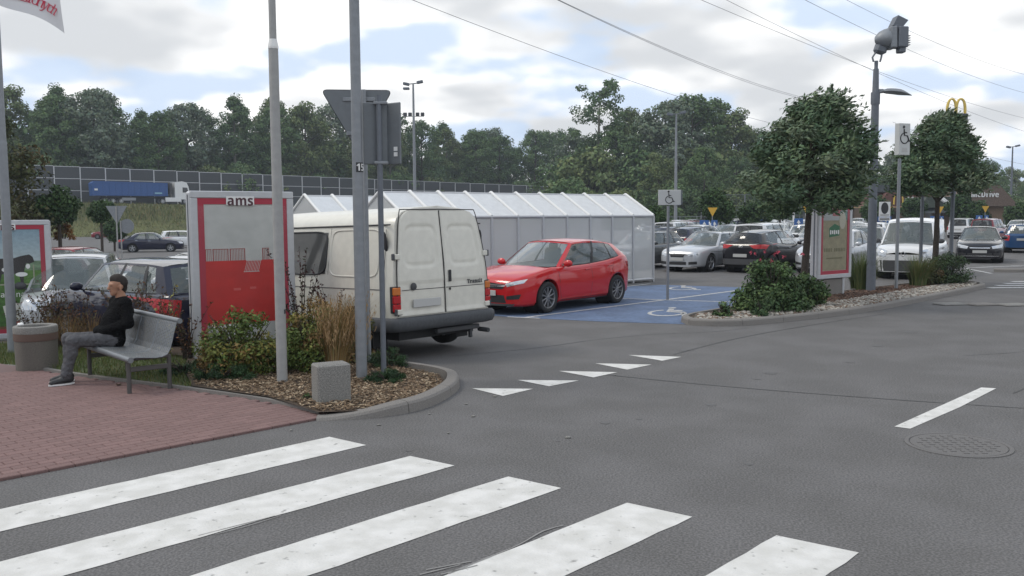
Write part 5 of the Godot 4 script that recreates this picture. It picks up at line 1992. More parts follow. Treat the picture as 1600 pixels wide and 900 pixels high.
func make_plants() -> void:
	wind_tree("leaning street tree with wind-blown leaves beside the poster case on the island", 6.35, 19.55, 2.1, 4.35, 1.36, 0.3, 301)
	wind_tree("second wind-blown street tree, farther along the island near the white van", 11.85, 25.1, 2.55, 4.5, 1.25, 0.05, 302)
	# big rose bush and companions on the island
	var rose := [Color(0.07, 0.115, 0.045), Color(0.09, 0.138, 0.052), Color(0.055, 0.092, 0.038)]
	var rb := shrub("rose_bush", "large dark green rose bush at the near end of the island", P(5.22, 17.95, 0.09), 0.80, 1.22, 0.74, rose, 70, 150, 0.075, 0.6, 311)
	var bl := MB.new()
	rng.seed = 5
	for i in 9:
		var p := Vector3(rng.randf_range(-0.55, 0.6), rng.randf_range(1.0, 1.22), rng.randf_range(-0.1, 0.5))
		for k in 9: bl.leaf(p, rdir() * 0.05, rdir() * 0.025, Color(0.42, 0.07, 0.11) * rng.randf_range(0.7, 1.2))
	part("blossom", bl, leafmat(1, 1, 1, 0.4), rb)
	shrub("rose_bush", "low lobe of rose bush in front of the poster case", P(6.25, 18.85, 0.09), 0.5, 0.72, 0.45, rose, 26, 130, 0.07, 0.6, 312)
	shrub("small_shrub", "small sprig of green leaves by the blue bay kerb", P(4.0, 16.8, 0.09), 0.2, 0.34, 0.18, rose, 8, 40, 0.07, 0.6, 313)
	shrub("small_shrub", "small green shrub at the gravel edge below the rose bush", P(4.75, 16.95, 0.09), 0.26, 0.4, 0.22, [Color(0.06, 0.10, 0.045)], 12, 60, 0.07, 0.55, 314)
	var gr := [Color(0.10, 0.135, 0.05), Color(0.13, 0.155, 0.06), Color(0.075, 0.11, 0.04)]
	tuft("ornamental_grass", "green arching grass tuft at the foot of the lamp post on the island", P(9.0, 23.0, 0.09), 0.75, 1.15, 900, gr, 321, Vector3(0.1, 0, 0), 0.008)
	tuft("ornamental_grass", "green and tan grass tuft right of the wheelchair sign post", P(10.9, 24.0, 0.09), 0.6, 1.0, 700, gr + [Color(0.19, 0.15, 0.075)], 322, Vector3(0.15, 0, 0), 0.008)
	shrub("leafy_shrub", "dark green leafy shrub round the second street tree", P(12.0, 24.6, 0.09), 0.75, 1.0, 0.6, [Color(0.05, 0.08, 0.035), Color(0.06, 0.09, 0.05)], 40, 120, 0.07, 0.5, 323)
	shrub("brown_shrub", "low reddish brown shrub between the grasses and the dark shrub", P(11.3, 24.2, 0.09), 0.5, 0.7, 0.4, [Color(0.14, 0.10, 0.055), Color(0.08, 0.09, 0.04)], 24, 100, 0.06, 0.4, 324)
	# corner bed
	var spir := [Color(0.20, 0.19, 0.05), Color(0.11, 0.145, 0.038), Color(0.17, 0.115, 0.042), Color(0.085, 0.12, 0.035), Color(0.14, 0.16, 0.045), Color(0.095, 0.135, 0.036)]
	shrub("spiraea_bush", "yellow and russet leaved bush in front of the red poster", P(-3.38, 11.05, 0.07), 0.62, 0.95, 0.45, spir, 60, 150, 0.05, 0.5, 331)
	shrub("spiraea_bush", "olive and russet bush between the flagpole and the tan grass", P(-2.62, 11.35, 0.07), 0.55, 1.02, 0.45, spir, 55, 150, 0.05, 0.5, 332)
	shrub("russet_shrub", "rust coloured low shrub behind the tan grass", P(-2.25, 12.0, 0.07), 0.5, 0.8, 0.4, [Color(0.13, 0.085, 0.04), Color(0.09, 0.095, 0.035)], 30, 120, 0.05, 0.5, 333)
	tuft("tan_grass", "tall tan feather grass clump behind the concrete block", P(-2.18, 11.0, 0.07), 0.36, 1.12, 620, [Color(0.30, 0.20, 0.085), Color(0.25, 0.155, 0.065), Color(0.15, 0.14, 0.05), Color(0.33, 0.25, 0.13)], 334, Vector3(0.14, 0, 0), 0.0045, 0.5)
	var jun := [Color(0.035, 0.072, 0.030), Color(0.045, 0.085, 0.034), Color(0.03, 0.058, 0.028)]
	shrub("creeping_juniper", "flat green juniper in front of the sign post", P(-1.5, 10.55, 0.07), 0.32, 0.16, 0.24, jun, 26, 150, 0.045, 0.16, 335, "", true)
	shrub("creeping_juniper", "flat juniper behind the lamp post by the van", P(-1.62, 11.55, 0.07), 0.3, 0.3, 0.2, jun, 18, 120, 0.05, 0.16, 336, "", true)
	shrub("creeping_juniper", "low dark juniper below the yellow bush", P(-3.55, 10.75, 0.07), 0.5, 0.24, 0.25, jun, 26, 150, 0.05, 0.16, 337, "", true)
	shrub("creeping_juniper", "dark juniper at the foot of the poster case", P(-4.2, 11.35, 0.05), 0.34, 0.2, 0.3, jun, 18, 120, 0.05, 0.16, 338, "", true)
	shrub("weed", "tiny green weed at the foot of the concrete block", P(-2.2, 9.5, 0.06), 0.09, 0.07, 0.06, [Color(0.06, 0.11, 0.035)], 6, 30, 0.035, 0.5, 339)
	# purple-leaved shrub against the van
	purple("purple_shrub", "purple-leaved shrub with upright twigs in front of the van window", P(-3.0, 12.75, 0.07), 0.45, 1.55, 16, [Color(0.055, 0.025, 0.03), Color(0.075, 0.035, 0.035), Color(0.05, 0.05, 0.03)], 341)
	purple("purple_shrub", "purple twigs leaning right beside the tan grass", P(-2.45, 12.25, 0.07), 0.35, 1.15, 8, [Color(0.06, 0.028, 0.032), Color(0.08, 0.04, 0.035)], 342)
	# dry stems and barberry behind the bench
	for i in 7:
		var x := -4.55 - i * 0.62
		var d := 12.45 + i * 0.5
		purple("barberry_bush", "%s barberry bush behind the bench, %s from the poster case" % [["dark red", "rusty", "brown"][i % 3], ORD[i]], GP(x, d, 0.05), 0.42, 0.85 + 0.12 * (i % 3), 26, [Color(0.10, 0.045, 0.03), Color(0.14, 0.07, 0.035), Color(0.07, 0.04, 0.03), Color(0.09, 0.08, 0.035)], 350 + i)
	purple("golden_sapling", "young plant with yellow-green leaves beside the poster case", GP(-4.75, 12.15, 0.05), 0.12, 1.08, 4, [Color(0.32, 0.28, 0.10), Color(0.25, 0.24, 0.09)], 361)
	for i in 5:
		tuft("dry_grass", "dry straw coloured grass behind the bench, %s from the right" % ORD[i], GP(-5.2 - i * 0.55, 12.55 + i * 0.42, 0.05), 0.35, 0.75, 160, [Color(0.25, 0.17, 0.08), Color(0.19, 0.12, 0.06)], 370 + i, Vector3(0.1, 0, 0), 0.004)
	# car park ball trees
	globe_tree("clipped ball tree left of the back of the round sign", -19.9, 39.5, 0.95, 3.05, 401)
	globe_tree("smaller ball tree behind, left of the triangular sign back", -24.9, 54.5, 0.82, 3.0, 402)
	globe_tree("low ball tree near the dark red car", -31.0, 70.0, 0.95, 1.6, 403)
	globe_tree("ball tree right of the trolley shelter", 9.0, 56.0, 0.85, 1.95, 404)
	globe_tree("larger loose ball tree behind the lane signs", 13.9, 61.0, 1.35, 2.6, 405)
	globe_tree("round dark ball tree behind the white people carrier", 17.6, 65.0, 1.2, 2.05, 406)
	globe_tree("ball tree half hidden behind the street tree", 21.5, 72.0, 1.1, 2.6, 407)
	globe_tree("ball tree in front of the restaurant, left one", 32.5, 80.0, 1.3, 2.4, 408)
	globe_tree("ball tree in front of the restaurant, middle one", 37.5, 84.0, 1.3, 2.5, 409)
	globe_tree("ball tree in front of the restaurant, right one", 42.0, 84.0, 1.5, 2.6, 410)
	globe_tree("pale green ball bush at the right edge of the photo", 47.5, 84.0, 1.4, 1.9, 411)
	globe_tree("ball bush beside the pale green one", 44.5, 86.0, 1.3, 2.1, 412)
	# dark hornbeam behind the left poster case
	rng.seed = 420
	var t := thing("hornbeam_tree", "dark broad tree behind the left poster case", "tree", GP(-22.3, 38.5))
	var b := MB.new()
	var cl := crown_clumps(0.6, 6.6, 2.6, 70, 0.75, [[0, 0.8], [0.4, 1.0], [0.7, 0.85], [1.0, 0.35]])
	foliage(b, cl, 120, 0.2, 0.6, [Color(0.052, 0.062, 0.026), Color(0.065, 0.070, 0.028), Color(0.085, 0.07, 0.03)], 0.25)
	part("crown", b, leafmat(1, 1, 1, 0.3), t)
	part("trunk", trunk_mesh(6.0, 0.14, 10, 1.8, 0.2), M.bark, t)
	rng.seed = 421
	shrub("rust_bush", "small orange-leaved bush beside the hornbeam", GP(-20.2, 40.5, 1.6), 0.5, 1.3, 0.5, [Color(0.22, 0.10, 0.03), Color(0.14, 0.09, 0.03)], 20, 60, 0.1, 0.6, 421)

func purple(nm: String, label: String, at: Vector3, r: float, h: float, n: int, cols: Array, sd: int) -> void:
	rng.seed = sd
	var t := thing(nm, label, "shrub", at)
	var b := MB.new()
	var s := MB.new()
	for i in n:
		var a := rng.randf() * TAU
		var l := h * rng.randf_range(0.55, 1.05)
		var out := Vector3(cos(a), 0, sin(a)) * r * rng.randf_range(0.3, 1.0)
		var pth := []
		for k in 6:
			var f := k / 5.0
			pth.append(Vector3(cos(a), 0, sin(a)) * 0.06 + out * f * f + Vector3(0, l * f, 0))
		s.tube(pth, [0.007, 0.006, 0.005, 0.004, 0.003, 0.002], 4, false)
		for k in int(l * 34):
			var f := rng.randf_range(0.12, 1.0)
			var p := Vector3(cos(a), 0, sin(a)) * 0.06 + out * f * f + Vector3(0, l * f, 0)
			var dd := (rdir() + Vector3(0, 0.5, 0)).normalized()
			var sz := rng.randf_range(0.03, 0.06)
			b.leaf(p, dd * sz, dd.cross(rdir()).normalized() * sz * 0.27, jit(cols[rng.randi() % cols.size()], 0.3))
	part("foliage", b, leafmat(1, 1, 1, 0.4), t)
	part("stems", s, M.bark, t)

const ORD := ["first", "second", "third", "fourth", "fifth", "sixth", "seventh", "eighth", "ninth", "tenth", "eleventh", "twelfth", "thirteenth", "fourteenth", "fifteenth", "sixteenth", "seventeenth", "eighteenth"]
const MARKS := [[-200, "left of the edge flagpole"], [10, "right of the edge flagpole"], [45, "above the hornbeam"], [95, "above the ball tree"], [135, "above the lorry tail"], [175, "above the middle of the blue trailer"], [215, "above the trailer decal"], [250, "above the lorry cab"], [290, "above the left edge of the red poster"], [330, "above the left half of the red poster"], [370, "above the name tab of the red poster"], [405, "left of the stepped flagpole"], [440, "right of the stepped flagpole"], [475, "above the second shelter"], [510, "left of the triangular sign back"], [550, "behind the lamp post"], [585, "behind the rectangular sign backs"], [625, "left of the tall floodlight mast"], [655, "right of the tall floodlight mast"], [690, "above the left rear van door"], [725, "above the right rear van door"], [765, "above the red car bonnet"], [805, "above the red car windscreen"], [845, "above the red car roof"], [885, "above the red car boot"], [920, "left of the poplar"], [950, "right of the poplar"], [985, "above the right shelter end"], [1015, "left of the bay wheelchair sign"], [1040, "behind the slim light mast"], [1070, "above the silver estate bonnet"], [1100, "above the silver estate roof"], [1130, "left above the black hatchback"], [1160, "above the black hatchback"], [1195, "above the white people carrier"], [1230, "left of the leaning street tree"], [1265, "behind the leaning trunk"], [1300, "behind the island poster case"], [1335, "left of the floodlight post"], [1370, "right of the floodlight post"], [1405, "behind the island wheelchair sign"], [1440, "left of the second street tree"], [1475, "behind the second street tree"], [1510, "above the pavilion"], [1550, "above the black saloon"], [1580, "above the blue small car"], [1605, "just beyond the right edge"]]
func landmark(px: int) -> String:
	var r: String = MARKS[0][1]
	for m in MARKS:
		if px >= m[0]: r = m[1]
	return r

# ---------------------------------------------------------------- street furniture
func pole(nm: String, label: String, cat: String, x: float, d: float, segs: Array, m: Material, y0 := 0.0) -> Node3D:
	# segs: [height, radius] points
	var t := thing(nm, label, cat, GP(x, d, y0))
	var b := MB.new()
	var pr := []
	for s in segs: pr.append(Vector2(s[1], s[0]))
	b.lathe(pr, 18)
	part("pole", b, m, t)
	return t

func make_poles() -> void:
	# tall flagpole in the corner bed
	var t := pole("flagpole", "tall pale stepped flagpole standing in the corner bed", "flagpole", -2.75, 10.58, [[0, 0.063], [2.0, 0.060], [3.93, 0.056], [3.935, 0.055], [4.02, 0.044], [4.03, 0.042], [7.6, 0.036]], M.pole_white, 0.05)
	var b := MB.new()
	b.lathe([Vector2(0.058, 3.92), Vector2(0.060, 3.93), Vector2(0.060, 3.95), Vector2(0.045, 4.03)], 18)
	part("collar", b, M.white, t)
	b = MB.new()
	b.box(Vector3(0.058, 0.86, 0.02), Vector3(0.012, 0.05, 0.03))
	part("cleat", b, M.dark, t)
	# lamp post with number plate
	t = pole("lamp_post", "thick grey steel lamp post with a black number plate", "lamp post", -1.83, 10.75, [[0, 0.068], [1.0, 0.068], [1.02, 0.066], [6.2, 0.058]], M.galv, 0.05)
	b = MB.new()
	b.tube([Vector3(0.0, 4.68, 0), Vector3(0.2, 4.75, 0.02), Vector3(0.25, 4.74, 0.03)], 0.022, 8)
	part("bracket", b, M.galv_dark, t)
	b = MB.new()
	var rows := []
	for i in 9:
		var f := i / 8.0
		var w := sin(PI * clampf(f, 0.04, 0.96)) * 0.11 + 0.015
		var r := PackedVector3Array()
		for j in 13:
			var a := TAU * j / 12
			r.append(Vector3(0.10 + f * 0.42, 4.70 + sin(a) * w * 0.42 + f * 0.01, cos(a) * w))
		rows.append(r)
	b.grid(rows)
	part("luminaire", b, M.galv_dark, t)
	# plate wraps the right of the pole
	b = MB.new()
	var strip := []
	for k in 2:
		var r := PackedVector3Array()
		for j in 9:
			var a := deg_to_rad(95.0 - j * 15.0)
			r.append(Vector3(cos(a) * 0.0665, 2.50 + k * 0.115, sin(a) * 0.0665))
		strip.append(r)
	b.grid(strip)
	part("number_plate", b, M.black, t)
	for k in 2:
		var q := part("digit", text_mesh("15"[k], 0.115, 0.002, false, false, true), M.white, t)
		var a := deg_to_rad(68.0 - k * 46.0)
		q.transform = Transform3D(Basis(Vector3.UP, PI / 2 - a), Vector3(cos(a) * 0.067, 2.557, sin(a) * 0.067))
	# sign post with the back of a rectangular sign
	t = pole("sign_post", "grey post carrying the backs of two rectangular signs", "sign", -1.58, 10.87, [[0, 0.034], [3.42, 0.034], [3.42, 0.0]], M.galv_dark, 0.05)
	for k in 2:
		b = MB.new()
		var cx: float = [-0.055, 0.145][k]
		b.box(Vector3(cx * 1.0, 2.97, -0.055 - 0.02 * k), Vector3([0.30, 0.27][k], 0.74, 0.025), Basis(Vector3.UP, [0.35, -0.55][k]), 0.01)
		part("sign_plate", b, M.sign_back, t)
	b = MB.new()
	for y in [3.33, 2.62]: b.box(Vector3(0.02, y, -0.01), Vector3(0.16, 0.035, 0.09), Basis(), 0.006)
	part("clamp", b, M.galv, t)
	for k in 2:
		b = MB.new()
		b.box(Vector3(0.19, 2.72 + k * 0.065, -0.03 + 0.012), Vector3(0.055, 0.05, 0.004), Basis(Vector3.UP, -0.55))
		part("sticker", b, M.white, t)
	# give-way sign from behind, on its own post behind the lamp post
	t = pole("give_way_sign", "back of a grey triangular give-way sign on its own post", "sign", -1.91, 11.81, [[0, 0.032], [3.62, 0.032], [3.62, 0.0]], M.galv, 0.05)
	b = MB.new()
	var poly := PackedVector2Array()
	for c in [[-0.45, 0.0], [0.45, 0.0], [0.0, -0.78]]:
		# rounded corners
		var p := Vector2(c[0], c[1])
		var o := [Vector2(-0.45, 0.0), Vector2(0.45, 0.0), Vector2(0.0, -0.78)]
		var i := 0
		for k in 3:
			if o[k].is_equal_approx(p): i = k
		var a: Vector2 = (o[(i + 2) % 3] - p).normalized() * 0.07
		var e: Vector2 = (o[(i + 1) % 3] - p).normalized() * 0.07
		for k in 5:
			var f := k / 4.0
			poly.append((p + a) * (1 - f) * (1 - f) + p * 2 * f * (1 - f) + (p + e) * f * f)
	b.xf = Transform3D(Basis(Vector3.UP, 0.12), Vector3(-0.10, 3.62, -0.06))
	b.prism(poly, -0.012, 0.012)
	var sb := part("sign_plate", b, M.sign_back, t)
	b = MB.new()
	for q in [[3.50, -0.20], [3.50, 0.10], [3.06, -0.16]]:
		b.box(Vector3(q[1] - 0.02, q[0], -0.03), Vector3(0.12, 0.05, 0.03), Basis(), 0.006)
	part("clamp", b, M.galv, t)
	b = MB.new()
	var rim := []
	for p in poly: rim.append(Basis(Vector3.UP, 0.12) * Vector3(p.x, p.y, 0) + Vector3(-0.10, 3.62, -0.06))
	rim.append(rim[0])
	b.tube(rim, 0.011, 6, false)
	part("rim", b, M.dark, t)

	# flagpole with a flag at the left edge
	t = pole("flagpole", "grey flagpole at the left edge, beside the concrete bin", "flagpole", -8.05, 14.32, [[0, 0.075], [2.2, 0.070], [3.38, 0.067], [3.40, 0.07], [3.44, 0.06], [8.0, 0.045]], M.galv, 0.0)
	var fl := thing("flag", "white flag with red handwritten lettering blowing to the right", "flag", P(-8.16, 14.30, 0))
	b = MB.new()
	var fy := func(u: float, v: float) -> Vector3:
		# hangs from the pole, blown to the right and sagging
		return Vector3(u * 1.17 - 0.03 * sin(v * 4.0) * u, 7.0 - (1.0 - v) * 1.55 - u * u * 0.12 - 0.03 * sin(u * 7.0) - u * 0.38 * (1.0 - v * 0.7), 0.10 * sin(u * 6.0 + v * 1.5) * u)
	rows = []
	for i in 25:
		var r := PackedVector3Array()
		for j in 17: r.append(fy.call(i / 24.0, j / 16.0))
		rows.append(r)
	b.grid(rows)
	var clm := mk(lin(0.66, 0.66, 0.68), 0.9)
	clm.backlight_enabled = true
	clm.backlight = Color(0.5, 0.5, 0.5)
	part("cloth", b, clm, fl)
	# lettering follows the cloth, one letter after another
	var word := "nas ulubionych"
	var red := mk(lin(0.52, 0.05, 0.09), 0.8)
	for k in word.length():
		if word[k] == " ": continue
		var u := 0.08 + k * 0.062
		var p: Vector3 = fy.call(u, 0.15)
		var e: Vector3 = fy.call(u + 0.05, 0.15)
		var q := part("letter", text_mesh(word[k], 0.21, 0.003, true, true, false), red, fl)
		var dir := (e - p).normalized()
		q.transform = Transform3D(Basis(dir, Vector3(-dir.y, dir.x, 0).normalized(), dir.cross(Vector3(-dir.y, dir.x, 0).normalized())), p + Vector3(0, 0, 0.022))

	# lamp post with floodlights on the island
	t = pole("floodlight_post", "grey lamp post with a cluster of floodlights above a street lamp", "lamp post", 9.07, 22.58, [[0, 0.115], [0.9, 0.11], [4.65, 0.09], [4.66, 0.11], [4.95, 0.11], [4.96, 0.08], [5.52, 0.065], [5.53, 0.045], [5.72, 0.045]], M.galv_dark, 0.09)
	b = MB.new()
	rows = []
	for i in 11:
		var f := i / 10.0
		var w: float = ci([[0, 0.05], [0.25, 0.15], [0.55, 0.16], [1.0, 0.02]], f)
		var r := PackedVector3Array()
		for j in 13:
			var a := TAU * j / 12
			r.append(Vector3(0.14 + f * 0.76, 4.97 - f * 0.10 + sin(a) * w * (0.55 if sin(a) > 0 else 0.35) + sin(f * PI) * 0.03, cos(a) * w * 1.1))
		rows.append(r)
	b.grid(rows)
	b.box(Vector3(0.13, 4.98, 0), Vector3(0.14, 0.1, 0.1), Basis(), 0.02)
	part("street_lamp_head", b, M.galv, t)
	# floodlight cluster: bowl, housing, box and visor
	b = MB.new()
	b.xf = Transform3D(Basis(Vector3(0, 0, 1), PI / 2 + 0.12), Vector3(0.26, 6.26, 0.05))
	b.lathe([Vector2(0.0, 0.33), Vector2(0.10, 0.30), Vector2(0.18, 0.21), Vector2(0.23, 0.08), Vector2(0.24, 0.0), Vector2(0.21, -0.01)], 18)
	part("floodlight_bowl", b, M.galv, t)
	b = MB.new()
	b.box(Vector3(0.33, 6.26, 0.05), Vector3(0.16, 0.52, 0.42), Basis(Vector3(0, 0, 1), 0.03), 0.02)
	part("floodlight_housing", b, M.galv, t)
	b = MB.new()
	b.box(Vector3(0.53, 6.26, 0.1), Vector3(0.26, 0.50, 0.34), Basis(Vector3.UP, 0.2), 0.02)
	b.box(Vector3(0.56, 5.97, 0.1), Vector3(0.17, 0.16, 0.22), Basis(), 0.02)
	for k in 5: b.box(Vector3(0.67, 6.07 + k * 0.055, 0.1), Vector3(0.14, 0.014, 0.24))
	part("floodlight_box", b, M.galv_dark, t)
	b = MB.new()
	b.xf = Transform3D(Basis(Vector3(0, 0, 1), -0.45), Vector3(0.47, 6.62, 0.05))
	b.prism(V2([[-0.11, -0.13], [0.11, -0.13], [0.17, 0.13], [-0.11, 0.13]]), -0.16, 0.16)
	part("floodlight_visor", b, M.galv_dark, t)
	b = MB.new()
	b.xf = Transform3D(Basis(Vector3(0, 0, 1), -0.3), Vector3(0.10, 6.02, 0.0))
	b.box(Vector3.ZERO, Vector3(0.28, 0.26, 0.24), Basis(), 0.05)
	b.xf = Transform3D()
	for sx in [-1.0, 1.0]: b.tube([Vector3(sx * 0.08, 5.69, 0.03), Vector3(sx * 0.11, 5.80, 0.03), Vector3(sx * 0.08 + 0.05, 5.92, 0.02)], 0.022, 6)
	part("floodlight_bracket", b, M.galv_dark, t)
	# plate on the post
	var sg := thing("notice_plate", "small white notice with a dark oval fixed to the floodlight post", "sign", P(9.28, 22.36, 0))
	b = MB.new()
	b.box(Vector3(0, 2.14, 0), Vector3(0.285, 0.37, 0.012), Basis(), 0.004)
	part("plate", b, M.white, sg)
	b = MB.new()
	b.xf = Transform3D(Basis(Vector3.RIGHT, PI / 2).scaled_local(Vector3(0.09, 1.0, 0.145)), Vector3(0.0, 2.17, 0.007))
	b.lathe([Vector2(1.0, 0.0), Vector2(1.0, 0.003), Vector2(0.0, 0.003)], 20, true)
	part("oval_print", b, M.dark, sg)
	b = MB.new()
	b.box(Vector3(0, 2.0, 0.008), Vector3(0.22, 0.014, 0.003))
	part("print_line", b, M.dark, sg)
	var sg2 := part("lower_plate", _box(Vector3(0.285, 0.085, 0.012)), M.white, sg, Transform3D(Basis(), Vector3(0, 1.90, 0)))
	part("print_line", _box(Vector3(0.24, 0.03, 0.003)), M.dark, sg, Transform3D(Basis(), Vector3(0, 1.90, 0.008)))
	# wheelchair sign on the island
	t = pole("disabled_parking_sign", "two-sided wheelchair sign on a grey post, on the island", "sign", 9.93, 23.09, [[0, 0.043], [3.35, 0.043], [3.35, 0.0]], M.galv, 0.09)
	sign_box(t, Vector3(0.06, 3.83, 0), 0.36, 0.80, 0.38, true)
	# wheelchair sign at the blue bays
	t = pole("disabled_parking_sign", "white wheelchair sign on a thin post between the blue bays", "sign", 3.73, 21.40, [[0, 0.034], [2.25, 0.034], [2.25, 0.0]], M.galv)
	sign_box(t, Vector3(0.03, 2.45, 0), 0.54, 0.36, 0.0, false)
	b = MB.new()
	b.box(Vector3(0.32, 2.45, -0.03), Vector3(0.045, 0.35, 0.03), Basis(), 0.004)
	part("back_plate", b, M.sign_back, t)
	# two plain posts on the island
	pole("steel_post", "thin grey post between the grass and the second street tree", "post", 12.1, 26.5, [[0, 0.05], [4.2, 0.05], [4.2, 0.0]], M.galv_dark, 0.09)
	pole("steel_post", "dark grey post right of the second street tree trunk", "post", 12.85, 26.2, [[0, 0.055], [4.0, 0.055], [4.0, 0.0]], M.galv_dark, 0.09)

func _box(s: Vector3) -> MB:
	var b := MB.new()
	b.box(Vector3.ZERO, s, Basis(), minf(0.004, s.z * 0.3))
	return b

func sign_box(t: Node3D, at: Vector3, w: float, h: float, turn: float, thick: bool) -> void:
	var bs := Basis(Vector3.UP, turn)
	var b := MB.new()
	b.box(at, Vector3(w, h, 0.16 if thick else 0.02), bs, 0.008)
	part("sign_plate", b, mk(lin(0.52, 0.53, 0.52), 0.5), t)
	# wheelchair figure
	b = MB.new()
	var s := h * (0.62 if thick else 0.92)
	var zf := 0.085 if thick else 0.013
	var o := at + Vector3(0, h * (0.12 if thick else 0.0), 0)
	var pt := func(x: float, y: float) -> Vector3: return o + bs * Vector3(x * s, y * s, zf)
	b.xf = Transform3D(bs * Basis(Vector3.RIGHT, PI / 2), pt.call(-0.08, 0.42))
	b.lathe([Vector2(0.075 * s, 0.0), Vector2(0.075 * s, 0.003), Vector2(0, 0.003)], 14, true)
	b.xf = Transform3D()
	var lw := 0.045 * s
	var ring := []
	for i in 19:
		var a := deg_to_rad(110.0 + i * 12.6)
		ring.append(pt.call(-0.03 + cos(a) * 0.26, -0.15 + sin(a) * 0.26))
	b.tube(ring, lw * 0.6, 6)
	b.tube([pt.call(-0.07, 0.32), pt.call(-0.04, 0.0), pt.call(0.16, -0.02), pt.call(0.28, -0.30), pt.call(0.36, -0.27)], lw * 0.8, 6)
	b.tube([pt.call(-0.05, 0.15), pt.call(0.12, 0.14)], lw * 0.6, 6)
	part("wheelchair_symbol", b, M.black, t)
	if thick:
		b = MB.new()
		b.box(at + bs * Vector3(0, -h * 0.34, 0.082), Vector3(w * 0.5, h * 0.14, 0.004), bs)
		part("small_print", b, M.plate, t)

# ---------------------------------------------------------------- poster cases
func poster_case(nm_label: String, x: float, d: float, dx: float, dd: float, w: float, y0: float, y1: float, base: bool) -> Node3D:
	# (x, d) is the left front corner, (dx, dd) runs along the face to the right
	var t := thing("poster_case", nm_label, "poster case", GP(x, d), atan2(dd, dx))
	var th := 0.22
	var b := MB.new()
	b.box(Vector3(w * 0.5, (y0 + y1) * 0.5, -th * 0.5), Vector3(w, y1 - y0, th), Basis(), 0.03)
	part("casing", b, M.alu, t)
	b = MB.new()
	var f := 0.1
	for q in [[w * 0.5, y1 - 0.05, w, 0.1], [w * 0.5, y0 + 0.05, w, 0.1], [0.05, (y0 + y1) * 0.5, 0.1, y1 - y0 - 0.2], [w - 0.05, (y0 + y1) * 0.5, 0.1, y1 - y0 - 0.2]]:
		b.box(Vector3(q[0], q[1], 0.012), Vector3(q[2], q[3], 0.03), Basis(), 0.01)
	part("frame", b, M.alu, t)
	b = MB.new()
	var i0 := 0.10
	var bw := 0.085
	for q in [[w * 0.5, y1 - i0 - bw * 0.5, w - 2 * i0, bw], [w * 0.5, y0 + i0 + bw * 0.5, w - 2 * i0, bw], [i0 + bw * 0.5, (y0 + y1) * 0.5, bw, y1 - y0 - 2 * i0 - 2 * bw], [w - i0 - bw * 0.5, (y0 + y1) * 0.5, bw, y1 - y0 - 2 * i0 - 2 * bw]]:
		b.box(Vector3(q[0], q[1], 0.008), Vector3(q[2], q[3], 0.012))
	part("red_border", b, mk(lin(0.36, 0.025, 0.05), 0.45), t)
	b = MB.new()
	b.box(Vector3(w * 0.47, y1 - 0.135, 0.022), Vector3(0.40, 0.13, 0.012), Basis(), 0.004)
	var tab := part("name_tab", b, M.white, t)
	var q := part("lettering", text_mesh("ams", 0.19, 0.003, false, false, true), mk(lin(0.07, 0.02, 0.03), 0.6), tab)
	q.position = Vector3(w * 0.47, y1 - 0.135, 0.030)
	b = MB.new()
	b.box(Vector3(0.0, (y0 + y1) * 0.5, -th * 0.45), Vector3(0.014, y1 - y0 - 0.1, 0.03))
	part("hinge_strip", b, M.galv_dark, t)
	var gl := MB.new()
	gl.box(Vector3(w * 0.5, (y0 + y1) * 0.5, 0.019), Vector3(w - 0.21, y1 - y0 - 0.41, 0.004))
	var pg := mk(lin(0.3, 0.3, 0.3, 0.02), 0.02, 0.0, 0.2)
	pg.transparency = BaseMaterial3D.TRANSPARENCY_ALPHA
	part("cover_glass", gl, pg, t)
	if base:
		b = MB.new()
		b.box(Vector3(w * 0.5, y0 * 0.5 - 0.02, -th * 0.5), Vector3(w * 0.62, y0 - 0.0, th * 0.7), Basis(), 0.01)
		part("plinth", b, M.kerb, t)
		b = MB.new()
		for x2 in [0.18, 0.82]: b.box(Vector3(w * x2, y0 * 0.5, -th * 0.5), Vector3(0.08, y0, th * 0.85), Basis(), 0.01)
		part("leg", b, M.alu, t)
	return t

func flat_print(t: Node3D, nm: String, x0: float, y0: float, x1: float, y1: float, z: float, m: Material) -> MeshInstance3D:
	var b := MB.new()
	b.box(Vector3((x0 + x1) * 0.5, (y0 + y1) * 0.5, z), Vector3(x1 - x0, y1 - y0, 0.002))
	return part(nm, b, m, t)

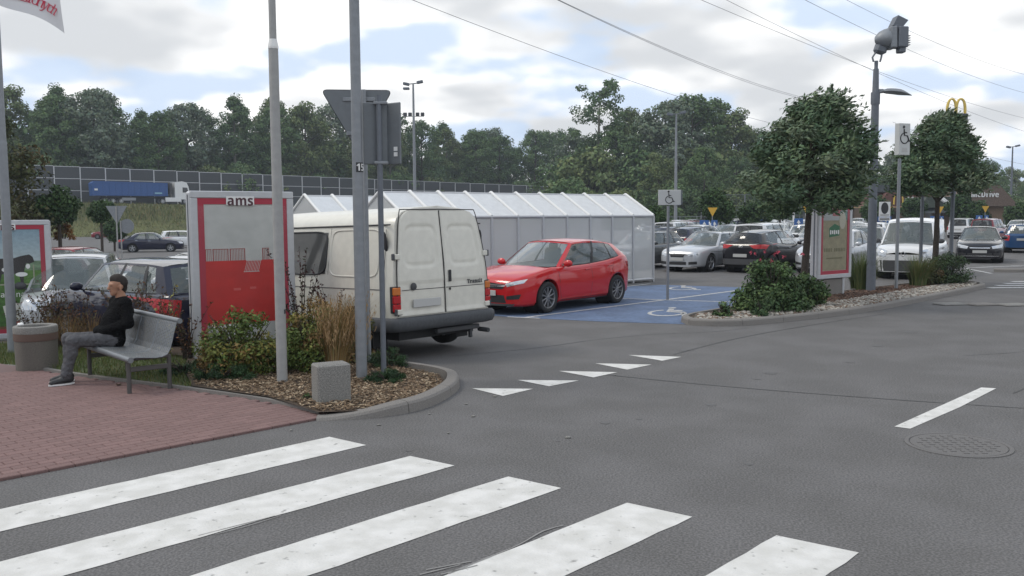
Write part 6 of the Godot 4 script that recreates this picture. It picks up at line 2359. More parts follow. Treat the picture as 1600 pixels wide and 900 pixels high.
func make_posters() -> void:
	# red and white poster in the middle
	var t := poster_case("tall poster case with a red and white poster behind the bushes", -4.43, 12.39, 0.82, 0.572, 1.48, 0.02, 2.40, false)
	var paper := grain(mk(lin(0.50, 0.51, 0.49), 0.6), 0.7, 0.01, 0.86, 1.0, 151, 5)
	var red := grain(mk(lin(0.52, 0.022, 0.018), 0.5), 0.7, 0.01, 0.86, 1.0, 152, 5)
	var x0 := 0.185
	var x1 := 1.295
	flat_print(t, "poster", x0, 0.2, x1, 2.215, 0.003, paper)
	flat_print(t, "red_print", x0, 0.52, x1, 1.42, 0.0055, red)
	var b: MB
	var barm := mk(lin(0.30, 0.06, 0.05), 0.6)
	# printed crowd barriers along the red edge
	for g in [[x0, 0.27], [0.29, 0.51], [0.53, 0.75], [1.0, 1.10], [1.17, x1]]:
		b = MB.new()
		b.box(Vector3((g[0] + g[1]) * 0.5, 1.585, 0.0062), Vector3(g[1] - g[0], 0.008, 0.002))
		for x in [g[0] + 0.004, g[1] - 0.004]: b.box(Vector3(x, 1.50, 0.0062), Vector3(0.008, 0.17, 0.002))
		var n := int((g[1] - g[0]) / 0.022)
		for i in n: b.box(Vector3(g[0] + (i + 0.5) * 0.022, 1.50, 0.0062), Vector3(0.006, 0.165, 0.002))
		part("barrier_print", b, barm, t)
	b = MB.new()
	for i in 10:
		b.box(Vector3(0.755 + i * 0.022, 1.335, 0.0075), Vector3(0.006, 0.16, 0.002), Basis(Vector3(0, 0, 1), -0.25))
	for y in [1.415, 1.255]: b.box(Vector3(0.855 - (1.335 - y) * 0.25, y, 0.0075), Vector3(0.23, 0.009, 0.002))
	part("fallen_barrier_print", b, paper, t)
	b = MB.new()
	b.box(Vector3(0.62, 1.01, 0.0075), Vector3(0.10, 0.035, 0.002))
	b.box(Vector3(0.85, 1.02, 0.0075), Vector3(0.09, 0.032, 0.002))
	part("faded_lettering", b, mk(lin(0.56, 0.10, 0.09), 0.6), t)
	flat_print(t, "white_strip_print", 0.24, 0.46, 0.62, 0.52, 0.0078, M.white)
	# left poster: pasture, cow, sandwich
	t = poster_case("poster case with a meadow and cow poster at the left edge", -10.78, 17.65, 0.93, 0.36, 1.52, 0.05, 2.42, false)
	flat_print(t, "poster", x0, 0.2, x1 + 0.04, 2.235, 0.003, noise_print())
	b = MB.new()
	cow_shape(b, 0.93, 1.46)
	part("cow_print", b, mk(lin(0.025, 0.022, 0.022), 0.6), t)
	b = MB.new()
	for q in [[0.72, 1.43, 0.09, 0.05], [0.98, 1.33, 0.11, 0.045], [1.10, 1.49, 0.04, 0.05]]:
		b.xf = Transform3D(Basis(Vector3.RIGHT, PI / 2).scaled_local(Vector3(q[2], 1, q[3])), Vector3(q[0], q[1], 0.0075))
		b.lathe([Vector2(1, 0), Vector2(1, 0.002), Vector2(0, 0.002)], 14, true)
	b.xf = Transform3D()
	part("cow_patch_print", b, M.white, t)
	b = MB.new()
	b.box(Vector3(0.8, 1.13, 0.006), Vector3(1.0, 0.03, 0.002))
	b.box(Vector3(1.20, 1.32, 0.006), Vector3(0.025, 0.4, 0.002))
	part("fence_print", b, mk(lin(0.30, 0.31, 0.22), 0.7), t)
	var tx := part("lettering", text_mesh("serek twarogowy na kanapkę", 0.15, 0.002), M.white, t)
	tx.mesh.horizontal_alignment = HORIZONTAL_ALIGNMENT_RIGHT
	tx.mesh.text = "ry na kanapkę"
	tx.position = Vector3(1.27, 0.93, 0.008)
	b = MB.new()
	b.prism(V2([[0.62, 0.70], [0.86, 0.76], [1.10, 0.70], [1.04, 0.36], [0.68, 0.36]]), 0.005, 0.008)
	var pk := part("package_print", b, mk(lin(0.62, 0.62, 0.56), 0.6), t)
	tx = part("lettering", text_mesh("łaty", 0.17, 0.002, true, false, true), M.black, pk)
	tx.position = Vector3(0.87, 0.57, 0.010)
	b = MB.new()
	rng.seed = 61
	for i in 26:
		b.xf = Transform3D(Basis(Vector3.RIGHT, PI / 2), Vector3(rng.randf_range(0.80, 1.28), rng.randf_range(0.26, 0.42), 0.0082 + i * 0.0001))
		b.lathe([Vector2(rng.randf_range(0.025, 0.06), 0), Vector2(0, 0.001)], 7, true)
	b.xf = Transform3D()
	part("tomato_print", b, mk(lin(0.40, 0.06, 0.03), 0.6), t)
	flat_print(t, "bread_print", 0.19, 0.205, 1.32, 0.29, 0.007, mk(lin(0.18, 0.08, 0.035), 0.7))
	# right poster on the island
	t = poster_case("poster case with a beige poster on the island", 7.17, 21.0, 0.80, 0.60, 1.36, 0.50, 2.45, true)
	var px1 := 1.17
	flat_print(t, "poster", x0, 0.69, px1, 2.26, 0.003, grain(mk(lin(0.30, 0.27, 0.17), 0.6), 0.9, 0.012, 0.8, 1.0, 155, 5))
	flat_print(t, "sky_print", x0, 1.88, px1, 2.26, 0.0055, mk(lin(0.34, 0.36, 0.36), 0.6))
	flat_print(t, "red_house_print", 0.56, 1.98, 0.92, 2.2, 0.007, mk(lin(0.32, 0.10, 0.10), 0.7))
	flat_print(t, "teal_print", 0.86, 1.89, 1.15, 2.1, 0.0075, mk(lin(0.14, 0.22, 0.19), 0.7))
	b = MB.new()
	b.xf = Transform3D(Basis(Vector3.RIGHT, PI / 2).scaled_local(Vector3(0.135, 1, 0.21)), Vector3(0.97, 1.88, 0.008))
	b.lathe([Vector2(1, 0), Vector2(1, 0.002), Vector2(0, 0.002)], 20, true)
	b.xf = Transform3D()
	part("oval_print", b, mk(lin(0.42, 0.40, 0.32), 0.7), t)
	b = MB.new()
	b.prism(V2([[0.44, 1.48], [0.86, 1.52], [0.86, 1.74], [0.65, 1.80], [0.44, 1.70]]), 0.004, 0.007)
	var lg := part("green_logo", b, mk(lin(0.02, 0.13, 0.055), 0.6), t)
	b = MB.new()
	for i in 5: b.box(Vector3(0.49 + i * 0.08, 1.60, 0.0085), Vector3(0.05, 0.10 - 0.02 * (i % 2), 0.002))
	part("white_lettering", b, M.white, lg)
	b = MB.new()
	rng.seed = 63
	for i in 13:
		if i in [5]: continue
		b.box(Vector3(0.27 + i * 0.068, 1.18, 0.006), Vector3(0.04, 0.085, 0.002))
	for i in 16: b.box(Vector3(0.36 + i * 0.04, 0.98, 0.006), Vector3(0.028, 0.035, 0.002))
	part("blurred_lettering", b, mk(lin(0.17, 0.16, 0.09), 0.7), t)

func cow_shape(b: MB, cx: float, cy: float) -> void:
	var p := V2([[-0.62, 0.10], [-0.5, 0.2], [-0.1, 0.19], [0.05, 0.24], [0.2, 0.27], [0.26, 0.22], [0.29, 0.12], [0.2, 0.08], [0.14, 0.1], [0.1, -0.05], [0.08, -0.3], [0.03, -0.3], [0.0, -0.12], [-0.3, -0.12], [-0.34, -0.3], [-0.4, -0.3], [-0.42, -0.1], [-0.62, -0.12]])
	for i in p.size(): p[i] += Vector2(cx, cy)
	b.prism(p, 0.004, 0.0065)

func noise_print() -> StandardMaterial3D:
	# printed meadow under a hazy sky
	var im := Image.create(128, 256, false, Image.FORMAT_RGB8)
	var f := FastNoiseLite.new()
	f.seed = 3
	f.frequency = 0.06
	for y in 256:
		for x in 128:
			var n := f.get_noise_2d(x, y * 1.5)
			var c: Color
			if y < 80: c = Color(0.50, 0.60, 0.66).lerp(Color(0.68, 0.73, 0.74), y / 80.0)
			elif y < 104: c = Color(0.42, 0.52, 0.40)
			else: c = Color(0.30, 0.45, 0.17).lerp(Color(0.22, 0.38, 0.12), clampf((y - 104) / 100.0, 0, 1))
			c = c * (1.0 + n * (0.08 if y < 80 else 0.25))
			im.set_pixel(x, 255 - y, c)
	var m := mk(Color.WHITE, 0.55)
	m.albedo_texture = ImageTexture.create_from_image(im)
	m.uv1_triplanar = false
	return m

# ---------------------------------------------------------------- bench, bin, block
func make_bench() -> void:
	var t := thing("bench", "grey perforated steel bench with three seats by the lawn", "bench", P(-4.66, 10.83, 0.028), atan2(-0.66, 0.75) * 0.0 + turn_to(-0.75, -0.66))
	# local: -z is forward, x runs along the bench
	var steel := grain(mk(lin(0.22, 0.235, 0.25), 0.42, 0.45), 3.0, 0.02, 0.8, 1.0, 161)
	var dark := mk(lin(0.075, 0.07, 0.068), 0.6)
	var hw := 0.86
	# cross-section of the seat shell
	var sec := [[-0.27, 0.415], [-0.22, 0.425], [-0.12, 0.415], [0.0, 0.400], [0.08, 0.405], [0.14, 0.43], [0.175, 0.49], [0.20, 0.58], [0.225, 0.68], [0.25, 0.76], [0.265, 0.795]]
	for k in 3:
		var b := MB.new()
		var xa := -hw + k * (hw * 2 / 3.0) + 0.012
		var xb := xa + hw * 2 / 3.0 - 0.024
		# slotted sheet: bars across with gaps between them
		var pts := []
		for i in 61:
			var f := i / 60.0 * (sec.size() - 1)
			var j := mini(int(f), sec.size() - 2)
			var g := f - j
			pts.append(Vector2(lerpf(sec[j][0], sec[j + 1][0], g), lerpf(sec[j][1], sec[j + 1][1], g)))
		for i in 60:
			var a: Vector2 = pts[i]
			var e: Vector2 = pts[i + 1]
			var m := a.lerp(e, 0.72)
			b.quad(Vector3(xa, a.y, a.x), Vector3(xb, a.y, a.x), Vector3(xb, m.y, m.x), Vector3(xa, m.y, m.x))
			for s in 11:
				var x := lerpf(xa, xb - 0.018, s / 10.0)
				b.quad(Vector3(x, m.y, m.x), Vector3(x + 0.018, m.y, m.x), Vector3(x + 0.018, e.y, e.x), Vector3(x, e.y, e.x))
		var sh := part("seat_shell", b, steel, t)
		b = MB.new()
		for x in [xa, xb]:
			var pth := []
			for p in pts: pth.append(Vector3(x, p.y - 0.004, p.x))
			b.tube(pth, 0.006, 5)
		part("edge_rail", b, steel, sh)
	var b := MB.new()
	b.tube([Vector3(-hw - 0.02, 0.40, -0.285), Vector3(hw + 0.02, 0.40, -0.285)], 0.034, 14)
	part("front_tube", b, steel, t)
	b = MB.new()
	b.tube([Vector3(-hw - 0.02, 0.80, 0.285), Vector3(hw + 0.02, 0.80, 0.285)], 0.032, 14)
	part("top_tube", b, steel, t)
	for x in [-0.72, 0.74]:
		for z in [-0.26, 0.20]:
			b = MB.new()
			b.tube([Vector3(x, -0.02, z), Vector3(x, 0.40, z)], 0.026, 10)
			part("leg", b, dark, t)
		b = MB.new()
		b.box(Vector3(x, 0.27, -0.03), Vector3(0.035, 0.055, 0.44), Basis(), 0.006)
		b.box(Vector3(x, 0.385, -0.03), Vector3(0.04, 0.03, 0.48), Basis(), 0.006)
		part("cross_bar", b, dark, t)

func make_furniture() -> void:
	make_bench()
	# round bin of exposed aggregate concrete
	var t := thing("concrete_bin", "round grey and brown concrete litter bin beside the flagpole", "bin", P(-6.40, 11.95, -0.01))
	var b := MB.new()
	b.lathe([Vector2(0.24, 0.0), Vector2(0.255, 0.02), Vector2(0.262, 0.40), Vector2(0.262, 0.42)], 28)
	part("lower_ring", b, M.aggregate, t)
	b = MB.new()
	b.lathe([Vector2(0.266, 0.42), Vector2(0.270, 0.43), Vector2(0.270, 0.51), Vector2(0.266, 0.52)], 28)
	part("brown_band", b, grain(mk(lin(0.16, 0.105, 0.085), 0.95), 3.0, 0.16, 0.5, 1.0, 171, 2), t)
	b = MB.new()
	b.lathe([Vector2(0.268, 0.52), Vector2(0.272, 0.53), Vector2(0.272, 0.60), Vector2(0.262, 0.615), Vector2(0.19, 0.615), Vector2(0.185, 0.60), Vector2(0.18, 0.35), Vector2(0.0, 0.33)], 28)
	part("top_ring", b, M.concrete, t)
	b = MB.new()
	b.lathe([Vector2(0.176, 0.58), Vector2(0.176, 0.36), Vector2(0, 0.35)], 20)
	part("liner", b, M.black, t)
	var pp := thing("crumpled_paper", "crumpled white paper on the rim of the concrete bin", "litter", P(-6.53, 11.83, 0.605))
	b = MB.new()
	rng.seed = 12
	var rows := []
	for i in 7:
		var r := PackedVector3Array()
		for j in 9:
			var a := TAU * j / 9
			var p := PI * i / 6
			r.append(Vector3(cos(a) * sin(p) * 0.05, 0.025 + cos(p) * 0.025, sin(a) * sin(p) * 0.04) * rng.randf_range(0.7, 1.2))
		rows.append(r)
	b.grid(rows, true)
	part("sheet", b, M.white, pp)
	# concrete block in the bed
	t = thing("concrete_block", "square grey concrete block bollard at the pavement corner", "bollard", P(-1.93, 9.42, 0.03), 0.5)
	b = MB.new()
	b.xf = Transform3D(Basis(), Vector3(0, 0, 0))
	rows = []
	var hs := [[0.0, 1.04], [0.03, 1.04], [0.40, 0.98], [0.425, 0.95], [0.435, 0.88]]
	b.box(Vector3(0, 0.20, 0), Vector3(0.36, 0.49, 0.25), Basis(), 0.018)
	part("block", b, M.concrete, t)
	# loose stones and litter on the kerbside
	rng.seed = 91
	for i in 9:
		var st := MB.new()
		var q: Array = [[-0.85, 9.02], [-0.5, 9.5], [-1.3, 8.55], [-0.4, 8.9], [-0.2, 9.9], [0.5, 8.0], [-2.1, 8.35], [1.3, 11.2], [-0.6, 8.2]][i]
		st.ball(Vector3.ZERO, Vector3(0.03, 0.014, 0.022) * (0.5 + 0.09 * i if i < 6 else 0.5), 7, 5)
		var o := part("loose_stone", st, M.concrete)
		o.position = P(q[0], q[1], 0.008)
		tag(o, "small loose stone on the asphalt, %s" % ["right below the kerb bend", "just off the kerb nose", "left of the kerb ramp", "in front of the first triangle", "beside the first give-way triangle", "near the second zebra stripe", "at the pavement edge", "right of the third give-way triangle", "between kerb and zebra"][i], "stone", "loose stones on the road")
	# fallen leaf by the bench
	var lf := MB.new()
	for k in 5: lf.leaf(Vector3.ZERO, Vector3(cos(k * 1.2), 0.4, sin(k * 1.2)) * 0.05, Vector3(-sin(k * 1.2), 0, cos(k * 1.2)) * 0.018, Color(0.06, 0.04, 0.03))
	var lo := part("fallen_leaf", lf, leafmat(1, 1, 1))
	lo.position = P(-4.72, 10.62, 0.03)
	tag(lo, "curled brown leaf on the pavement in front of the bench", "leaf")

# ---------------------------------------------------------------- trolley shelters
func shelter(label: String, ox: float, od: float, n: int, bay: float) -> void:
	# (ox, od): far right front post; bays run back towards the left along -u
	var u := Vector2(0.787, 0.617)
	var back := Vector2(-0.617, 0.787)
	var t := thing("trolley_shelter", label, "shelter", Vector3.ZERO)
	var wall := mk(lin(0.66, 0.67, 0.675, 0.66), 0.2, 0.0, 0.45)
	wall.transparency = BaseMaterial3D.TRANSPARENCY_ALPHA
	var roofm := grain(mk(lin(0.60, 0.615, 0.63), 0.3), 0.4, 0.02, 0.88, 1.0, 181, 5)
	var wd := 2.4
	var he := 2.02
	var hr := 2.66
	var at := func(i: float, k: float, y: float) -> Vector3:
		var p := Vector2(ox, od) - u * bay * i + back * wd * k
		return P(p.x, p.y, y)
	for i in n + 1:
		for k in [0.0, 1.0]:
			var b := MB.new()
			var p: Vector3 = at.call(i, k, he * 0.5)
			b.box(p, Vector3(0.07, he, 0.07), Basis(Vector3.UP, atan2(u.y, u.x)), 0.008)
			part("post", b, M.alu, t)
			b = MB.new()
			b.tube([at.call(i, k, he + 0.02), at.call(i, 0.5, hr + 0.05)], 0.045, 8)
			part("rafter", b, M.white, t)
	for k in [0.0, 1.0]:
		var b := MB.new()
		b.tube([at.call(0, k, he), at.call(n, k, he)], 0.04, 8)
		b.tube([at.call(0, k, 0.09), at.call(n, k, 0.09)], 0.04, 8)
		part("rail", b, M.alu, t)
	var rb := MB.new()
	rb.tube([at.call(0, 0.5, hr), at.call(n, 0.5, hr)], 0.04, 8)
	part("ridge_beam", rb, M.alu, t)
	for i in n:
		for k in [0.0, 1.0]:
			var b := MB.new()
			b.quad(at.call(i + 0.04, k, 0.12), at.call(i + 0.96, k, 0.12), at.call(i + 0.96, k, he - 0.03), at.call(i + 0.04, k, he - 0.03))
			part("wall_panel", b, wall, t)
			b = MB.new()
			b.quad(at.call(i + 0.03, k, he + 0.02), at.call(i + 0.97, k, he + 0.02), at.call(i + 0.97, 0.5, hr + 0.02), at.call(i + 0.03, 0.5, hr + 0.02))
			part("roof_panel", b, roofm, t)
	for e in [0.0, float(n)]:
		var b := MB.new()
		b.tri(at.call(e, 0.03, he), at.call(e, 0.5, hr), at.call(e, 0.97, he))
		part("gable_panel", b, wall, t)
	var b := MB.new()
	b.quad(at.call(0, 0.0, 0.03), at.call(n, 0.0, 0.03), at.call(n, 1.0, 0.03), at.call(0, 1.0, 0.03))
	part("floor", b, M.kerb, t)

func make_shelters() -> void:
	shelter("long gabled trolley shelter with grey panels and aluminium frames behind the red car", 4.35, 27.55, 10, 0.885)
	shelter("shorter second trolley shelter, seen over the roof of the white van", -3.2, 26.95, 3, 0.885)
	# a chain barrier end by the shelter
	pass

# ---------------------------------------------------------------- person
func nets(bones: Array, cell: float, k := 0.035) -> MB:
	# smooth union of tapered capsules [a, b, ra, rb], meshed as surface nets
	var lo := Vector3.ONE * 1e9
	var hi := -lo
	for q in bones:
		var r := maxf(q[2], q[3]) + 0.03
		lo = lo.min(q[0] - Vector3.ONE * r).min(q[1] - Vector3.ONE * r)
		hi = hi.max(q[0] + Vector3.ONE * r).max(q[1] + Vector3.ONE * r)
	var nx := int((hi.x - lo.x) / cell) + 2
	var ny := int((hi.y - lo.y) / cell) + 2
	var nz := int((hi.z - lo.z) / cell) + 2
	var f := PackedFloat32Array()
	f.resize(nx * ny * nz)
	f.fill(1.0)
	for q in bones:
		var a: Vector3 = q[0]
		var ab: Vector3 = q[1] - a
		var l2 := maxf(ab.length_squared(), 1e-8)
		var r := maxf(q[2], q[3]) + 0.045
		var p0 := ((a.min(q[1]) - Vector3.ONE * r - lo) / cell).floor()
		var p1 := ((a.max(q[1]) + Vector3.ONE * r - lo) / cell).ceil()
		for z in range(maxi(0, int(p0.z)), mini(nz, int(p1.z) + 1)):
			for y in range(maxi(0, int(p0.y)), mini(ny, int(p1.y) + 1)):
				var row := (z * ny + y) * nx
				for x in range(maxi(0, int(p0.x)), mini(nx, int(p1.x) + 1)):
					var p := lo + Vector3(x, y, z) * cell - a
					var t := clampf(p.dot(ab) / l2, 0.0, 1.0)
					var d := (p - ab * t).length() - lerpf(q[2], q[3], t)
					var o := f[row + x]
					var h := maxf(k - absf(d - o), 0.0) / k
					f[row + x] = minf(d, o) - h * h * k * 0.25
	var b := MB.new()
	var id := PackedInt32Array()
	id.resize(nx * ny * nz)
	id.fill(-1)
	for z in nz - 1:
		for y in ny - 1:
			for x in nx - 1:
				var n := 0
				var s := Vector3.ZERO
				var i0 := (z * ny + y) * nx + x
				var c := [f[i0], f[i0 + 1], f[i0 + nx], f[i0 + nx + 1], f[i0 + nx * ny], f[i0 + nx * ny + 1], f[i0 + nx * ny + nx], f[i0 + nx * ny + nx + 1]]
				var m := 0
				for q in 8:
					if c[q] < 0.0: m |= 1 << q
				if m == 0 or m == 255: continue
				for e in [[0, 1], [2, 3], [4, 5], [6, 7], [0, 2], [1, 3], [4, 6], [5, 7], [0, 4], [1, 5], [2, 6], [3, 7]]:
					var u: float = c[e[0]]
					var w: float = c[e[1]]
					if (u < 0.0) != (w < 0.0):
						var t := u / (u - w)
						var pa := Vector3(e[0] & 1, (e[0] >> 1) & 1, e[0] >> 2)
						var pb := Vector3(e[1] & 1, (e[1] >> 1) & 1, e[1] >> 2)
						s += pa.lerp(pb, t)
						n += 1
				id[i0] = b.v.size()
				b.v.append(lo + (Vector3(x, y, z) + s / n) * cell)
				var g := Vector3(c[1] - c[0] + c[3] - c[2] + c[5] - c[4] + c[7] - c[6], c[2] - c[0] + c[3] - c[1] + c[6] - c[4] + c[7] - c[5], c[4] - c[0] + c[5] - c[1] + c[6] - c[2] + c[7] - c[3])
				b.n.append(g.normalized())
				b.c.append(Color.WHITE)
				b.uv.append(Vector2.ZERO)
	for z in range(1, nz - 1):
		for y in range(1, ny - 1):
			for x in range(1, nx - 1):
				var i0 := (z * ny + y) * nx + x
				var s0 := f[i0] < 0.0
				for ax in 3:
					var st: int = [1, nx, nx * ny][ax]
					var s1 := f[i0 + st] < 0.0
					if s0 == s1: continue
					var o1: int = [nx, nx * ny, 1][ax]
					var o2: int = [nx * ny, 1, nx][ax]
					var q := [id[i0], id[i0 - o1], id[i0 - o1 - o2], id[i0 - o2]]
					if q.has(-1): continue
					if s0: b.ix.append_array(PackedInt32Array([q[0], q[2], q[1], q[0], q[3], q[2]]))
					else: b.ix.append_array(PackedInt32Array([q[0], q[1], q[2], q[0], q[2], q[3]]))
	return b

func make_person() -> void:
	# sits on the bench: local -z forward, y up, seat at 0.42
	var f := Vector2(-0.75, -0.66)
	var t := thing("person", "person in a black top and grey jeans sitting on the bench", "person", P(-5.05, 11.14, 0.028), turn_to(f.x, f.y))
	var skin := mk(lin(0.36, 0.19, 0.12), 0.6)
	skin.subsurf_scatter_enabled = true
	skin.subsurf_scatter_strength = 0.1
	var black := mk(lin(0.010, 0.010, 0.011), 0.9, 0.0, 0.2)
	grain(black, 4.0, 0.03, 0.6, 1.0, 191, 5, false)
	var jeans := mk(lin(0.11, 0.11, 0.118), 0.95, 0.0, 0.3)
	grain(jeans, 2.0, 0.01, 0.8, 1.0, 192, 4, false)
	relief(jeans, 0.012, 2.0, 193)
	relief(black, 0.012, 2.5, 194)
	var hip := Vector3(0, 0.50, 0.03)
	var chest := Vector3(-0.01, 0.83, 0.15)
	var neck := Vector3(-0.01, 0.99, 0.165)
	var head := Vector3(-0.01, 1.145, 0.12)
	# body: head, neck, hands and the covered trunk in one surface
	var bones := [[hip, chest, 0.12, 0.13], [chest, neck, 0.10, 0.058], [neck, head + Vector3(0, -0.06, 0.02), 0.056, 0.058]]
	part("body", nets(bones, 0.014), skin, t)
	# head on a finer grid
	var hb := []
	hb.append([head + Vector3(0, 0.03, 0.015), head + Vector3(0, 0.045, 0.005), 0.088, 0.09])
	hb.append([head + Vector3(0, -0.05, -0.035), head + Vector3(0, 0.0, -0.03), 0.052, 0.068])
	hb.append([head + Vector3(0, -0.085, -0.055), head + Vector3(0, -0.08, -0.045), 0.032, 0.035])
	hb.append([head + Vector3(0, 0.012, -0.092), head + Vector3(0, -0.022, -0.108), 0.011, 0.015])     # nose
	for s in [-1.0, 1.0]:
		hb.append([head + Vector3(0.085 * s, 0.0, 0.015), head + Vector3(0.09 * s, -0.035, 0.01), 0.018, 0.012])   # ears
		hb.append([head + Vector3(0.02 * s, 0.032, -0.083), head + Vector3(0.05 * s, 0.030, -0.072), 0.014, 0.012])   # brows
	var hd := part("head", nets(hb, 0.005, 0.02), skin, t)
	for s in [-1.0, 1.0]:
		var e := MB.new()
		e.ball(head + Vector3(0.034 * s, 0.012, -0.083), Vector3(0.013, 0.009, 0.008), 8, 6)
		part("eye", e, M.black, hd)
	var mo := MB.new()
	mo.tube([head + Vector3(-0.024, -0.058, -0.088), head + Vector3(0, -0.056, -0.098), head + Vector3(0.024, -0.058, -0.088)], 0.005, 5)
	part("mouth", mo, mk(lin(0.25, 0.08, 0.07), 0.6), hd)
	var hair := nets([[head + Vector3(0, 0.055, 0.03), head + Vector3(0, 0.07, 0.01), 0.092, 0.09], [head + Vector3(0, -0.02, 0.06), head + Vector3(0, 0.03, 0.05), 0.06, 0.08], [head + Vector3(0, 0.10, -0.03), head + Vector3(0, 0.10, -0.04), 0.05, 0.045]], 0.007, 0.02)
	part("hair", hair, mk(lin(0.02, 0.014, 0.011), 0.8), t)
	# clothes
	var sh := Vector3(0.175, 0.945, 0.155)
	var el := Vector3(0.275, 0.70, 0.15)
	var wr := Vector3(0.10, 0.60, -0.10)
	var tb := [[hip + Vector3(-0.07, 0.0, 0.0), hip + Vector3(0.07, 0, 0), 0.145, 0.145], [hip + Vector3(0, 0.08, 0.0), hip + Vector3(0, 0.2, 0.04), 0.16, 0.15], [hip + Vector3(-0.05, 0.2, 0.04), chest + Vector3(-0.07, 0, 0), 0.135, 0.135], [hip + Vector3(0.05, 0.2, 0.04), chest + Vector3(0.07, 0, 0), 0.135, 0.135], [Vector3(-sh.x, sh.y - 0.01, sh.z), Vector3(sh.x, sh.y - 0.01, sh.z), 0.075, 0.075], [chest + Vector3(0, 0.08, 0), neck + Vector3(0, -0.02, 0), 0.11, 0.072], [neck + Vector3(-0.04, -0.03, 0.03), neck + Vector3(0.04, -0.03, 0.03), 0.05, 0.05]]
	for s in [-1.0, 1.0]:
		var S := Vector3(s, 1, 1)
		tb.append([sh * S, el * S, 0.072, 0.062])
		tb.append([el * S, wr * S, 0.062, 0.048])
		# hands rest in the front pocket
		tb.append([wr * S, Vector3(0.035 * s, 0.60, -0.12), 0.05, 0.055])
	part("hooded_top", nets(tb, 0.0135), black, t)
	var pb := []
	var shoes := []
	for s in [-1.0, 1.0]:
		var h := Vector3(0.09 * s, 0.49, 0.0)
		var kn := Vector3((0.13 if s > 0 else 0.15) * s, 0.525, -0.44 - (0.03 if s < 0 else 0.0))
		var an := Vector3((0.10 if s > 0 else 0.11) * s, 0.11, -0.46 - (0.08 if s < 0 else 0.02))
		pb.append([h, kn, 0.098, 0.072])
		pb.append([kn, kn.lerp(an, 0.35) + Vector3(0, 0, 0.015), 0.072, 0.064])
		pb.append([kn.lerp(an, 0.35) + Vector3(0, 0, 0.015), an, 0.064, 0.052])
		pb.append([an + Vector3(0, 0.06, 0), an + Vector3(0, 0.0, -0.005), 0.056, 0.06])
		shoes.append(an)
	pb.append([Vector3(-0.08, 0.50, 0.03), Vector3(0.08, 0.50, 0.03), 0.135, 0.135])
	part("jeans", nets(pb, 0.0135), jeans, t)
	for an in shoes:
		var sb := [[an + Vector3(0, -0.045, 0.035), an + Vector3(0, -0.055, -0.05), 0.046, 0.045], [an + Vector3(0, -0.055, -0.05), an + Vector3(0, -0.075, -0.165), 0.044, 0.034]]
		var sp := part("shoe", nets(sb, 0.008, 0.02), M.black, t)
		var so := MB.new()
		var rows := []
		for y in [0.002, 0.020]:
			var r := PackedVector3Array()
			for i in 24:
				var a := TAU * i / 24
				r.append(Vector3(an.x + cos(a) * 0.047 * (1.0 - 0.12 * sin(a)), y, an.z - 0.06 + sin(a) * -0.148))
			rows.append(r)
		so.grid(rows, true)
		for i in 24:
			so.tri(rows[1][i], Vector3(an.x, 0.020, an.z - 0.06), rows[1][(i + 1) % 24])
		part("sole", so, M.white, sp)

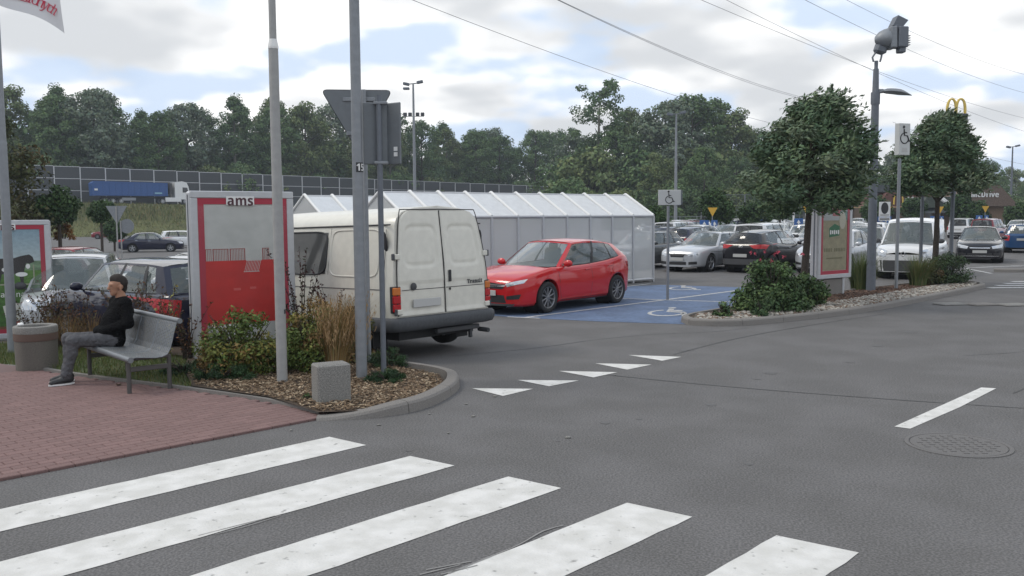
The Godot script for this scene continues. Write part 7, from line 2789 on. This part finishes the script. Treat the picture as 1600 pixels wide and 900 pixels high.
# ---------------------------------------------------------------- far things
func make_truck() -> void:
	var p: Vector2 = WA + WD * 12.5 + WN * 5.0
	var y := bank_y(12.5, 5.0) + 0.04
	var t := thing("articulated_lorry", "blue tipper trailer lorry with a white cab on the raised road", "lorry", P(p.x, p.y, y), atan2(WD.y, WD.x))
	# local x runs to the right along the road
	var blue := grain(mk(lin(0.025, 0.09, 0.28), 0.45), 0.4, 0.02, 0.8, 1.0, 201)
	var b := MB.new()
	b.prism(V2([[-8.0, 1.35], [4.0, 1.35], [4.0, 3.55], [-7.7, 3.72], [-8.1, 3.4]]), -1.25, 1.25)
	part("trailer_body", b, blue, t)
	b = MB.new()
	for i in 12: b.box(Vector3(-7.4 + i * 1.0, 2.45, 1.27), Vector3(0.1, 2.1, 0.05))
	b.box(Vector3(-2.0, 3.62, 1.26), Vector3(12.0, 0.12, 0.08), Basis(Vector3(0, 0, 1), -0.013))
	part("trailer_rib", b, blue, t)
	b = MB.new()
	b.box(Vector3(-7.5, 2.35, 1.30), Vector3(0.5, 0.3, 0.03))
	part("white_decal", b, M.white, t)
	b = MB.new()
	b.box(Vector3(2.4, 1.85, 1.30), Vector3(1.2, 0.22, 0.03))
	part("pale_decal", b, mk(lin(0.25, 0.45, 0.55), 0.6), t)
	b = MB.new()
	b.box(Vector3(-1.0, 1.1, 0), Vector3(11, 0.3, 1.0))
	b.box(Vector3(-2.4, 0.75, 1.0), Vector3(2.2, 0.45, 0.3))
	part("chassis", b, M.dark, t)
	b = MB.new()
	b.box(Vector3(-2.4, 0.8, 1.2), Vector3(2.2, 0.5, 0.06), Basis(), 0.02)
	part("side_guard", b, M.galv, t)
	var white := carpaint(0.68, 0.69, 0.69)
	b = MB.new()
	b.prism(V2([[5.2, 0.9], [7.6, 0.75], [7.75, 1.9], [7.5, 3.1], [7.2, 3.75], [6.4, 3.95], [5.2, 3.75]]), -1.22, 1.22)
	part("cab", b, white, t)
	b = MB.new()
	b.prism(V2([[6.5, 2.0], [7.5, 2.0], [7.3, 2.85], [6.5, 2.9]]), 1.221, 1.235)
	part("cab_window", b, M.glass_dark, t)
	b = MB.new()
	b.box(Vector3(7.66, 2.4, 0), Vector3(0.1, 0.9, 2.1), Basis(Vector3(0, 0, 1), 0.15), 0.02)
	part("windscreen", b, M.glass_dark, t)
	b = MB.new()
	b.box(Vector3(4.6, 2.7, 0), Vector3(0.5, 1.8, 2.0), Basis(), 0.05)
	part("air_deflector", b, M.trim, t)
	b = MB.new()
	b.box(Vector3(4.9, 0.75, 1.1), Vector3(2.7, 0.75, 0.3), Basis(), 0.05)
	part("side_skirt", b, white, t)
	var ms := wheel_meshes(0.5, 0.3, 8, 0.09)
	for x in [-6.2, -4.9, -3.6, 3.1, 6.9]:
		for s in [-1.0, 1.0]:
			var wn := Node3D.new()
			wn.name = "wheel"
			t.add_child(wn, true)
			wn.position = Vector3(x, 0.5, 1.05 * s)
			wn.rotation.y = -PI / 2 * s
			part("tyre", ms[0], M.rubber, wn)
			part("rim", ms[1], M.rim, wn)

func make_masts() -> void:
	for q in [[650, 128, 305, 100.0, "tall floodlight mast above the trolley shelter roofs", 2], [1055.5, 180, 345, 105.0, "slim light mast in front of the right-hand wood", 1], [1577, 230, 335, 150.0, "thin light mast at the right edge", 1]]:
		var d: float = q[3]
		var x: float = (q[0] - 800.0) / 1400.0 * d
		var top: float = 2.0 + (345.0 - q[0] * 0.007 - q[1]) / 1400.0 * d
		var t := pole("light_mast", q[4], "lamp post", x, d, [[0, 0.22], [top * 0.5, 0.17], [top, 0.10], [top, 0.0]], M.galv if q[0] < 1500 else M.galv_dark)
		var b := MB.new()
		b.tube([Vector3(-0.9, top - 0.1, 0), Vector3(0.9, top + 0.1, 0)], 0.06, 6)
		for s in [-1.0, 1.0]:
			b.box(Vector3(0.75 * s, top + 0.1 * s + 0.05, 0.1), Vector3(0.7, 0.3, 0.45), Basis(Vector3(0, 0, 1), 0.2 * s), 0.05)
		if q[5] == 2: b.box(Vector3(-0.75, top - 0.55, 0.1), Vector3(0.7, 0.25, 0.45), Basis(), 0.05)
		part("floodlight", b, M.galv_dark, t)
		if q[5] == 2:
			b = MB.new()
			b.box(Vector3(0.15, 2.0 + (340.5 - 303.0) / 1400.0 * d, 0.3), Vector3(0.85, 0.85, 0.08), Basis(), 0.03)
			var sgn := part("row_sign", b, mk(lin(0.45, 0.02, 0.03), 0.5), t)
			var tx := part("letter", text_mesh("C", 0.75, 0.02, false, false, true), M.white, sgn)
			tx.position = Vector3(0.15, 2.0 + (340.5 - 303.0) / 1400.0 * d, 0.36)
	# bank of floodlights behind the first mast
	var t := pole("light_mast", "floodlight bank half hidden by treetops behind the tall mast", "lamp post", -19.6, 182.0, [[0, 0.2], [23.0, 0.14], [23.0, 0.0]], M.galv_dark, 0.0)
	for i in 4:
		var b := MB.new()
		b.box(Vector3([-1.6, -0.6, 0.9, 1.9][i], 23.2, 0.1), Vector3(0.75, 0.7, 0.3), Basis(), 0.05)
		part("floodlight", b, M.dark, t)
	var cb := MB.new()
	cb.tube([Vector3(-2, 22.8, 0), Vector3(2.2, 22.8, 0)], 0.07, 6)
	part("cross_arm", cb, M.galv_dark, t)

func make_wires() -> void:
	# [pixel start, pixel end, depth start, depth end]
	var wm := mk(lin(0.16, 0.17, 0.19), 0.7)
	var k := 0
	for q in [[600, -12, 1290, 212, 60, 150], [840, -8, 1300, 166, 60, 140], [850, -4, 1310, 166, 61, 141], [1060, -6, 1640, 196, 70, 160], [1095, -10, 1650, 222, 70, 160], [1220, -8, 1640, 158, 70, 150], [1280, -10, 1640, 130, 80, 150], [1390, 192, 1640, 262, 120, 190]]:
		var b := MB.new()
		var pth := []
		for i in 25:
			var f := i / 24.0
			# straight in plan, sagging between its masts
			var a := _at(q[0], q[1], q[4])
			var e := _at(q[2], q[3], q[5])
			var p := a.lerp(e, f)
			p.y -= 1.2 * 4.0 * f * (1.0 - f)
			pth.append(p)
		b.tube(pth, 0.02, 4, false)
		var o := part("power_line", b, wm)
		tag(o, "thin overhead power line, %s" % ["lowest one, passing over the shelter", "left of a close pair above the wood", "right of a close pair above the wood", "upper left of the pair over the floodlight post", "lower of the pair over the floodlight post", "ending beside the floodlights", "faint one at the top right corner", "short low one by the arches sign"][k], "power line", "overhead power lines")
		k += 1

func _at(px: float, py: float, d: float) -> Vector3:
	# a point of the sky seen from where the photographer stood, at a given distance
	return Vector3((px - 800.0) / 1400.0 * d, 2.0 + (345.0 - px * 0.007 - py) / 1400.0 * d, -d)

func arches(b: MB, ct: Vector3, w: float, h: float, th: float) -> void:
	for s in [-1.0, 1.0]:
		var pth := []
		var rad := []
		for i in 17:
			var f := i / 16.0
			var a := PI * f
			pth.append(ct + Vector3(s * w * 0.25 - cos(a) * w * 0.25, pow(sin(a), 0.62) * h, 0))
			rad.append(th * (0.75 + 0.35 * absf(cos(a))))
		b.tube(pth, rad, 6)

func make_restaurant() -> void:
	var d := 118.0
	var red := grain(mk(lin(0.15, 0.065, 0.05), 0.8), 0.3, 0.03, 0.75, 1.0, 211)
	var grey := mk(lin(0.07, 0.08, 0.085), 0.8)
	var gold := mk(lin(0.66, 0.47, 0.08), 0.4)
	var t := thing("restaurant", "low restaurant with a red mansard roof and yellow arches behind the car park", "building", P(52.3, d, 0))
	var b := MB.new()
	b.box(Vector3(0, 1.6, -4), Vector3(15.0, 3.2, 9.0))
	part("wall", b, grain(mk(lin(0.20, 0.14, 0.10), 0.9), 0.5, 0.05, 0.7, 1.0, 212), t)
	b = MB.new()
	b.prism(V2([[-5.0, 2.9], [8.3, 2.9], [6.9, 4.9], [-3.6, 4.9]]), -9.3, 1.4)
	part("roof", b, red, t)
	b = MB.new()
	b.box(Vector3(-0.6, 5.45, -2), Vector3(9.0, 0.9, 5.0))
	part("roof_plant", b, grey, t)
	b = MB.new()
	b.box(Vector3(0, 3.02, 1.45), Vector3(16.8, 0.16, 0.16))
	part("eaves_strip", b, mk(lin(0.45, 0.30, 0.16), 0.6), t)
	b = MB.new()
	b.prism(V2([[-13.0, 3.0], [-8.0, 3.0], [-8.0, 4.1], [-9.5, 4.1]]), -6.0, 1.0)
	b.box(Vector3(-10.3, 1.5, -3), Vector3(4.0, 3.0, 5.0))
	part("annex", b, grey, t)
	b = MB.new()
	arches(b, Vector3(-2.2, 3.35, 1.5), 1.15, 1.25, 0.09)
	part("arches_sign", b, gold, t)
	var tx := part("lettering", text_mesh("McDonald's", 1.0, 0.08, false, false, true), M.white, t)
	tx.position = Vector3(1.7, 3.95, 1.52)
	for i in 5:
		b = MB.new()
		b.box(Vector3(-5.6 + i * 2.8, 1.5, 0.52), Vector3(2.0, 1.9, 0.08))
		part("window", b, M.glass_dark, t)
	# terrace awning
	var aw := thing("terrace_parasol", "dark grey hipped parasol in front of the restaurant", "parasol", P(49.3, 104.0, 0))
	b = MB.new()
	b.lathe([Vector2(0.0, 3.35), Vector2(1.0, 3.1), Vector2(3.4, 2.35), Vector2(3.45, 2.2)], 8, true)
	part("canopy", b, grey, aw)
	b = MB.new()
	b.tube([Vector3(0, 0, 0), Vector3(0, 3.3, 0)], 0.06, 6)
	part("pole", b, M.galv_dark, aw)
	# drive-through pavilion
	t = thing("drive_through_pavilion", "pavilion with a brown hipped roof and white lettering at the right", "building", P(52.8, 102.0, 0))
	b = MB.new()
	b.prism(V2([[-3.2, 2.9], [4.2, 2.9], [2.0, 5.2], [-1.6, 5.2]]), -5.0, 1.0)
	part("roof", b, grain(mk(lin(0.16, 0.115, 0.09), 0.85), 0.3, 0.03, 0.7, 1.0, 213), t)
	b = MB.new()
	b.prism(V2([[-6.4, 2.8], [-1.6, 2.8], [-2.2, 4.0], [-6.0, 4.0]]), -5.0, 0.5)
	part("side_roof", b, grain(mk(lin(0.09, 0.11, 0.09), 0.85), 0.3, 0.03, 0.7, 1.0, 214), t)
	b = MB.new()
	b.box(Vector3(0.0, 1.45, -2.2), Vector3(6.0, 2.9, 4.5))
	part("wall", b, grain(mk(lin(0.22, 0.15, 0.10), 0.9), 0.4, 0.04, 0.7, 1.0, 215), t)
	b = MB.new()
	for k in 2: b.tube([Vector3(-5.9 + k * 0.7, 4.5 - k * 0.1, 1.1), Vector3(-3.6 + k * 0.1, 3.0, 1.3)], 0.16, 6)
	part("white_beam", b, M.white, t)
	tx = part("lettering", text_mesh("McDrive", 0.8, 0.06, false, false, true), M.white, t)
	tx.position = Vector3(0.3, 4.2, 1.06)
	# arches on a tall mast, rising above the second street tree
	t = thing("arches_sign_mast", "yellow double arches on a dark box atop a tall mast", "sign", P(49.3, 100.5, 0))
	b = MB.new()
	b.tube([Vector3(0, 0, 0), Vector3(0, 12.0, 0)], 0.3, 10)
	part("mast", b, M.galv_dark, t)
	b = MB.new()
	b.box(Vector3(0, 12.7, 0), Vector3(2.4, 0.85, 0.8), Basis(), 0.05)
	part("sign_box", b, mk(lin(0.045, 0.05, 0.06), 0.6), t)
	b = MB.new()
	arches(b, Vector3(0, 13.0, 0.1), 2.0, 1.75, 0.14)
	part("arches", b, gold, t)

func lane_sign(label: String, x: float, d: float, sc: float) -> void:
	var t := thing("lane_sign", label, "sign", GP(x, d), 0.0, "lane signs in the car park")
	t.scale = Vector3.ONE * sc
	var b := MB.new()
	b.tube([Vector3(0, 0, 0), Vector3(0, 2.7, 0)], 0.035, 6)
	part("post", b, M.galv, t)
	b = MB.new()
	b.prism(V2([[-0.33, 2.75], [0.33, 2.75], [0.0, 2.15]]), 0.04, 0.06)
	part("give_way_triangle", b, mk(lin(0.58, 0.33, 0.03), 0.5), t)
	var blue := mk(lin(0.03, 0.11, 0.32), 0.5)
	for k in 2:
		b = MB.new()
		b.box(Vector3([-0.55, 0.13][k], 1.55, 0.05), Vector3([0.62, 0.5][k], 0.72, 0.02), Basis(Vector3.UP, [0.0, 0.35][k]), 0.01)
		var s := part("blue_plate", b, blue, t)
		b = MB.new()
		var cx: float = [-0.55, 0.13][k]
		b.prism(V2([[cx - 0.045, 1.3], [cx + 0.045, 1.3], [cx + 0.045, 1.6], [cx + 0.14, 1.6], [cx, 1.82], [cx - 0.14, 1.6], [cx - 0.045, 1.6]]), 0.075, 0.085)
		part("white_arrow", b, M.white, s)

func make_far() -> void:
	make_truck()
	make_masts()
	make_wires()
	make_restaurant()
	lane_sign("yellow give-way triangle over blue arrow plates, nearest, right of the shelter", 12.4, 55.5, 0.92)
	lane_sign("lane sign with yellow triangle behind the white people carrier", 24.3, 86.0, 0.86)
	lane_sign("lane sign beside the leaning street tree trunk", 19.2, 58.5, 0.95)
	lane_sign("lane sign left of the white panel van", 32.2, 77.0, 0.98)
	lane_sign("lane sign above the roof of the white panel van", 37.4, 78.5, 0.98)
	lane_sign("lane sign at the right, behind the dark saloon", 43.2, 82.0, 1.0)
	# sign backs on the left
	var t := pole("triangular_sign", "back of a triangular sign on a thin white post among the left-hand cars", "sign", -16.7, 38.0, [[0, 0.03], [3.0, 0.03], [3.0, 0.0]], M.pole_white)
	var b := MB.new()
	b.prism(V2([[-0.45, 3.02], [0.45, 3.02], [0.0, 2.25]]), -0.05, -0.03)
	part("sign_plate", b, M.galv, t)
	t = pole("round_sign", "back of a round sign beside the triangular one", "sign", -17.4, 40.0, [[0, 0.03], [2.4, 0.03], [2.4, 0.0]], M.pole_white)
	b = MB.new()
	b.xf = Transform3D(Basis(Vector3.RIGHT, PI / 2), Vector3(0.25, 2.15, -0.05))
	b.lathe([Vector2(0.0, 0.015), Vector2(0.32, 0.015), Vector2(0.32, -0.01), Vector2(0, -0.01)], 20, true)
	part("sign_plate", b, M.galv, t)
	# white row posts in the car park
	for q in [[25.2, 84.0, 3.4], [27.0, 86.0, 5.4], [28.2, 86.0, 4.6]]:
		var o := pole("white_post", "slim white post in the far car park, %s" % ["shortest of three", "tallest of three", "middle of three"][[3.4, 5.4, 4.6].find(q[2])], "post", q[0], q[1], [[0, 0.09], [q[2], 0.09], [q[2], 0.0]], M.white)
	# railing along the far edge of the lot
	t = thing("far_fence", "low wire fence along the far edge of the car park", "fence", Vector3.ZERO)
	for i in 24:
		b = MB.new()
		b.tube([P(14 + i * 2.4, 126, 0), P(14 + i * 2.4, 126, 2.0)], 0.05, 5)
		part("post", b, M.galv, t)
	b = MB.new()
	for y in [0.6, 1.2, 1.95]: b.tube([P(14, 126, y), P(14 + 23 * 2.4, 126, y)], 0.03, 4)
	part("rail", b, M.galv, t)

func make_cars() -> void:
	make_specs()
	make_transit()
	var red := carpaint(0.50, 0.012, 0.016)
	var silver := carpaint(0.46, 0.475, 0.50, 0.35)
	var white := carpaint(0.72, 0.73, 0.74)
	var black := carpaint(0.009, 0.009, 0.013)
	var navy := carpaint(0.009, 0.010, 0.030)
	var dgrey := carpaint(0.045, 0.05, 0.055, 0.2)
	var maroon := carpaint(0.20, 0.02, 0.03)
	var blue := carpaint(0.015, 0.06, 0.16)
	var grey := carpaint(0.20, 0.21, 0.22, 0.3)
	# the red hatchback in the blue bay
	car("hatch", red, "bright red five-door hatchback parked in the blue bay", 0.88, 20.2, -0.635, -0.773)
	# the row behind
	var hu := [0.66, 0.75]
	car("estate", silver, "silver estate car facing left, right of the trolley shelter", 7.4, 33.9, -0.64, -0.77)
	car("estate", dgrey, "dark green-grey estate half hidden by the trolley shelter", 5.15, 35.3, -0.64, -0.77)
	car("hatch_round", black, "black hatchback seen from behind, right of the silver estate car", 9.45, 33.0, 0.66, 0.75)
	car("hatch", silver, "silver hatchback behind the leaning tree trunk", 11.55, 31.9, -0.6, -0.8)
	car("mpv", white, "white people carrier with dark rear glass behind the black hatchback", 11.3, 39.6, 0.62, 0.785, "", 1, {"rearglass": M.glass_dark})
	car("van", white, "white small panel van facing the island", 13.15, 29.4, -0.52, -0.855, "", 1, {}, "panel_van")
	car("saloon", black, "black saloon with bright headlights right of the white panel van", 20.15, 38.6, -0.46, -0.89)
	car("small", blue, "bright blue small car behind the black saloon", 27.0, 47.6, 0.45, 0.89)
	car("hatch", dgrey, "dark hatchback facing us at the right edge of the photo", 26.9, 45.0 - 1.0, -0.5, -0.86, "", 0)
	car("saloon", grey, "grey saloon seen beside the poster case and the floodlight post", 15.9, 40.0, -0.55, -0.83)
	# left side
	car("small", navy, "dark blue hatchback behind the bench", -6.35, 15.4, -0.80, 0.60)
	car("mpv", silver, "silver people carrier facing the bench, left of the dark blue hatchback", -9.35, 19.2, 0.35, -0.94)
	car("estate", white, "white car behind the silver people carrier", -11.7, 25.4, 0.93, -0.37)
	car("hatch", maroon, "red car roof showing behind the white car", -14.8, 31.0, 0.95, -0.3)
	car("saloon", silver, "silver saloon behind the dark blue hatchback, nearer one", -8.6, 23.2, -0.85, -0.53)
	car("hatch", dgrey, "grey hatchback behind the silver saloon by the poster case", -9.1, 25.2, -0.85, -0.53)
	car("saloon", navy, "dark blue saloon standing alone in the left car park", -27.5, 68.5, 0.95, 0.31)
	car("small", white, "white hatchback partly hidden by the tall poster case", -28.5, 78.0, 0.93, 0.36)
	car("small", maroon, "dark red car below the embankment", -53.0, 118.0, -0.98, -0.2)
	# distant rows: a few kinds, copied in other colours
	var protos := {}
	var paints := {"white": white, "silver": silver, "black": black, "grey": dgrey, "red": maroon, "blue": navy}
	rng.seed = 606
	var rows := [[46.0, [1050, 1085, 1275]], [54.0, [1022, 1062, 1085, 1135, 1268, 1345]], [64.0, [1040, 1072, 1100, 1145, 1180, 1215, 1260, 1340, 1372, 1545]], [78.0, [1030, 1058, 1082, 1112, 1140, 1165, 1192, 1218, 1240, 1262, 1345, 1370, 1395, 1505, 1530, 1590]], [95.0, [1015, 1035, 1060, 1085, 1105, 1128, 1150, 1172, 1195, 1212, 1236, 1255, 1342, 1362, 1384, 1500, 1520]], [112.0, [1046, 1065, 1090, 1115, 1138, 1160, 1180, 1205, 1225, 1245, 1262]]]
	var names := ["white", "white", "silver", "white", "silver", "grey", "black", "white", "red", "silver", "white", "blue"]
	var kinds := ["hatch", "saloon", "estate", "mpv", "small"]
	var n := 0
	for rw in rows.size():
		var k := 0
		for px in rows[rw][1]:
			var d: float = rows[rw][0] + rng.randf_range(-1.5, 1.5)
			var x: float = (px - 800.0) / 1400.0 * d
			var cn: String = names[rng.randi() % names.size()]
			var kd: String = kinds[rng.randi() % kinds.size()]
			var fl := rng.randf() < 0.5
			var hx := (0.62 if fl else -0.62) + rng.randf_range(-0.06, 0.06)
			var hd := 0.78 if fl else -0.78
			k += 1
			var lb := "%s %s in the %s far row, %s from the left" % [cn, {"hatch": "hatchback", "saloon": "saloon", "estate": "estate car", "mpv": "people carrier", "small": "small car"}[kd], ORD[rw], ORD[k - 1]]
			var key := kd + cn
			if not protos.has(key):
				protos[key] = car(kd, paints[cn], lb, x, d, hx, hd, "cars in the far rows", 0)
			else:
				copy(protos[key], lb, P(x, d), turn_to(hx, hd), "cars in the far rows")
			n += 1

func _ready() -> void:
	make_camera()
	make_sky()
	make_materials()
	make_ground()
	make_pavement()
	make_tree_kinds()
	make_background()
	make_shelters()
	make_posters()
	make_poles()
	make_furniture()
	make_person()
	make_cars()
	make_far()
	make_plants()
	make_ground_cover()
